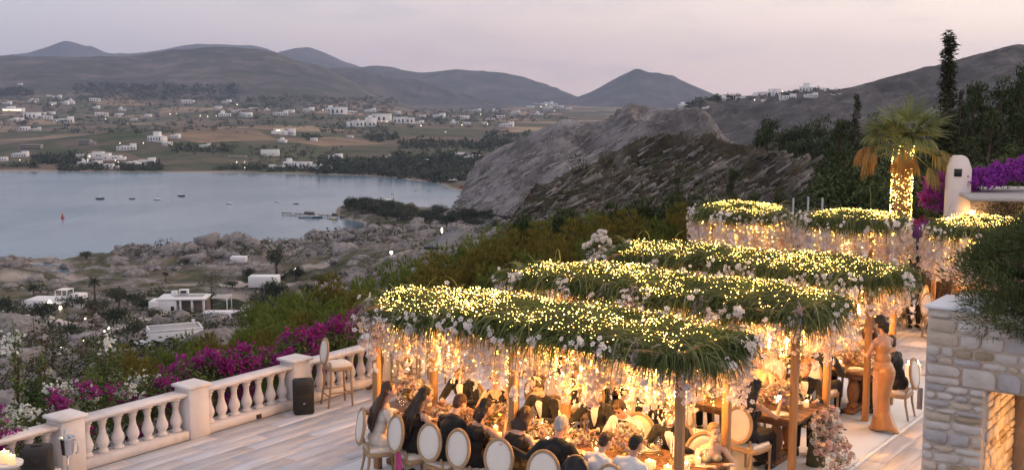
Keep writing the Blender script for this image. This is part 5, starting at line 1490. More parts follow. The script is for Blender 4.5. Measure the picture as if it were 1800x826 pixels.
m_ = MB(); m_.lathe([(.075, .46), (.082, .48), (.105, .68), (.112, .69), (.108, .70), (.098, .68), (.07, .49)], 20, cap=False); m_.build('bucket', M_chr, root, True)
m_ = MB(); m_.tube([(0, 0, .02), (0, 0, .46)], .012, 8); m_.lathe([(.16, 0), (.15, .015), (.02, .03)], 16); m_.build('stand', M_chr, root, True)
m_ = MB(); m_.tube([(.11, 0, .66), (.15, 0, .66), (.15, 0, .5), (.12, 0, .47)], .008, 6); m_.build('handle', M_chr, root)
m_ = MB(); m_.lathe([(.04, .5), (.04, .68), (.014, .74), (.014, .80), (.018, .81), (.001, .815)], 12, c=(-.02, 0, 0)); m_.build('bottle', mat('bottle_glass', (.5, .55, .58), .1, spec=.6), root, True)
# ------------------------------------------------------------------ candles
M_wax = mat('candle_wax', (.85, .78, .66), .5, emit=(1, .55, .2), estr=.12)
M_waxlit = mat('lit_votive_wax', (.9, .7, .45), .5, emit=(1, .52, .16), estr=1.6)
M_flame = mat('flame', (1, .7, .3), .5, emit=(1, .66, .26), estr=40.0)
M_brass = mat('brass', (.55, .38, .16), .3, metal=1.0)
M_glass, _nd, _lk, _b = new_mat('thin_clear_glass')
_tr = _nd.new('ShaderNodeBsdfTransparent'); _gl = _nd.new('ShaderNodeBsdfGlossy'); _gl.inputs['Roughness'].default_value = .05; _lw = _nd.new('ShaderNodeLayerWeight'); _lw.inputs['Blend'].default_value = .35
_mx = _nd.new('ShaderNodeMixShader'); _lk.new(_lw.outputs['Facing'], _mx.inputs[0]); _lk.new(_tr.outputs[0], _mx.inputs[1]); _lk.new(_gl.outputs[0], _mx.inputs[2]); _lk.new(_mx.outputs[0], _nd['Material Output'].inputs[0])
M_cup = mat('frosted_cup', (.9, .85, .78), .3, trans=.7, emit=(1, .6, .25), estr=.5)
m_ = MB(); m_.lathe([(.001, 0), (.009, .012), (.006, .03), (.001, .046)], 8, cap=False); FLM = m_.mesh('flame', M_flame, True)
def flame(par, loc, s=1.0):
    o = bpy.data.objects.new('flame', FLM); COL.objects.link(o); o.parent = par; o.location = loc; o.scale = (s,) * 3
    return o
def votive_tpl():
    r_ = thing('votive_candle', '', 'candle')
    m_ = MB(); m_.lathe([(.036, 0), (.04, .09), (.036, .09), (.033, .008), (.001, .008)], 14, cap=False); m_.build('glass_cup', M_cup, r_, True)
    m_ = MB(); m_.lathe([(.031, .009), (.031, .055), (.001, .056)], 12, cap=False); m_.build('wax', M_waxlit, r_, True)
    flame(r_, (0, 0, .055), 1.2)
    return r_
def taper_tpl():
    r_ = thing('taper_candle', '', 'candle')
    m_ = MB(); m_.lathe([(.045, 0), (.045, .008), (.01, .02), (.008, .07), (.016, .085), (.016, .10), (.001, .10)], 12, cap=False); m_.build('holder', M_brass, r_, True)
    m_ = MB(); m_.lathe([(.011, .09), (.009, .36), (.001, .365)], 10, cap=False); m_.build('wax', M_wax, r_, True)
    return r_
def pillar_tpl():
    r_ = thing('pillar_candle', '', 'candle')
    m_ = MB(); m_.lathe([(.042, 0), (.042, .2), (.036, .2), (.03, .19), (.001, .19)], 14, cap=False); m_.build('wax', M_waxlit if False else M_wax, r_, True)
    flame(r_, (0, 0, .195), 1.3)
    return r_
VOT, TAP, PIL = votive_tpl(), taper_tpl(), pillar_tpl()
_cnt = {'v': 0, 't': 0, 'p': 0}
def put(tpl, key, loc, label, group, light=0.0, scale=1.0):
    o = tpl if _cnt[key] == 0 else dup(tpl, loc, 0, label, group)
    _cnt[key] += 1
    o.location = loc; o['label'] = label; o['group'] = group; o.scale = (scale,) * 3
    if light: point('candle_light', o, (0, 0, .17), light, (1, .55, .2), .03)
    return o
# little drinks table with candles at the picture corner
root = thing('drinks_table', 'small round table top with candle glasses in the picture corner', 'table', on_z(10, 812, .80), 0)
m_ = MB(); m_.lathe([(.001, -.035), (.20, -.035), (.205, -.02), (.205, .0), (.19, .004), (.001, .004)], 24, cap=False); m_.build('table_top', mat('marble_top', (.55, .53, .52), .3, (.66, .64, .62), 6, .5), root, True)
m_ = MB(); m_.tube([(0, 0, -.80), (0, 0, -.03)], .03, 10); m_.lathe([(.17, -.8), (.16, -.78), (.03, -.76)], 16); m_.build('pedestal', M_white2, root, True)
for i, (dx, dy, s) in enumerate(((-.02, .02, 1.5), (.1, -.06, 1.25))):
    put(VOT, 'v', on_z(10, 812, .806) + Vector((dx, dy, 0)), ('tall candle glass on the drinks table in the picture corner', 'smaller glowing candle glass on the drinks table in the corner')[i], None, 1.0, s)
    
# ------------------------------------------------------------------ pergolas hung with greenery and lights
def wood_mat(name, c1, c2, rough=.6):
    m, nd, lk, b = new_mat(name)
    b.inputs['Roughness'].default_value = rough; b.inputs['Specular IOR Level'].default_value = .3
    tc = nd.new('ShaderNodeTexCoord')
    n = nnoise(nd, lk, nmap(nd, lk, tc.outputs['Object'], (28, 28, 2.2)), 1.0, 6, .6, .5)
    lk.new(nramp(nd, lk, n, [(.3, c1), (.7, c2)]), b.inputs['Base Color'])
    nbump(nd, lk, n, b, .25, .004)
    return m
M_post = wood_mat('pine_post', (.30, .15, .06), (.46, .26, .12))
M_oak = wood_mat('limed_oak', (.30, .19, .10), (.44, .30, .17))
M_tabl = wood_mat('dark_oak', (.16, .075, .035), (.27, .14, .07))
M_frond = mat('canopy_frond', (.045, .075, .018), .6, (.12, .15, .04), 3, .5, island=.5, spec=.3, trans=.25)
M_mat = mat('canopy_moss', (.03, .035, .012), .95, (.07, .07, .025), 9, .5, bump=1, bscale=30)
M_strand = mat('hanging_strand', (.14, .16, .05), .7, (.24, .25, .10), 3, .5, island=.3, trans=.2)
M_orch = mat('white_orchid', (.80, .76, .77), .6, island=.12, trans=.5, spec=.2)
M_blush = mat('blush_orchid', (.80, .62, .50), .6, island=.15, trans=.5, spec=.2)
M_plume = mat('mauve_plume', (.40, .34, .36), .9, island=.25, trans=.3)
M_bulb = mat('fairy_bulb', (1, .8, .4), .4, emit=(1.0, .62, .14), estr=11.0)
_nt = M_bulb.node_tree; _g = _nt.nodes.new('ShaderNodeNewGeometry'); _m = _nt.nodes.new('ShaderNodeMapRange')
_m.inputs['To Min'].default_value = 4.0; _m.inputs['To Max'].default_value = 40.0
_nt.links.new(_g.outputs['Random Per Island'], _m.inputs['Value']); _nt.links.new(_m.outputs[0], _nt.nodes['Principled BSDF'].inputs['Emission Strength'])
M_wire = mat('thin_wire', (.25, .2, .1), .6)
def petal_flower(np_=5, r=1.0, cup=.25):
    v, q = [], []
    for k in range(np_):
        a = 2 * pi * k / np_
        def P(rr, da, z): return (rr * cos(a + da), rr * sin(a + da), z)
        b = len(v)
        w_ = pi / np_
        v += [P(.10, 0, 0), P(.55, w_ * .95, cup * .4), P(.95, w_ * .62, cup), P(1.0, 0, cup * .8), P(.95, -w_ * .62, cup), P(.55, -w_ * .95, cup * .4)]
        q += [(b, b + 1, b + 2, b + 3), (b, b + 3, b + 4, b + 5)]
    v = np.array(v) * r
    return v, q, None
ORCH = petal_flower(5)
BULB = (np.array([(1,0,0),(-1,0,0),(0,1,0),(0,-1,0),(0,0,1),(0,0,-1)], float), None, [(0,2,4),(2,1,4),(1,3,4),(3,0,4),(2,0,5),(1,2,5),(3,1,5),(0,3,5)])
def canopy(root, hx, hy, z0, seed, dens=1.0, round_=False, strings=150, drop=.55, flowers_white=.6, bulbs_top=560, curtain=70):
    rng = np.random.default_rng(seed)
    E_ = 2.0 if round_ else 7.0
    def edge(t):                                 # outline point and outward normal
        c, s = np.cos(t), np.sin(t)
        r = (np.abs(c) ** E_ + np.abs(s) ** E_) ** (-1 / E_)
        x, y = c * r * hx, s * r * hy
        nx, ny = np.sign(c) * np.abs(x / hx) ** (E_ - 1) / hx, np.sign(s) * np.abs(y / hy) ** (E_ - 1) / hy
        n = np.sqrt(nx ** 2 + ny ** 2) + 1e-9
        return x, y, nx / n, ny / n
    def perim(n):                                # evenly along the outline
        t = np.linspace(0, 2 * pi, 4000); x, y, _, _ = edge(t)
        d = np.concatenate([[0], np.cumsum(np.hypot(np.diff(x), np.diff(y)))])
        return edge(np.interp(rng.uniform(0, d[-1], n), d, t))
    def inside(n, k=1.0):
        out = np.zeros((0, 2))
        while len(out) < n:
            p = rng.uniform(-1, 1, (n * 2, 2)); p = p[(np.abs(p[:, 0]) ** E_ + np.abs(p[:, 1]) ** E_) < k]
            out = np.concatenate([out, p])
        return out[:n] * np.array([hx, hy])
    def top(x, y):
        e = np.clip(1 - (np.abs(x / hx) ** (2 if round_ else 4) + np.abs(y / hy) ** 2.2), 0, 1)
        return z0 + .16 * np.sqrt(e) + .055 * fbm(x * 1.6 + seed, y * 1.6, oct=3, seed=seed)
    # moss mat that carries it
    gx, gy = (28, 28) if round_ else (70, 26)
    mb = MB(); u = np.linspace(-1, 1, gx); w = np.linspace(-1, 1, gy)
    Ux, Wy = np.meshgrid(u, w, indexing='ij')
    rad = np.maximum(np.abs(Ux), np.abs(Wy)) + 1e-9
    t = np.arctan2(Wy, Ux); ex, ey, _, _ = edge(t)
    k = rad
    Xg, Yg = ex * k * .95, ey * k * .95
    Zt = top(Xg, Yg) - .05 - .14 * np.clip((rad - .85) / .15, 0, 1) ** 2
    v = np.concatenate([np.stack([Xg, Yg, Zt], 2).reshape(-1, 3), np.stack([Xg, Yg, np.full_like(Xg, z0 - .16)], 2).reshape(-1, 3)])
    ii = np.arange(gx * gy).reshape(gx, gy); q = np.stack([ii[:-1, :-1], ii[1:, :-1], ii[1:, 1:], ii[:-1, 1:]], 2).reshape(-1, 4)
    off = gx * gy; bor = [*ii[:, 0], *ii[-1, 1:], *ii[::-1, -1][1:], *ii[0, ::-1][1:-1]]
    sq = [(bor[i], bor[i] + off, bor[(i+1) % len(bor)] + off, bor[(i+1) % len(bor)]) for i in range(len(bor))]
    mb.add(v, np.concatenate([q, q[:, ::-1] + off, np.array(sq)])); mb.build('moss_mat', M_mat, root, True)
    area = 4 * hx * hy
    # short fronds over the top
    mb = MB(); n = int(330 * area * dens)
    p = inside(n); z = top(p[:, 0], p[:, 1])
    a = rng.uniform(0, 2 * pi, n)
    d = np.stack([np.cos(a), np.sin(a), rng.uniform(.05, .7, n)], 1)
    mb.blades(np.column_stack([p, z - .03]), d, rng.uniform(.16, .38, n), rng.uniform(.008, .017, n), rng.uniform(.5, 1.8, n), 3)
    # drape over the edge
    per = 4 * (hx + hy) if not round_ else 2 * pi * hx
    n = int(210 * per * dens)
    x, y, nx, ny = perim(n); inn = rng.uniform(-.03, .22, n)
    lobe = np.clip(.62 + 1.15 * fbm(x * 1.9, y * 1.9, oct=2, seed=seed + 3), .2, 1.15)
    L = rng.uniform(.18, .50, n) * lobe
    b = np.column_stack([x - nx * inn, y - ny * inn, top(x - nx * inn, y - ny * inn) - .02 - rng.uniform(0, .10, n)])
    d = np.column_stack([nx * .7 + rng.normal(0, .4, n), ny * .7 + rng.normal(0, .4, n), rng.uniform(-.35, .35, n)])
    mb.blades(b, d, L, rng.uniform(.014, .030, n), rng.uniform(2.4, 5.2, n), 4)
    # tufts with clear grassy clumps
    nt = int(11 * per * dens); x, y, nx, ny = perim(nt)
    for j in range(nt):
        m = 26; bb = np.array([x[j], y[j], 0]) + np.column_stack([rng.normal(0, .05, (m, 2)), np.zeros(m)])
        bb[:, 2] = top(np.clip(bb[:, 0], -hx, hx), np.clip(bb[:, 1], -hy, hy)) - rng.uniform(.02, .12)
        dd = np.column_stack([nx[j] * .8 + rng.normal(0, .5, m), ny[j] * .8 + rng.normal(0, .5, m), rng.uniform(-.3, .5, m)])
        mb.blades(bb, dd, rng.uniform(.22, .44, m) * rng.uniform(.7, 1.25), .017, rng.uniform(2.2, 4.4, m), 4)
    tag(mb.build('fronds', M_frond, root), kind='stuff')
    # long pale arching stems and hanging strands
    mb = MB(); n = int(11 * per * dens); x, y, nx, ny = perim(n)
    b = np.column_stack([x - nx * .15, y - ny * .15, top(x, y) + .02]); d = np.column_stack([nx * .6 + rng.normal(0, .3, n), ny * .6 + rng.normal(0, .3, n), rng.uniform(.2, .8, n)])
    mb.blades(b, d, rng.uniform(.7, 1.25, n), .02, rng.uniform(3.5, 5.5, n), 7)
    n = int(9 * per * dens); x, y, nx, ny = perim(n); inn = rng.uniform(0, .5, n)
    b = np.column_stack([x - nx * inn, y - ny * inn, np.full(n, z0 - .1)])
    mb.blades(b, np.tile([0, 0, -1.0], (n, 1)) + rng.normal(0, .04, (n, 3)), rng.uniform(.5, 1.05, n), .016, 0.5, 4)
    tag(mb.build('hanging_strands', M_strand, root), kind='stuff')
    # mauve plumes
    mb = MB(); n = int(3.2 * per * dens); x, y, nx, ny = perim(n)
    for j in range(n):
        m = 34; tt = rng.uniform(0, 1, m)
        ax = np.array([nx[j] * .25 + rng.normal(0, .08), ny[j] * .25 + rng.normal(0, .08), -rng.uniform(.25, .5)])
        bb = np.array([x[j], y[j], z0 + rng.uniform(-.05, .1)]) + tt[:, None] * ax + rng.normal(0, .018, (m, 3))
        mb.blades(bb, rng.normal(size=(m, 3)) * .6 + ax * 1.5, rng.uniform(.05, .12, m), .016, .4, 2)
    tag(mb.build('plumes', M_plume, root), kind='stuff')
    # orchid strings: bunches on the face, long strings below
    fw, fb = MB(), MB()
    n = strings; x, y, nx, ny = perim(n); inn = rng.uniform(-.20, .12, n)
    for j in range(n):
        L = rng.uniform(.14, .56) * drop / .55
        zs = z0 + rng.uniform(-.42, -.05)
        m = max(4, int(L / .034))
        tt = np.sort(rng.uniform(0, 1, m)) ** .8
        pp = np.column_stack([x[j] - nx[j] * inn[j] + rng.normal(0, .035, m) + nx[j] * .06 * np.sin(tt * 2), y[j] - ny[j] * inn[j] + rng.normal(0, .035, m), zs - tt * L])
        tgt = fw if rng.random() < flowers_white else fb
        tgt.scatter(ORCH, pp, face_rot(np.tile([nx[j], ny[j], .1], (m, 1)), rng, .7), rng.uniform(.028, .046, m) * (1.25 if round_ else 1.0))
    n = int(5.5 * per); x, y, nx, ny = perim(n)
    for j in range(n):                            # loose clusters up on the greenery
        m = rng.integers(3, 9)
        pp = np.array([x[j] + nx[j] * .2, y[j] + ny[j] * .2, z0 + rng.uniform(-.25, .06)]) + rng.normal(0, .05, (m, 3))
        fw.scatter(ORCH, pp, face_rot(np.tile([nx[j], ny[j], .4], (m, 1)), rng, .6), rng.uniform(.03, .046, m))
    # blossoms that hang inside, under the mat
    n = int(strings * 1.15); p = inside(n * 3, .85)
    if not round_: p = p[np.min(np.abs(p[:, :1] - np.array([[-1.45, .62, 1.9]])), 1) > .36]
    p = p[:n]; n = len(p)
    for j in range(n):
        L = rng.uniform(.2, .58); m = int(L / .05)
        tt = rng.uniform(0, 1, m)
        pp = np.column_stack([p[j, 0] + rng.normal(0, .035, m), p[j, 1] + rng.normal(0, .035, m), z0 - .15 - tt * L])
        fb.scatter(ORCH, pp, rand_rot(m, None, rng), rng.uniform(.032, .05, m))
    tag(fw.build('white_orchids', M_orch, root), kind='stuff'); tag(fb.build('blush_orchids', M_blush, root), kind='stuff')
    # fairy lights: a net over the top, curtains below
    mb = MB(); wm = MB(); st_ = inside(max(8, bulbs_top // 34), .86); P_ = []
    for s0 in st_:                                # strings laid to and fro over the moss
        q0 = s0.copy(); a0 = rng.uniform(0, 2 * pi); line = [q0.copy()]
        for k in range(44):
            a0 += rng.normal(0, .38); q0 = q0 + rng.uniform(.045, .085) * np.array([cos(a0), sin(a0)])
            if (abs(q0[0] / hx) ** E_ + abs(q0[1] / hy) ** E_) > .86: a0 += 2.2; q0 = q0 * .96
            line.append(q0.copy())
        line = np.array(line); P_.append(line)
        wm.tube(np.column_stack([line[::4], top(line[::4, 0], line[::4, 1]) + .035]), .0022, 3, cap=False)
    p = np.concatenate(P_)
    tag(wm.build('top_wires', M_wire, root), kind='stuff')
    pp = np.column_stack([p, top(p[:, 0], p[:, 1]) + rng.uniform(-.03, .08, len(p))])
    mb.scatter(BULB, pp, rand_rot(len(pp), None, rng), rng.choice([.0048, .0062, .0085], len(pp), p=[.45, .4, .15]))
    n = curtain; c = inside(n, .8)
    if round_: ex_, ey_, _a, _b = perim(n // 2); c[: n // 2] = np.column_stack([ex_, ey_]) * rng.uniform(.86, 1.08, (n // 2, 1))
    for j in range(n):
        m = rng.integers(7, 14)
        pp = np.column_stack([c[j, 0] + rng.normal(0, .012, m), c[j, 1] + rng.normal(0, .012, m), z0 - .18 - np.sort(rng.uniform(0, rng.uniform(.3, .75), m))])
        mb.scatter(BULB, pp, rand_rot(m, None, rng), rng.uniform(.006, .0095, m) * (1.3 if round_ else 1))
    tag(mb.build('fairy_lights', M_bulb, root), kind='stuff')
    mb = MB()
    for j in range(0, n, 2):
        mb.tube([(c[j, 0], c[j, 1], z0 - .1), (c[j, 0], c[j, 1], z0 - 1.0)], .0025, 3, cap=False)
    tag(mb.build('light_wires', M_wire, root), kind='stuff')
M_bar = mat('iron_frame', (.05, .045, .04), .6, metal=.4)
PERG = [(.28, -.42, 1), (.34, 2.83, 2), (.25, 6.1, 3)]
PLAB = ['long flower hung pergola over the nearest banquet table', 'long flower hung pergola over the middle banquet table', 'long flower hung pergola over the farthest of the long tables']
PZ = 2.38
for i, (pa, pb, sd) in enumerate(PERG):
    root = thing('pergola', PLAB[i], 'pergola', T(pa, pb), ROT_A, 'long pergolas')
    for x in (-2.42, 0, 2.42):
        for y in (-.62, .62):
            m_ = MB(); m_.box((x, y, 1.12), (.095, .095, 2.24), ch=.006); m_.build('post', M_post, root)
    for y in (-.62, .62):
        m_ = MB(); m_.box((0, y, 2.28), (5.2, .08, .09)); m_.build('beam', M_post, root)
    for x in (-2.42, -1.2, 0, 1.2, 2.42):
        m_ = MB(); m_.box((x, 0, 2.33), (.07, 1.36, .07)); m_.build('crossbeam', M_post, root)
    canopy(root, 2.66, .76, PZ, 100 + sd, strings=(300, 230, 230)[i], bulbs_top=(1150, 950, 950)[i], curtain=(170, 130, 130)[i])
    for k in range(7):
        point('fairy_light_glow', root, (-2.3 + k * .766, (.25, -.25)[k % 2], PZ + .30), 9.0, (1, .66, .22), .25)  # unseen point lights added above the canopy to carry the bulbs' glow
for i, (ra, rb, lab) in enumerate([(-3.2, 13.2, 'round flower canopy over the far table in front of the rocky hill'), (-.35, 13.2, 'round flower canopy in front of the lit palm'), (2.45, 13.4, 'round flower canopy partly hidden by the dark shrub')]):
    root = thing('round_pergola', lab, 'pergola', T(ra, rb), ROT_A, 'round pergolas')
    for k in range(6):
        t = k * pi / 3 + .2
        m_ = MB(); m_.box((cos(t) * .98, sin(t) * .98, 1.12), (.09, .09, 2.24), ch=.006); m_.build('post', M_post, root)
    m_ = MB(); t_ = np.linspace(0, 2 * pi, 33); m_.tube([(cos(t) * .98, sin(t) * .98, 2.27) for t in t_], .045, 8, cap=False); m_.build('ring_beam', M_post, root)
    canopy(root, 1.04, 1.04, PZ + .1, 200 + i, .75, True, strings=340, drop=.85, flowers_white=.75, bulbs_top=520, curtain=170)
    for k in range(3):
        point('fairy_light_glow', root, (.6 * cos(k * 2.1), .6 * sin(k * 2.1), PZ + .30), 10.0, (1, .66, .22), .25)  # unseen point lights added here too, for the glow of the bulbs

# ------------------------------------------------------------------ chandeliers
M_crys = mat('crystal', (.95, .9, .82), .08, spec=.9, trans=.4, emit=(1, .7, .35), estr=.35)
M_cbulb = mat('candle_bulb', (1, .9, .7), .3, emit=(1, .74, .36), estr=45.0)
def chandelier_tpl():
    r_ = thing('chandelier', '', 'chandelier')
    m_ = MB(); m_.tube([(0, 0, .02), (0, 0, .62)], .008, 6); m_.lathe([(.02, .0), (.045, .05), (.02, .12), (.035, .17), (.012, .24)], 12); m_.build('stem', M_brass, r_, True)
    for k in range(6):
        a = k * pi / 3; c, s = cos(a), sin(a)
        m_ = MB(); m_.tube([(c * .03, s * .03, .1), (c * .14, s * .14, .02), (c * .24, s * .24, .05), (c * .25, s * .25, .12)], .008, 6); ar_ = m_.build('arm', M_brass, r_, True)
        m_ = MB(); m_.lathe([(.028, .12), (.03, .13), (.011, .135), (.011, .215)], 8, c=(c * .25, s * .25, 0)); m_.build('candle_sleeve', M_wax, ar_, True)
        m_ = MB(); m_.lathe([(.002, .215), (.016, .235), (.012, .26), (.001, .295)], 8, c=(c * .25, s * .25, 0), cap=False); m_.build('candle_bulb', M_cbulb, ar_, True)
    m_ = MB(); rng = np.random.default_rng(3)
    DROP = (np.array([(0,0,1.0),(.42,0,0),(0,.42,0),(-.42,0,0),(0,-.42,0),(0,0,-.5)], float), None, [(0,1,2),(0,2,3),(0,3,4),(0,4,1),(5,2,1),(5,3,2),(5,4,3),(5,1,4)])
    for rr, zz, n, s in ((.26, -.03, 14, .035), (.17, -.10, 10, .04), (.08, -.17, 6, .045), (.30, .06, 12, .03)):
        a = np.arange(n) * 2 * pi / n
        m_.scatter(DROP, np.stack([rr * np.cos(a), rr * np.sin(a), np.full(n, zz) + rng.uniform(-.02, .02, n)], 1), rand_rot(n, .1, rng), np.full(n, s))
    a = rng.uniform(0, 2*pi, 90); r = rng.uniform(.02, .28, 90)
    m_.scatter(BULB, np.stack([r * np.cos(a), r * np.sin(a), .02 + .25 * (1 - r / .28) * rng.uniform(.5, 1, 90)], 1), rand_rot(90, None, rng), np.full(90, .011))
    tag(m_.build('crystals', M_crys, r_), kind='stuff')
    return r_
CH = chandelier_tpl()
TN = ['nearest', 'middle', 'farthest long']
first = True
for i, (pa, pb, sd) in enumerate(PERG):
    for j, da in enumerate((-1.45, .62, 1.9) if i == 0 else (-1.45, .62, 1.9)):
        lab = f"lit crystal chandelier over the {TN[i]} table, {['first','second','third'][j]} from the sea end"
        loc = T(pa + da, pb, 1.47)
        if first: o = CH; o.location = loc; o['label'] = lab; first = False
        else: o = dup(CH, loc, .4 * j, lab)
        o['group'] = 'chandeliers under the pergolas'
        point('chandelier_light', o, (0, 0, .40), 150, (1, .42, .10), .16)
for i, (ra, rb) in enumerate([(-3.2, 13.2), (-.35, 13.2), (2.45, 13.4)]):
    o = dup(CH, T(ra, rb, 1.5), 0, ['lit chandelier under the round canopy before the rocky hill', 'lit chandelier under the round canopy before the palm', 'lit chandelier under the round canopy behind the dark shrub'][i])
    del o['group']; point('chandelier_light', o, (0, 0, .40), 190, (1, .42, .10), .16)
# ------------------------------------------------------------------ chairs, stools, tables
M_linen = mat('cream_linen', (.66, .60, .53), .9, (.74, .68, .61), 40, .5, bump=.15, bscale=200, sheen=.3)
def ell_ring(mb, c, rx, rz, r, tilt=0.0, n=28, flat=1.0, sec=6):
    t = np.linspace(0, 2 * pi, n + 1)
    P = np.stack([rx * np.cos(t), 0 * t, rz * np.sin(t)], 1) @ rx3(tilt).T + np.asarray(c)
    ctr = np.asarray(c, float)
    Y = np.array([0, 1.0, 0]) @ rx3(tilt).T
    rings = []
    for p in P[:-1]:
        o = p - ctr; o /= np.linalg.norm(o)
        a = np.arange(sec) * 2 * pi / sec
        rings.append(p + r * (np.cos(a)[:, None] * o + flat * np.sin(a)[:, None] * Y))
    v = np.concatenate(rings)
    q = [(i*sec+j, i*sec+(j+1) % sec, ((i+1) % n)*sec+(j+1) % sec, ((i+1) % n)*sec+j) for i in range(n) for j in range(sec)]
    return mb.add(v, q)
def oval_pad(mb, c, rx, rz, th, tilt=0.0, n=24):
    t = np.arange(n) * 2 * pi / n
    rows = []
    for k, y in ((1.0, 0), (.93, th * .7), (.6, th)):
        rows.append(np.stack([rx * k * np.cos(t), np.full(n, y), rz * k * np.sin(t)], 1))
    f = np.concatenate(rows + [np.array([[0, th * 1.05, 0]])]); bk = f * np.array([1, -1, 1])
    v = np.concatenate([f, bk]) @ rx3(tilt).T + np.asarray(c)
    q, tr = [], []
    for s, off in ((1, 0), (-1, len(f))):
        for i in range(2):
            for j in range(n):
                a = (off+i*n+j, off+i*n+(j+1) % n, off+(i+1)*n+(j+1) % n, off+(i+1)*n+j); q.append(a if s < 0 else a[::-1])
        for j in range(n):
            a = (off+2*n+j, off+2*n+(j+1) % n, off+3*n); tr.append(a if s < 0 else a[::-1])
    return mb.add(v, q, tr)
def rounded_seat(mb, w, d, z0, z1, r=.08, bulge=.02, n=6):
    pts = []
    for (cx, cy_, a0) in ((w/2-r, d/2-r, 0), (-w/2+r, d/2-r, pi/2), (-w/2+r, -d/2+r, pi), (w/2-r, -d/2+r, 1.5*pi)):
        for k in range(n): a = a0 + k / (n - 1) * pi / 2; pts.append((cx + r * cos(a), cy_ + r * sin(a)))
    m = len(pts); P = np.array(pts)
    rows = [np.column_stack([P, np.full(m, z0)]), np.column_stack([P * 1.01, np.full(m, (z0 + z1) / 2)]), np.column_stack([P * .97, np.full(m, z1)]), np.column_stack([P * .6, np.full(m, z1 + bulge)])]
    v = np.concatenate(rows + [np.array([[0, 0, z1 + bulge * 1.1]]), np.array([[0, 0, z0]])])
    q = [(i*m+j, i*m+(j+1) % m, (i+1)*m+(j+1) % m, (i+1)*m+j) for i in range(3) for j in range(m)]
    t = [(3*m+j, 3*m+(j+1) % m, 4*m) for j in range(m)] + [((j+1) % m, j, 4*m+1) for j in range(m)]
    return mb.add(v, q, t)
def chair_tpl():
    r_ = thing('oval_back_chair', '', 'chair')
    for x, y in ((-.2, .2), (.2, .2)):
        m_ = MB(); m_.lathe([(.014, 0), (.017, .1), (.021, .3), (.026, .36), (.02, .375), (.028, .39), (.028, .43)], 10, c=(x, y, 0)); m_.build('leg', M_oak, r_, True)
    for x in (-.17, .17):
        m_ = MB(); m_.tube([(x * 1.05, -.27, 0), (x, -.215, .25), (x, -.20, .43), (x * .95, -.235, .56)], [.016, .02, .024, .02], 8); m_.build('leg', M_oak, r_, True)
    m_ = MB(); rounded_seat(m_, .50, .47, .37, .43, .1, 0.0); m_.build('seat_frame', M_oak, r_, True)
    m_ = MB(); rounded_seat(m_, .47, .44, .428, .475, .1, .02); m_.build('seat_cushion', M_linen, r_, True)
    m_ = MB(); ell_ring(m_, (0, -.285, .765), .215, .245, .024, -.16, 30, 1.0, 8); m_.build('back_frame', M_oak, r_, True)
    m_ = MB(); oval_pad(m_, (0, -.285, .765), .198, .228, .028, -.16); m_.build('back_pad', M_linen, r_, True)
    return r_
def stool_tpl():
    r_ = thing('bar_stool', '', 'stool')
    for x, y in ((-.18, .17), (.18, .17)):
        m_ = MB(); m_.tube([(x * 1.05, y * 1.1, 0), (x, y, .70)], [.017, .024], 8); m_.build('leg', M_oak, r_, True)
    for x in (-.17, .17):
        m_ = MB(); m_.tube([(x * 1.1, -.25, 0), (x, -.19, .4), (x, -.18, .70), (x * .95, -.2, .80)], [.017, .022, .024, .02], 8); m_.build('leg', M_oak, r_, True)
    m_ = MB(); rounded_seat(m_, .44, .42, .64, .70, .08, 0.0); m_.build('seat_frame', M_oak, r_, True)
    m_ = MB(); rounded_seat(m_, .42, .40, .698, .75, .08, .015); m_.build('seat_cushion', M_linen, r_, True)
    m_ = MB(); ell_ring(m_, (0, -.235, .965), .185, .215, .022, -.12, 28, 1.0, 8); m_.build('back_frame', M_oak, r_, True)
    m_ = MB(); oval_pad(m_, (0, -.235, .965), .17, .20, .022, -.12); m_.build('back_pad', M_linen, r_, True)
    for (p, q) in (((-.185, .18, .2), (.185, .18, .2)), ((-.185, .18, .26), (-.185, -.22, .26)), ((.185, .18, .26), (.185, -.22, .26)), ((-.185, -.22, .2), (.185, -.22, .2))):
        m_ = MB(); m_.tube([p, q], .012, 6); m_.build('stretcher', M_oak, r_)
    return r_
CHAIR, STOOL = chair_tpl(), stool_tpl()
_fc = {'c': 0, 's': 0}
def put_chair(a, b, rz, label, group=None):
    o = CHAIR if _fc['c'] == 0 else dup(CHAIR, (0, 0, 0), 0, label)
    _fc['c'] += 1
    o.location = T(a, b, .004); o.rotation_euler.z = rz; o['label'] = label
    o['group'] = group or 'oval backed dining chairs'
    return o
def put_stool(a, b, rz, label):
    o = STOOL if _fc['s'] == 0 else dup(STOOL, (0, 0, 0), 0, label)
    _fc['s'] += 1
    o.location = T(a, b, 0); o.rotation_euler.z = rz; o['label'] = label; o['group'] = 'bar stools by the balustrade'
put_stool(-5.02, 1.02, ROT_A - radians(25), 'bar stool standing alone beside the loudspeaker')
put_stool(-4.62, 2.28, ROT_A + radians(150), 'bar stool half behind the pergola corner post and blossoms')
put_stool(-4.55, 3.45, ROT_A + radians(160), 'bar stool second behind the hanging blossoms, farther along the balustrade')
put_stool(-5.0, 3.0, ROT_A + radians(20), 'bar stool close to the balustrade behind the blossoms')
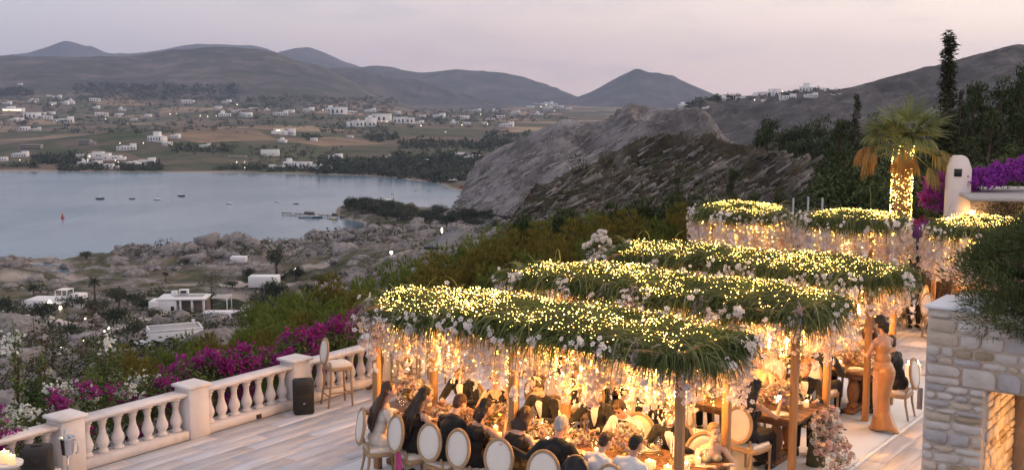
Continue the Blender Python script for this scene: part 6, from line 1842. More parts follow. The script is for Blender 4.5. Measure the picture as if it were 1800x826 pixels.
def high_table(a, b, label):
    r_ = thing('cocktail_table', label, 'table', T(a, b), 0)
    m_ = MB(); m_.lathe([(.001, 1.02), (.34, 1.02), (.355, 1.035), (.35, 1.055), (.001, 1.06)], 28, cap=False); m_.build('table_top', MATS['marble_top'], r_, True)
    m_ = MB(); m_.lathe([(.05, .1), (.07, .16), (.04, .24), (.055, .5), (.075, .62), (.045, .7), (.04, .9), (.07, 1.0), (.07, 1.02)], 14); m_.build('column', M_tabl, r_, True)
    for k in range(3):
        t = k * 2 * pi / 3 + .4
        m_ = MB(); m_.tube([(.03 * cos(t), .03 * sin(t), .18), (.16 * cos(t), .16 * sin(t), .13), (.27 * cos(t), .27 * sin(t), .05), (.33 * cos(t), .33 * sin(t), .03)], [.045, .04, .035, .03], 8); m_.build('foot', M_tabl, r_, True)
high_table(-4.95, 2.0, 'round marble topped cocktail table behind the pergola corner post')
high_table(-4.8, 4.4, 'round cocktail table farther along the balustrade behind the blossoms')
def long_table(pa, pb, L, label):
    r_ = thing('banquet_table', label, 'table', T(pa, pb), ROT_A)
    n = 5
    for k in range(n):
        w = 1.04 / n
        m_ = MB(); m_.box((0, -.52 + (k + .5) * w, .735), (L, w - .004, .05), ch=.004); m_.build('plank', M_tabl, r_)
    m_ = MB(); m_.box((0, 0, .66), (L - .5, .8, .09)); m_.build('apron', M_tabl, r_)
    for x in (-L/2 + .45, 0, L/2 - .45):
        for y in (-.24, .24):
            m_ = MB(); m_.lathe([(.09, .08), (.09, .14), (.06, .17), (.075, .2), (.10, .3), (.105, .4), (.085, .5), (.055, .56), (.08, .58), (.08, .62)], 14, c=(x, y, 0)); m_.build('leg', M_tabl, r_, True)
        m_ = MB(); m_.box((x, 0, .05), (.2, .85, .09), ch=.02); m_.build('foot_rail', M_tabl, r_)
TB = [(.12, -.42, 5.3), (.15, 2.83, 5.3), (.12, 6.1, 5.3)]
for i, t in enumerate(TB):
    long_table(*t, ['long dark wood banquet table nearest the camera', 'long dark wood banquet table under the middle pergola', 'long dark wood banquet table under the farthest long pergola'][i])
# ------------------------------------------------------------------ flowers on the tables
def rose_tpl():
    v, q = [], []
    rng = np.random.default_rng(2)
    for ring, (r, z, up, n) in enumerate(((.36, .50, .62, 3), (.62, .34, .42, 5), (.95, .12, .18, 6))):
        for k in range(n):
            a = 2 * pi * (k + .5 * ring) / n + rng.uniform(-.2, .2); wd = pi / n * 1.25
            def P(rr, da, zz): return (rr * cos(a + da), rr * sin(a + da), zz)
            b = len(v)
            v += [P(r * .25, 0, z - .35), P(r * .85, wd, z), P(r * 1.05, 0, z + up * .55), P(r * .85, -wd, z), P(r * .80, wd * .55, z + up), P(r * .80, -wd * .55, z + up)]
            q += [(b, b+1, b+2, b+3), (b+1, b+4, b+5, b+3)]
    return np.array(v), q, None
ROSE = rose_tpl()
ROSEM = []
for nm, c in (('blush_rose', (.76, .53, .44)), ('cream_rose', (.82, .73, .60)), ('dusty_pink_rose', (.68, .46, .41)), ('ivory_rose', (.82, .78, .72))):
    m_ = MB(); m_.add(*ROSE); m_.ell((0, 0, .4), (.45, .45, .5), nu=8, nv=6); ROSEM.append(m_.mesh('bloom', mat(nm, c, .75, tuple(min(1, x * 1.15) for x in c), 20, .5, trans=.25, spec=.2), True))
M_fill = mat('filler_leaf', (.10, .11, .05), .8, (.17, .15, .08), 6, .5, island=.3, trans=.2)
M_bract = mat('pale_filler', (.62, .46, .36), .8, island=.2, trans=.3)
def bouquet_tpl(seed, R, H, n, bowl=True):
    rng = np.random.default_rng(seed)
    r_ = thing('flower_arrangement', '', 'flowers')
    if bowl:
        m_ = MB(); m_.lathe([(.07, 0), (.07, .01), (.02, .03), (.025, .07), (.1, .12), (.13, .17), (.12, .17), (.09, .13)], 16, cap=False); m_.build('footed_bowl', M_brass, r_, True)
    z0 = .13 if bowl else .02
    for k in range(n):
        d = rng.normal(size=3); d /= np.linalg.norm(d); d[2] = abs(d[2])
        p = d * np.array([R[0], R[1], H]) * rng.uniform(.72, 1.0)
        o = bpy.data.objects.new('bloom', ROSEM[int(rng.choice(4, p=[.34, .28, .2, .18]))]); COL.objects.link(o); o.parent = r_
        o.location = (p[0], p[1], p[2] + z0)
        o.rotation_mode = 'QUATERNION'
        o.rotation_quaternion = Vector((d[0], d[1], d[2] + .5)).normalized().to_track_quat('Z', 'Y')
        s = rng.uniform(.038, .062); o.scale = (s, s, s * .8)
    m_ = MB(); q_, nn = clump_pts(260, np.array([R[0], R[1], H]) * 1.02, rng, .4); sel = q_[:, 2] > -.02; q_, nn = q_[sel], nn[sel]
    m_.scatter(LEAF, q_ + np.array([0, 0, z0]), face_rot(nn, rng, .6), rng.uniform(.03, .07, len(q_))); tag(m_.build('leaves', M_fill, r_), kind='stuff')
    m_ = MB(); q_, nn = clump_pts(150, np.array([R[0], R[1], H]) * 1.1, rng, .7); sel = q_[:, 2] > -.02; q_, nn = q_[sel], nn[sel]
    m_.scatter(ORCH, q_ + np.array([0, 0, z0]), face_rot(nn, rng, .4), rng.uniform(.018, .03, len(q_))); tag(m_.build('small_blossoms', M_bract, r_), kind='stuff')
    return r_
BQ = [bouquet_tpl(1, (.30, .24), .22, 30), bouquet_tpl(2, (.36, .20), .16, 28, False), bouquet_tpl(3, (.26, .22), .26, 26)]
_bq = [0, 0, 0]
def put_bq(k, a, b, z, label, s=1.0, rz=0.0):
    o = BQ[k] if _bq[k] == 0 else dup(BQ[k], (0, 0, 0), 0, label)
    _bq[k] += 1
    o.location = T(a, b, z); o.rotation_euler.z = ROT_A + rz; o['label'] = label; o.scale = (s,) * 3
    o['group'] = 'flower arrangements on the tables'
TT_ = .761
ORD = ['first', 'second', 'third', 'fourth', 'fifth', 'sixth', 'seventh']
for i, (ta, tb, L) in enumerate(TB):
    spots = [(-2.2, .05, 0, 1.25), (-1.35, -.02, 1, 1.0), (-.62, .02, 0, .95), (.15, 0, 1, 1.0), (.72, .05, 1, .9), (1.5, 0.02, 2, 1.05), (2.2, .12, 1, .9)] if i == 0 else [(-2.2, 0, 0, 1.2), (-1.4, .02, 1, 1), (-.6, 0, 2, 1.1), (.2, .03, 1, 1), (1.0, 0, 0, 1.1), (1.75, .05, 1, 1), (2.2, .1, 0, 1.15)]
    if i == 0: spots = spots[:6]
    for j, (da, db, k, s) in enumerate(spots):
        put_bq(k, ta + da, tb + db, TT_, f"blush and cream rose arrangement on the {['nearest', 'middle', 'farthest long'][i]} table, {ORD[j]} from the sea end", s, .3 * j)
# flowers spilling to the floor at the end of the middle table
root = thing('flower_cascade', 'rose cascade spilling from the middle table end to the floor', 'flowers', T(2.92, 2.85), ROT_A)
rng = np.random.default_rng(12)
for k in range(74):
    t = rng.uniform(0, 1) ** .8
    p = np.array([.02 + .34 * (1 - t) ** 1.4 + np.clip(rng.normal(0, .06), -.1, .1), np.clip(rng.normal(0, .22 + .1 * (1 - t)), -.42, .42), .06 + .74 * t])
    o = bpy.data.objects.new('bloom', ROSEM[int(rng.integers(0, 4))]); COL.objects.link(o); o.parent = root; o.location = p
    o.rotation_mode = 'QUATERNION'; o.rotation_quaternion = Vector((.8 + rng.normal(0, .3), rng.normal(0, .5) - .4, .5)).normalized().to_track_quat('Z', 'Y'); s = rng.uniform(.042, .075); o.scale = (s, s, s * .8)
m_ = MB(); n = 520; t = rng.uniform(0, 1, n) ** .8
pp = np.column_stack([.0 + .34 * (1 - t) ** 1.4 + np.clip(rng.normal(0, .06, n), -.1, .1), np.clip(rng.normal(0, .24, n), -.45, .45), .03 + .76 * t])
m_.scatter(ORCH, pp[:300], rand_rot(300, None, rng), rng.uniform(.02, .04, 300)); tag(m_.build('small_blossoms', M_bract, root), kind='stuff')
m_ = MB(); m_.scatter(LEAF, pp[300:], rand_rot(220, None, rng), rng.uniform(.05, .09, 220)); tag(m_.build('leaves', M_fill, root), kind='stuff')
m_ = MB(); m_.tube([(-.06, 0, .0), (-.05, 0, .72)], [.14, .08], 10); m_.build('support', M_fill, root)
# ------------------------------------------------------------------ place settings, candles, glasses
M_china = mat('white_china', (.78, .75, .71), .25, spec=.5)
M_gold = mat('gold_charger', (.58, .43, .24), .35, metal=.6)
M_nap = mat('white_napkin', (.76, .72, .67), .9, bump=.4, bscale=30)
m_ = MB(); m_.lathe([(.001, .002), (.15, .002), (.155, .012), (.15, .014), (.001, .008)], 22, cap=False); CHM = m_.mesh('charger', M_gold, True)
m_ = MB(); m_.lathe([(.001, .012), (.08, .012), (.13, .024), (.133, .027), (.128, .027), (.08, .018), (.001, .017)], 22, cap=False); PLM = m_.mesh('plate', M_china, True)
m_ = MB(); m_.lathe([(.032, 0), (.03, .004), (.005, .01), (.004, .09), (.012, .1), (.034, .13), (.038, .165), (.03, .20), (.028, .20), (.034, .165), (.03, .135), (.006, .105)], 14, cap=False); GLM = m_.mesh('wine_glass', M_glass, True)
m_ = MB(); m_.box((0, 0, .03), (.09, .16, .012), ch=.004); m_.box((.01, .02, .04), (.07, .12, .012), rz3(.3), ch=.004); NPM = m_.mesh('napkin', M_nap)
m_ = MB(); m_.box((0, 0, .012), (.11, .16, .003)); CDM = m_.mesh('menu_card', M_nap)
def lone(name, mesh, loc, rz, label, cat, group, s=1.0):
    o = bpy.data.objects.new(name, mesh); COL.objects.link(o); o.location = loc; o.rotation_euler.z = rz; o.scale = (s,) * 3
    return tag(o, label, cat, group)
for i, (ta, tb, L) in enumerate(TB):
    tn = ['nearest', 'middle', 'farthest long'][i]
    for k in range(8):
        da = -2.3 + k * .655
        for sd in (-1, 1):
            lone('charger_plate', CHM, T(ta + da, tb + sd * .35, TT_), 0, f"gold charger plate on the {tn} banquet table", 'plate', f'charger plates on the {tn} table')
            lone('dinner_plate', PLM, T(ta + da, tb + sd * .35, TT_ + .001), 0, f"white dinner plate on a gold charger, {tn} banquet table", 'plate', f'dinner plates on the {tn} table')
            if (k + i) % 2: lone('napkin', NPM, T(ta + da + .02, tb + sd * .36, TT_ + .005), ROT_A + .2 * k, f"folded white napkin on a plate of the {tn} table", 'napkin', f'napkins on the {tn} table')
            lone('wine_glass', GLM, T(ta + da + .2, tb + sd * .27, TT_), 0, f"stemmed wine glass on the {tn} banquet table", 'glass', f'wine glasses on the {tn} table')
    rng = np.random.default_rng(40 + i)
    for k in range(13):
        da = -2.4 + k * .4
        put(VOT, 'v', T(ta + da + rng.uniform(-.05, .05), tb + rng.choice([-1, 1]) * rng.uniform(.2, .3), TT_), f"glowing votive candle on the {tn} banquet table", f'votives on the {tn} table', 3.5 if k % 2 == 0 else 0)
    for k in range(6):
        for e in (0, 1):
            put(TAP, 't', T(ta - 2.2 + k * .85 + e * .09, tb + .16 - .1 * e, TT_), f"tall ivory taper candle in brass holder on the {tn} table", f'tapers on the {tn} table')
for k, (da, db) in enumerate(((2.0, -.30), (2.28, -.34), (2.42, -.30), (2.40, -.1))):
    put(VOT, 'v', T(.12 + da, -.42 + db, TT_), 'glowing votive candle in the group at the near end of the nearest table', 'votives at the near table end', 3.0 if k % 2 else 0, 1.3)
lone('menu_card', CDM, T(2.35, 2.55, TT_ - .006), ROT_A + .5, 'white menu card on the bare end of the middle table', 'card', None)
lone('menu_card', CDM, T(2.55, -.2, TT_ - .006), ROT_A + .3, 'white card at the corner of the nearest table', 'card', None)
o = lone('phone', CDM.copy(), T(2.47, -.38, TT_ - .004), ROT_A + .2, 'dark phone lying at the corner of the nearest table', 'phone', None, .75); o.data.materials[0] = M_blk
for k in range(2):
    put(PIL, 'p', on_z(1596 + 16 * k, 668, .004), ('white pillar candle on the floor by the chair, first of two', 'white pillar candle on the floor next to the stone wall, second of two')[k], None, 1.5, 1.5)
# round tables at the back
for i, (ra, rb) in enumerate([(-3.2, 13.2), (-.35, 13.2), (2.45, 13.4)]):
    w = ['before the rocky hill', 'before the palm', 'behind the dark shrub'][i]
    r_ = thing('round_table', f'round banquet table under the round canopy {w}', 'table', T(ra, rb), 0)
    m_ = MB(); m_.lathe([(.001, .70), (.70, .70), (.72, .73), (.70, .76), (.001, .76)], 32, cap=False); m_.build('table_top', M_tabl, r_, True)
    m_ = MB(); m_.lathe([(.34, 0), (.3, .06), (.1, .12), (.14, .35), (.09, .55), (.2, .7)], 16); m_.build('pedestal', M_tabl, r_, True)
    put_bq(2, ra, rb, TT_, f'rose arrangement on the round table {w}', 1.3)
    for k in range(7):
        t = k * 2 * pi / 7 + .3 * i
        p = T(ra, rb) + Vector((cos(t), sin(t), 0)) * .98
        d = p - C1
        put_chair(d.dot(AX), d.dot(BX), t + pi / 2, f'oval backed chair around the round table {w}', f'chairs around the round table {w}')
# tall vase of white flowers beyond the pergolas
vp = at_y(1055, 452, 27.0)
root = thing('flower_urn', 'tall white bouquet in an urn beyond the middle pergolas', 'flowers', (vp.x, vp.y, 0), 0)
zz = vp.z
m_ = MB(); m_.lathe([(.2, 0), (.2, .1), (.12, .15), (.12, zz - .5), (.2, zz - .4), (.28, zz - .1), (.26, zz - .1)], 18); m_.build('pedestal_urn', M_bal, root, True)
rng = np.random.default_rng(6)
for k in range(60):
    h = rng.uniform(0, 1); p = np.array([rng.normal(0, .27 * (1 - h * .7)), rng.normal(0, .2 * (1 - h * .6)), zz - .15 + .8 * h])
    o = bpy.data.objects.new('bloom', ROSEM[3]); COL.objects.link(o); o.parent = root; o.location = p; s = rng.uniform(.06, .11) * (1.2 - .6 * h); o.scale = (s,) * 3
    o.rotation_mode = 'QUATERNION'; o.rotation_quaternion = Vector((p[0] * 2, -.8, .6)).normalized().to_track_quat('Z', 'Y')
m_ = MB(); q_, nn = clump_pts(260, np.array([.42, .3, .35]), rng, .3); m_.scatter(LEAF, q_ + np.array([0, 0, zz + .1]), face_rot(nn, rng, .6), rng.uniform(.08, .14, 260)); tag(m_.build('leaves', M_tree2, root), kind='stuff')
# ------------------------------------------------------------------ people
_tsc = bpy.data.scenes.new('work')
def solidify(mb, voxel, it=3, noise_amp=0.0, noise_f=30.0, zs=1.0, fac=.5):
    """one continuous skin over overlapping closed shapes"""
    me = mb.mesh('tmp', [])
    o = bpy.data.objects.new('tmp', me); _tsc.collection.objects.link(o)
    r = o.modifiers.new('r', 'REMESH'); r.mode = 'VOXEL'; r.voxel_size = voxel
    s = o.modifiers.new('s', 'SMOOTH'); s.factor = fac; s.iterations = it
    _tsc.view_layers[0].update(); dg = _tsc.view_layers[0].depsgraph
    out = bpy.data.meshes.new_from_object(o.evaluated_get(dg), depsgraph=dg)
    bpy.data.objects.remove(o); bpy.data.meshes.remove(me)
    n = len(out.vertices)
    v = np.empty(n * 3, np.float32); out.vertices.foreach_get('co', v); v = v.reshape(-1, 3).astype(float)
    np_ = len(out.polygons)
    lt = np.empty(np_, np.int32); out.polygons.foreach_get('loop_total', lt)
    li = np.empty(len(out.loops), np.int32); out.loops.foreach_get('vertex_index', li)
    ls = np.empty(np_, np.int32); out.polygons.foreach_get('loop_start', ls)
    if noise_amp:
        nr = np.empty(n * 3, np.float32); out.vertices.foreach_get('normal', nr); nr = nr.reshape(-1, 3)
        v = v + nr * (noise_amp * fbm(v[:, 0] * noise_f, v[:, 1] * noise_f, v[:, 2] * noise_f * zs, oct=3, seed=4))[:, None]
    q = li[ls[lt == 4][:, None] + np.arange(4)] if (lt == 4).any() else np.zeros((0, 4), int)
    t = li[ls[lt == 3][:, None] + np.arange(3)] if (lt == 3).any() else np.zeros((0, 3), int)
    bpy.data.meshes.remove(out)
    return v, q, t
def skin_mat(name, c):
    return mat(name, c, .5, tuple(x * 1.12 for x in c), 25, .5, spec=.4, sss=.12)
SKIN = {'light': skin_mat('fair_skin', (.56, .36, .27)), 'tan': skin_mat('tan_skin', (.44, .26, .175)), 'red': skin_mat('ruddy_skin', (.56, .29, .20))}
def hair_mat(name, c):
    return mat(name, tuple(x * .6 for x in c), .45, tuple(x * 1.3 for x in c), 30, .6, stretch=(1, 1, .15), bump=.5, bscale=60, spec=.4)
HAIR = {'black': hair_mat('black_hair', (.012, .009, .007)), 'brown': hair_mat('brown_hair', (.05, .026, .014)), 'chest': hair_mat('chestnut_hair', (.08, .036, .018)), 'grey': hair_mat('grey_hair', (.42, .40, .38)), 'blond': hair_mat('blond_hair', (.30, .19, .09)), 'ginger': hair_mat('ginger_hair', (.26, .12, .05))}
CL = {'tux': mat('black_wool', (.012, .012, .013), .85, (.018, .018, .019), 60, .5, sheen=.15, bump=.1, bscale=90), 'shirt': mat('white_cotton', (.72, .71, .72), .8, bump=.25, bscale=14), 'blackdress': mat('black_crepe', (.013, .011, .012), .7, bump=.2, bscale=18),
      'cream': mat('cream_satin', (.62, .54, .46), .45, (.70, .62, .54), 8, .5, bump=.3, bscale=12), 'gold': mat('copper_satin', (.33, .145, .042), .33, (.45, .21, .07), 5, .5, bump=.35, bscale=9, spec=.6, sheen=.2), 'beige': mat('beige_silk', (.60, .48, .34), .45, bump=.2, bscale=12),
      'orange': mat('coral_fabric', (.62, .22, .10), .6), 'sage': mat('sage_sequin', (.32, .29, .20), .4, (.45, .40, .28), 60, .4, metal=.3), 'apron': mat('black_apron', (.015, .015, .016), .8)}
M_eye = mat('eye', (.03, .02, .015), .2); M_lip = mat('lip', (.42, .15, .12), .5); M_shoe = mat('black_shoe', (.012, .011, .010), .3)
def ik(S, Hd, l1, l2, pole):
    S, Hd, pole = np.array(S, float), np.array(Hd, float), np.array(pole, float)
    d = Hd - S; L = np.linalg.norm(d)
    if L > (l1 + l2) * .995: Hd = S + d / L * (l1 + l2) * .995; d = Hd - S; L = np.linalg.norm(d)
    u = d / L; a = (l1 * l1 - l2 * l2 + L * L) / (2 * L); h = sqrt(max(l1 * l1 - a * a, 1e-6))
    p = pole - u * np.dot(pole, u); p /= np.linalg.norm(p) + 1e-9
    return S + u * a + p * h, Hd
def person(label, loc, rz, outfit='tux', hair='brown', style='short', skin='light', lean=12, turn=0, nod=12, roll=0, L=None, R=None, seated=True, s=1.0, fem=False, twist=0, arms='bare', cloth2=None, extra=None, lipst=False):
    root = thing('person', label, 'person', loc, rz); root.scale = (s,) * 3
    ln = radians(lean); tw = rz3(radians(twist))
    zp = .56 if seated else .96                     # pelvis height
    py_ = -.06 if seated else 0.0
    def sp(h, x=0.0, f=0.0):                        # a point on the leaning trunk
        p = np.array([x, f, 0.0]) @ tw.T
        y = p[1] + h * sin(ln) ; 
        return np.array([p[0], py_ + y, zp + h * cos(ln) + (-p[1] * sin(ln) * .5)])
    sw = .158 if fem else .185                      # shoulder half width
    neck, headc = sp(.53), None
    Rh = rz3(radians(turn + twist)) @ rx3(-radians(nod)) @ ry3(radians(roll))
    head_off = np.array([0, .035, .16])
    hc = neck + np.array([0, .02, .02]) + Rh @ head_off
    sh = {sd: sp(.455, sd * sw, 0.0) for sd in (-1, 1)}
    hand_t = {-1: L, 1: R}
    dflt = {-1: np.array([-.17, .36, .82]), 1: np.array([.17, .36, .82])} if seated else {-1: np.array([-.22, .06, .82]), 1: np.array([.22, .06, .82])}
    B = MB()
    # trunk and neck
    wf = .88 if fem else 1.0
    B.ell(sp(.02), (.165 if fem else .16, .12, .12), nu=14, nv=10)
    B.ell(sp(.17), (.118 * wf + .012, .092, .14), rx3(-ln), 14, 10)
    B.ell(sp(.36), (.150 * wf, .105, .15), tw @ rx3(-ln), 14, 10)
    B.tube([sp(.44, -sw * .9), sp(.47), sp(.44, sw * .9)], [.055 * wf, .075, .055 * wf], 10)
    B.tube([sp(.45), neck, neck + (hc - neck) * .55], [.062 * wf, .052 * wf, .05 * wf], 10)
    if fem:
        for sd in (-1, 1): B.ell(sp(.345, sd * .07, .085), (.058, .055, .058), nu=10, nv=8)
    # head
    B.ell(hc + Rh @ np.array([0, -.012, .02]), (.073, .092, .095), Rh, 16, 12)
    B.ell(hc + Rh @ np.array([0, .03, -.045]), (.054, .058, .068), Rh, 14, 10)
    B.ell(hc + Rh @ np.array([0, .062, -.085]), (.026, .022, .02), Rh, 10, 8)
    B.ell(hc + Rh @ np.array([0, .094, -.022]), (.013, .016, .024), Rh, 8, 6)
    for sd in (-1, 1): B.ell(hc + Rh @ np.array([sd * .075, -.005, -.012]), (.012, .022, .03), Rh, 8, 6)
    # arms
    jo = {}
    for sd in (-1, 1):
        tgt = hand_t[sd] if hand_t[sd] is not None else dflt[sd]
        el, ha = ik(sh[sd], tgt, .285, .26, (sd * .7, -.35, -.8))
        jo[sd] = (sh[sd], el, ha)
        ar = .85 if fem else 1.0
        B.tube([sh[sd], (sh[sd] * .5 + el * .5), el, el * .45 + ha * .55, ha], [.052 * ar, .046 * ar, .037 * ar, .034 * ar, .025 * ar], 10)
        f = ha - el; f /= np.linalg.norm(f)
        B.tube([ha - f * .01, ha + f * .05, ha + f * .085], [.024, .033, .026], 8, flat=.55)
    # legs
    leg = {}
    if seated:
        for sd in (-1, 1):
            hip = np.array([sd * .085, py_, zp - .03]); kn = np.array([sd * .10, .37, .535]); an = np.array([sd * .10, .33, .10])
            leg[sd] = (hip, kn, an)
    else:
        for sd in (-1, 1):
            hip = np.array([sd * .085, py_, zp - .03]); kn = np.array([sd * .09, .03, .50]); an = np.array([sd * .095, -.02, .09])
            leg[sd] = (hip, kn, an)
    for sd in (-1, 1):
        hip, kn, an = leg[sd]
        B.tube([hip, hip * .5 + kn * .5, kn], [.09, .078, .056], 10)
        B.tube([kn, kn * .6 + an * .4, an], [.056, .054, .034], 10)
        B.tube([an + [0, -.04, -.05], an + [0, .07, -.06], an + [0, .16, -.07]], [.032, .036, .022], 8)
    v, q, t = solidify(B, .0125, 2)
    F = MB(); F.add(v, q, t)
    for sd in (-1, 1):                              # five fingers, rooted in the palm
        S_, el, ha = jo[sd]; f = ha - el; f /= np.linalg.norm(f)
        side = np.cross(f, [0, 0, 1.0]); side /= np.linalg.norm(side) + 1e-9; dn = np.cross(side, f); dn = dn if dn[2] < 0 else -dn
        for k, l in enumerate((.062, .074, .078, .066)):
            b = ha + f * .07 + side * (-.024 + .016 * k)
            F.tube([b, b + f * l * .55 + dn * .006, b + f * l * .8 + dn * .028], [.0088, .008, .006], 6)
        b = ha + f * .02 + side * (.026 * -sd)
        F.tube([b, b + f * .03 + side * (-sd * .022) + dn * .008, b + f * .058 + side * (-sd * .024) + dn * .018], [.011, .010, .007], 6)
    body = F.build('body', SKIN[skin], root, True)
    # face
    for sd in (-1, 1):
        m_ = MB(); m_.ell(hc + Rh @ np.array([sd * .031, .077, .006]), (.013, .007, .007), Rh, 8, 6); m_.build('eye', M_eye, root)
        m_ = MB(); m_.ell(hc + Rh @ np.array([sd * .031, .080, .026]), (.019, .007, .005), Rh, 8, 6); m_.build('eyebrow', HAIR[hair], root)
    m_ = MB(); m_.ell(hc + Rh @ np.array([0, .085, -.062]), (.023, .009, .007), Rh, 8, 6); m_.build('mouth', M_lip, root)
    # hair
    H = MB()
    def hp(x, y, z): return hc + Rh @ np.array([x, y, z])
    if style != 'bald':
        H.ell(hp(0, -.022, .032), (.082, .097, .096), Rh, 16, 12)
        H.ell(hp(0, -.055, -.02), (.076, .058, .075), Rh, 12, 10)
    if style == 'short':
        H.ell(hp(0, .045, .092), (.06, .045, .034), Rh, 12, 8)
        v, q, t = solidify(H, .011, 2, .005, 50)
        keep = None
    elif style == 'crop':
        v, q, t = solidify(H, .011, 3, .003, 60)
    elif style == 'long':
        back = np.array([0, -1.0, 0]) @ rz3(radians(turn)).T
        for k in range(7):
            x = -.075 + .025 * k
            p0 = hp(x, -.05 - .03 * (1 - abs(k - 3) / 3), .02); p1 = hp(x * 1.15, -.095, -.09)
            p2 = sp(.40, x * 1.5, -.135); p3 = sp(.22, x * 1.5, -.14); p4 = sp(.12 + .02 * (k % 3), x * 1.2, -.125)
            H.tube([p0, p1, p2, p3, p4], [.045, .045, .038, .034, .014], 8)
        v, q, t = solidify(H, .012, 3, .007, 40, .18)
    elif style == 'mid':
        for k in range(7):
            x = -.08 + .0267 * k
            p0 = hp(x, -.04, .02); p1 = hp(x * 1.2, -.085, -.10); p2 = hp(x * 1.15, -.09, -.20)
            H.tube([p0, p1, p2], [.045, .045, .025], 8)
        v, q, t = solidify(H, .012, 3, .009, 34, .4)
    elif style == 'curly':
        for k in range(7):
            x = -.08 + .0267 * k
            p0 = hp(x, -.04, .02); p1 = hp(x * 1.2, -.09, -.10); p2 = sp(.42, x * 1.5, -.12); p3 = sp(.27, x * 1.3 + .02 * (k % 2), -.13)
            H.tube([p0, p1, p2, p3], [.045, .048, .042, .02], 8)
        v, q, t = solidify(H, .012, 2, .018, 28)
    elif style == 'bun':
        H.ell(hp(0, -.105, -.05), (.05, .045, .05), Rh, 12, 8)
        v, q, t = solidify(H, .011, 2, .006, 40)
    elif style == 'curlybun':
        H.ell(hp(0, -.115, -.03), (.062, .06, .07), Rh, 12, 8); H.ell(hp(.01, -.11, -.10), (.045, .045, .06), Rh, 12, 8)
        v, q, t = solidify(H, .011, 2, .014, 34)
    if style != 'bald':
        # keep the face clear: drop what lies in front of the hairline
        loc_ = (v - hc) @ Rh
        front = (loc_[:, 1] > .042 + .30 * np.clip(loc_[:, 2] - .045, 0, 1)) & (loc_[:, 2] < .072)
        v[front] = v[front] + (Rh @ np.array([0, -.03, 0]))
        m_ = MB(); m_.add(v, q, t); m_.build('hair', HAIR[hair], root, True)
    # clothes
    g = .012
    def trunk_shell(top=.47, bot=-.06, infl=g):
        c = MB()
        c.ell(sp(.02), (.165 + infl, .125 + infl, .12 + infl), nu=14, nv=10)
        c.ell(sp(.17), (.118 * wf + .02 + infl, .095 + infl, .14), rx3(-ln), 14, 10)
        c.ell(sp(.36), (.150 * wf + infl, .107 + infl, .14), tw @ rx3(-ln), 14, 10)
        if fem:
            for sd in (-1, 1): c.ell(sp(.345, sd * .07, .085), (.058 + infl, .055 + infl, .058 + infl), nu=10, nv=8)
        return c
    def sleeves(c, infl, upto=1.0):
        for sd in (-1, 1):
            S_, el, ha = jo[sd]
            c.ell(S_, (.058 + infl, .055 + infl, .052 + infl), nu=10, nv=8)
            e2 = el + (ha - el) * upto
            c.tube([S_, S_ * .5 + el * .5, el, el * .5 + e2 * .5, e2], [.054 + infl, .05 + infl, .042 + infl, .038 + infl, .034 + infl], 10)
    def trousers(m):
        c = MB()
        for sd in (-1, 1):
            hip, kn, an = leg[sd]
            c.tube([hip, hip * .5 + kn * .5, kn], [.105, .09, .07], 10); c.tube([kn, kn * .5 + an * .5, an + [0, 0, .01]], [.07, .064, .055], 10)
        c.ell(sp(.0), (.175, .135, .12), nu=12, nv=8)
        v, q, t = solidify(c, .017, 2); m_ = MB(); m_.add(v, q, t); m_.build('trousers', m, root, True)
        for sd in (-1, 1):
            an = leg[sd][2]
            m_ = MB(); m_.tube([an + [0, -.06, -.055], an + [0, .05, -.05], an + [0, .14, -.065], an + [0, .19, -.07]], [.036, .044, .04, .02], 10); m_.build('shoe', M_shoe, root, True)
    chest_f = (sp(.36, 0, .12) - sp(.36)); chest_f /= np.linalg.norm(chest_f)
    def bow():
        c = neck + np.array([0, 0, -.03]) + chest_f * .07
        x = np.array([1.0, 0, 0]) @ tw.T; u = np.array([0, 0, 1.0])
        m_ = MB(); pts = []
        for sd in (-1, 1):
            for zz in (-.022, .022):
                pts.append(c + x * sd * .055 + u * zz)
        for yy in (-.008, .008):
            pass
        v = [c + u * .008 + chest_f * .012, c - u * .008 + chest_f * .012, c + u * .008 - chest_f * .008, c - u * .008 - chest_f * .008]
        for sd in (-1, 1): v += [c + x * sd * .055 + u * .024 + chest_f * .010, c + x * sd * .055 - u * .024 + chest_f * .010, c + x * sd * .055 + u * .024 - chest_f * .01, c + x * sd * .055 - u * .024 - chest_f * .01]
        q = [(0, 1, 5, 4), (2, 3, 7, 6), (0, 4, 6, 2), (1, 5, 7, 3), (4, 5, 7, 6), (0, 1, 9, 8), (2, 3, 11, 10), (0, 8, 10, 2), (1, 9, 11, 3), (8, 9, 11, 10)]
        m_.add(v, q); m_.build('bow_tie', CL['tux'], root)
    def collar():
        t_ = np.linspace(0, 2 * pi, 15)[:-1]; k = MB()
        c = neck + np.array([0, 0, -.012]); r0, r1 = .064, .058
        lo = np.stack([r0 * 1.12 * np.cos(t_), r0 * np.sin(t_), np.full(14, -.025)], 1) @ rx3(-ln * .8).T + c
        hi = np.stack([r1 * 1.05 * np.cos(t_), r1 * np.sin(t_) - .004, np.full(14, .024)], 1) @ rx3(-ln * .8).T + c
        k.add(np.concatenate([lo, hi]), [(i, (i+1) % 14, 14 + (i+1) % 14, 14 + i) for i in range(14)]); k.build('collar', CL['shirt'], root, True)
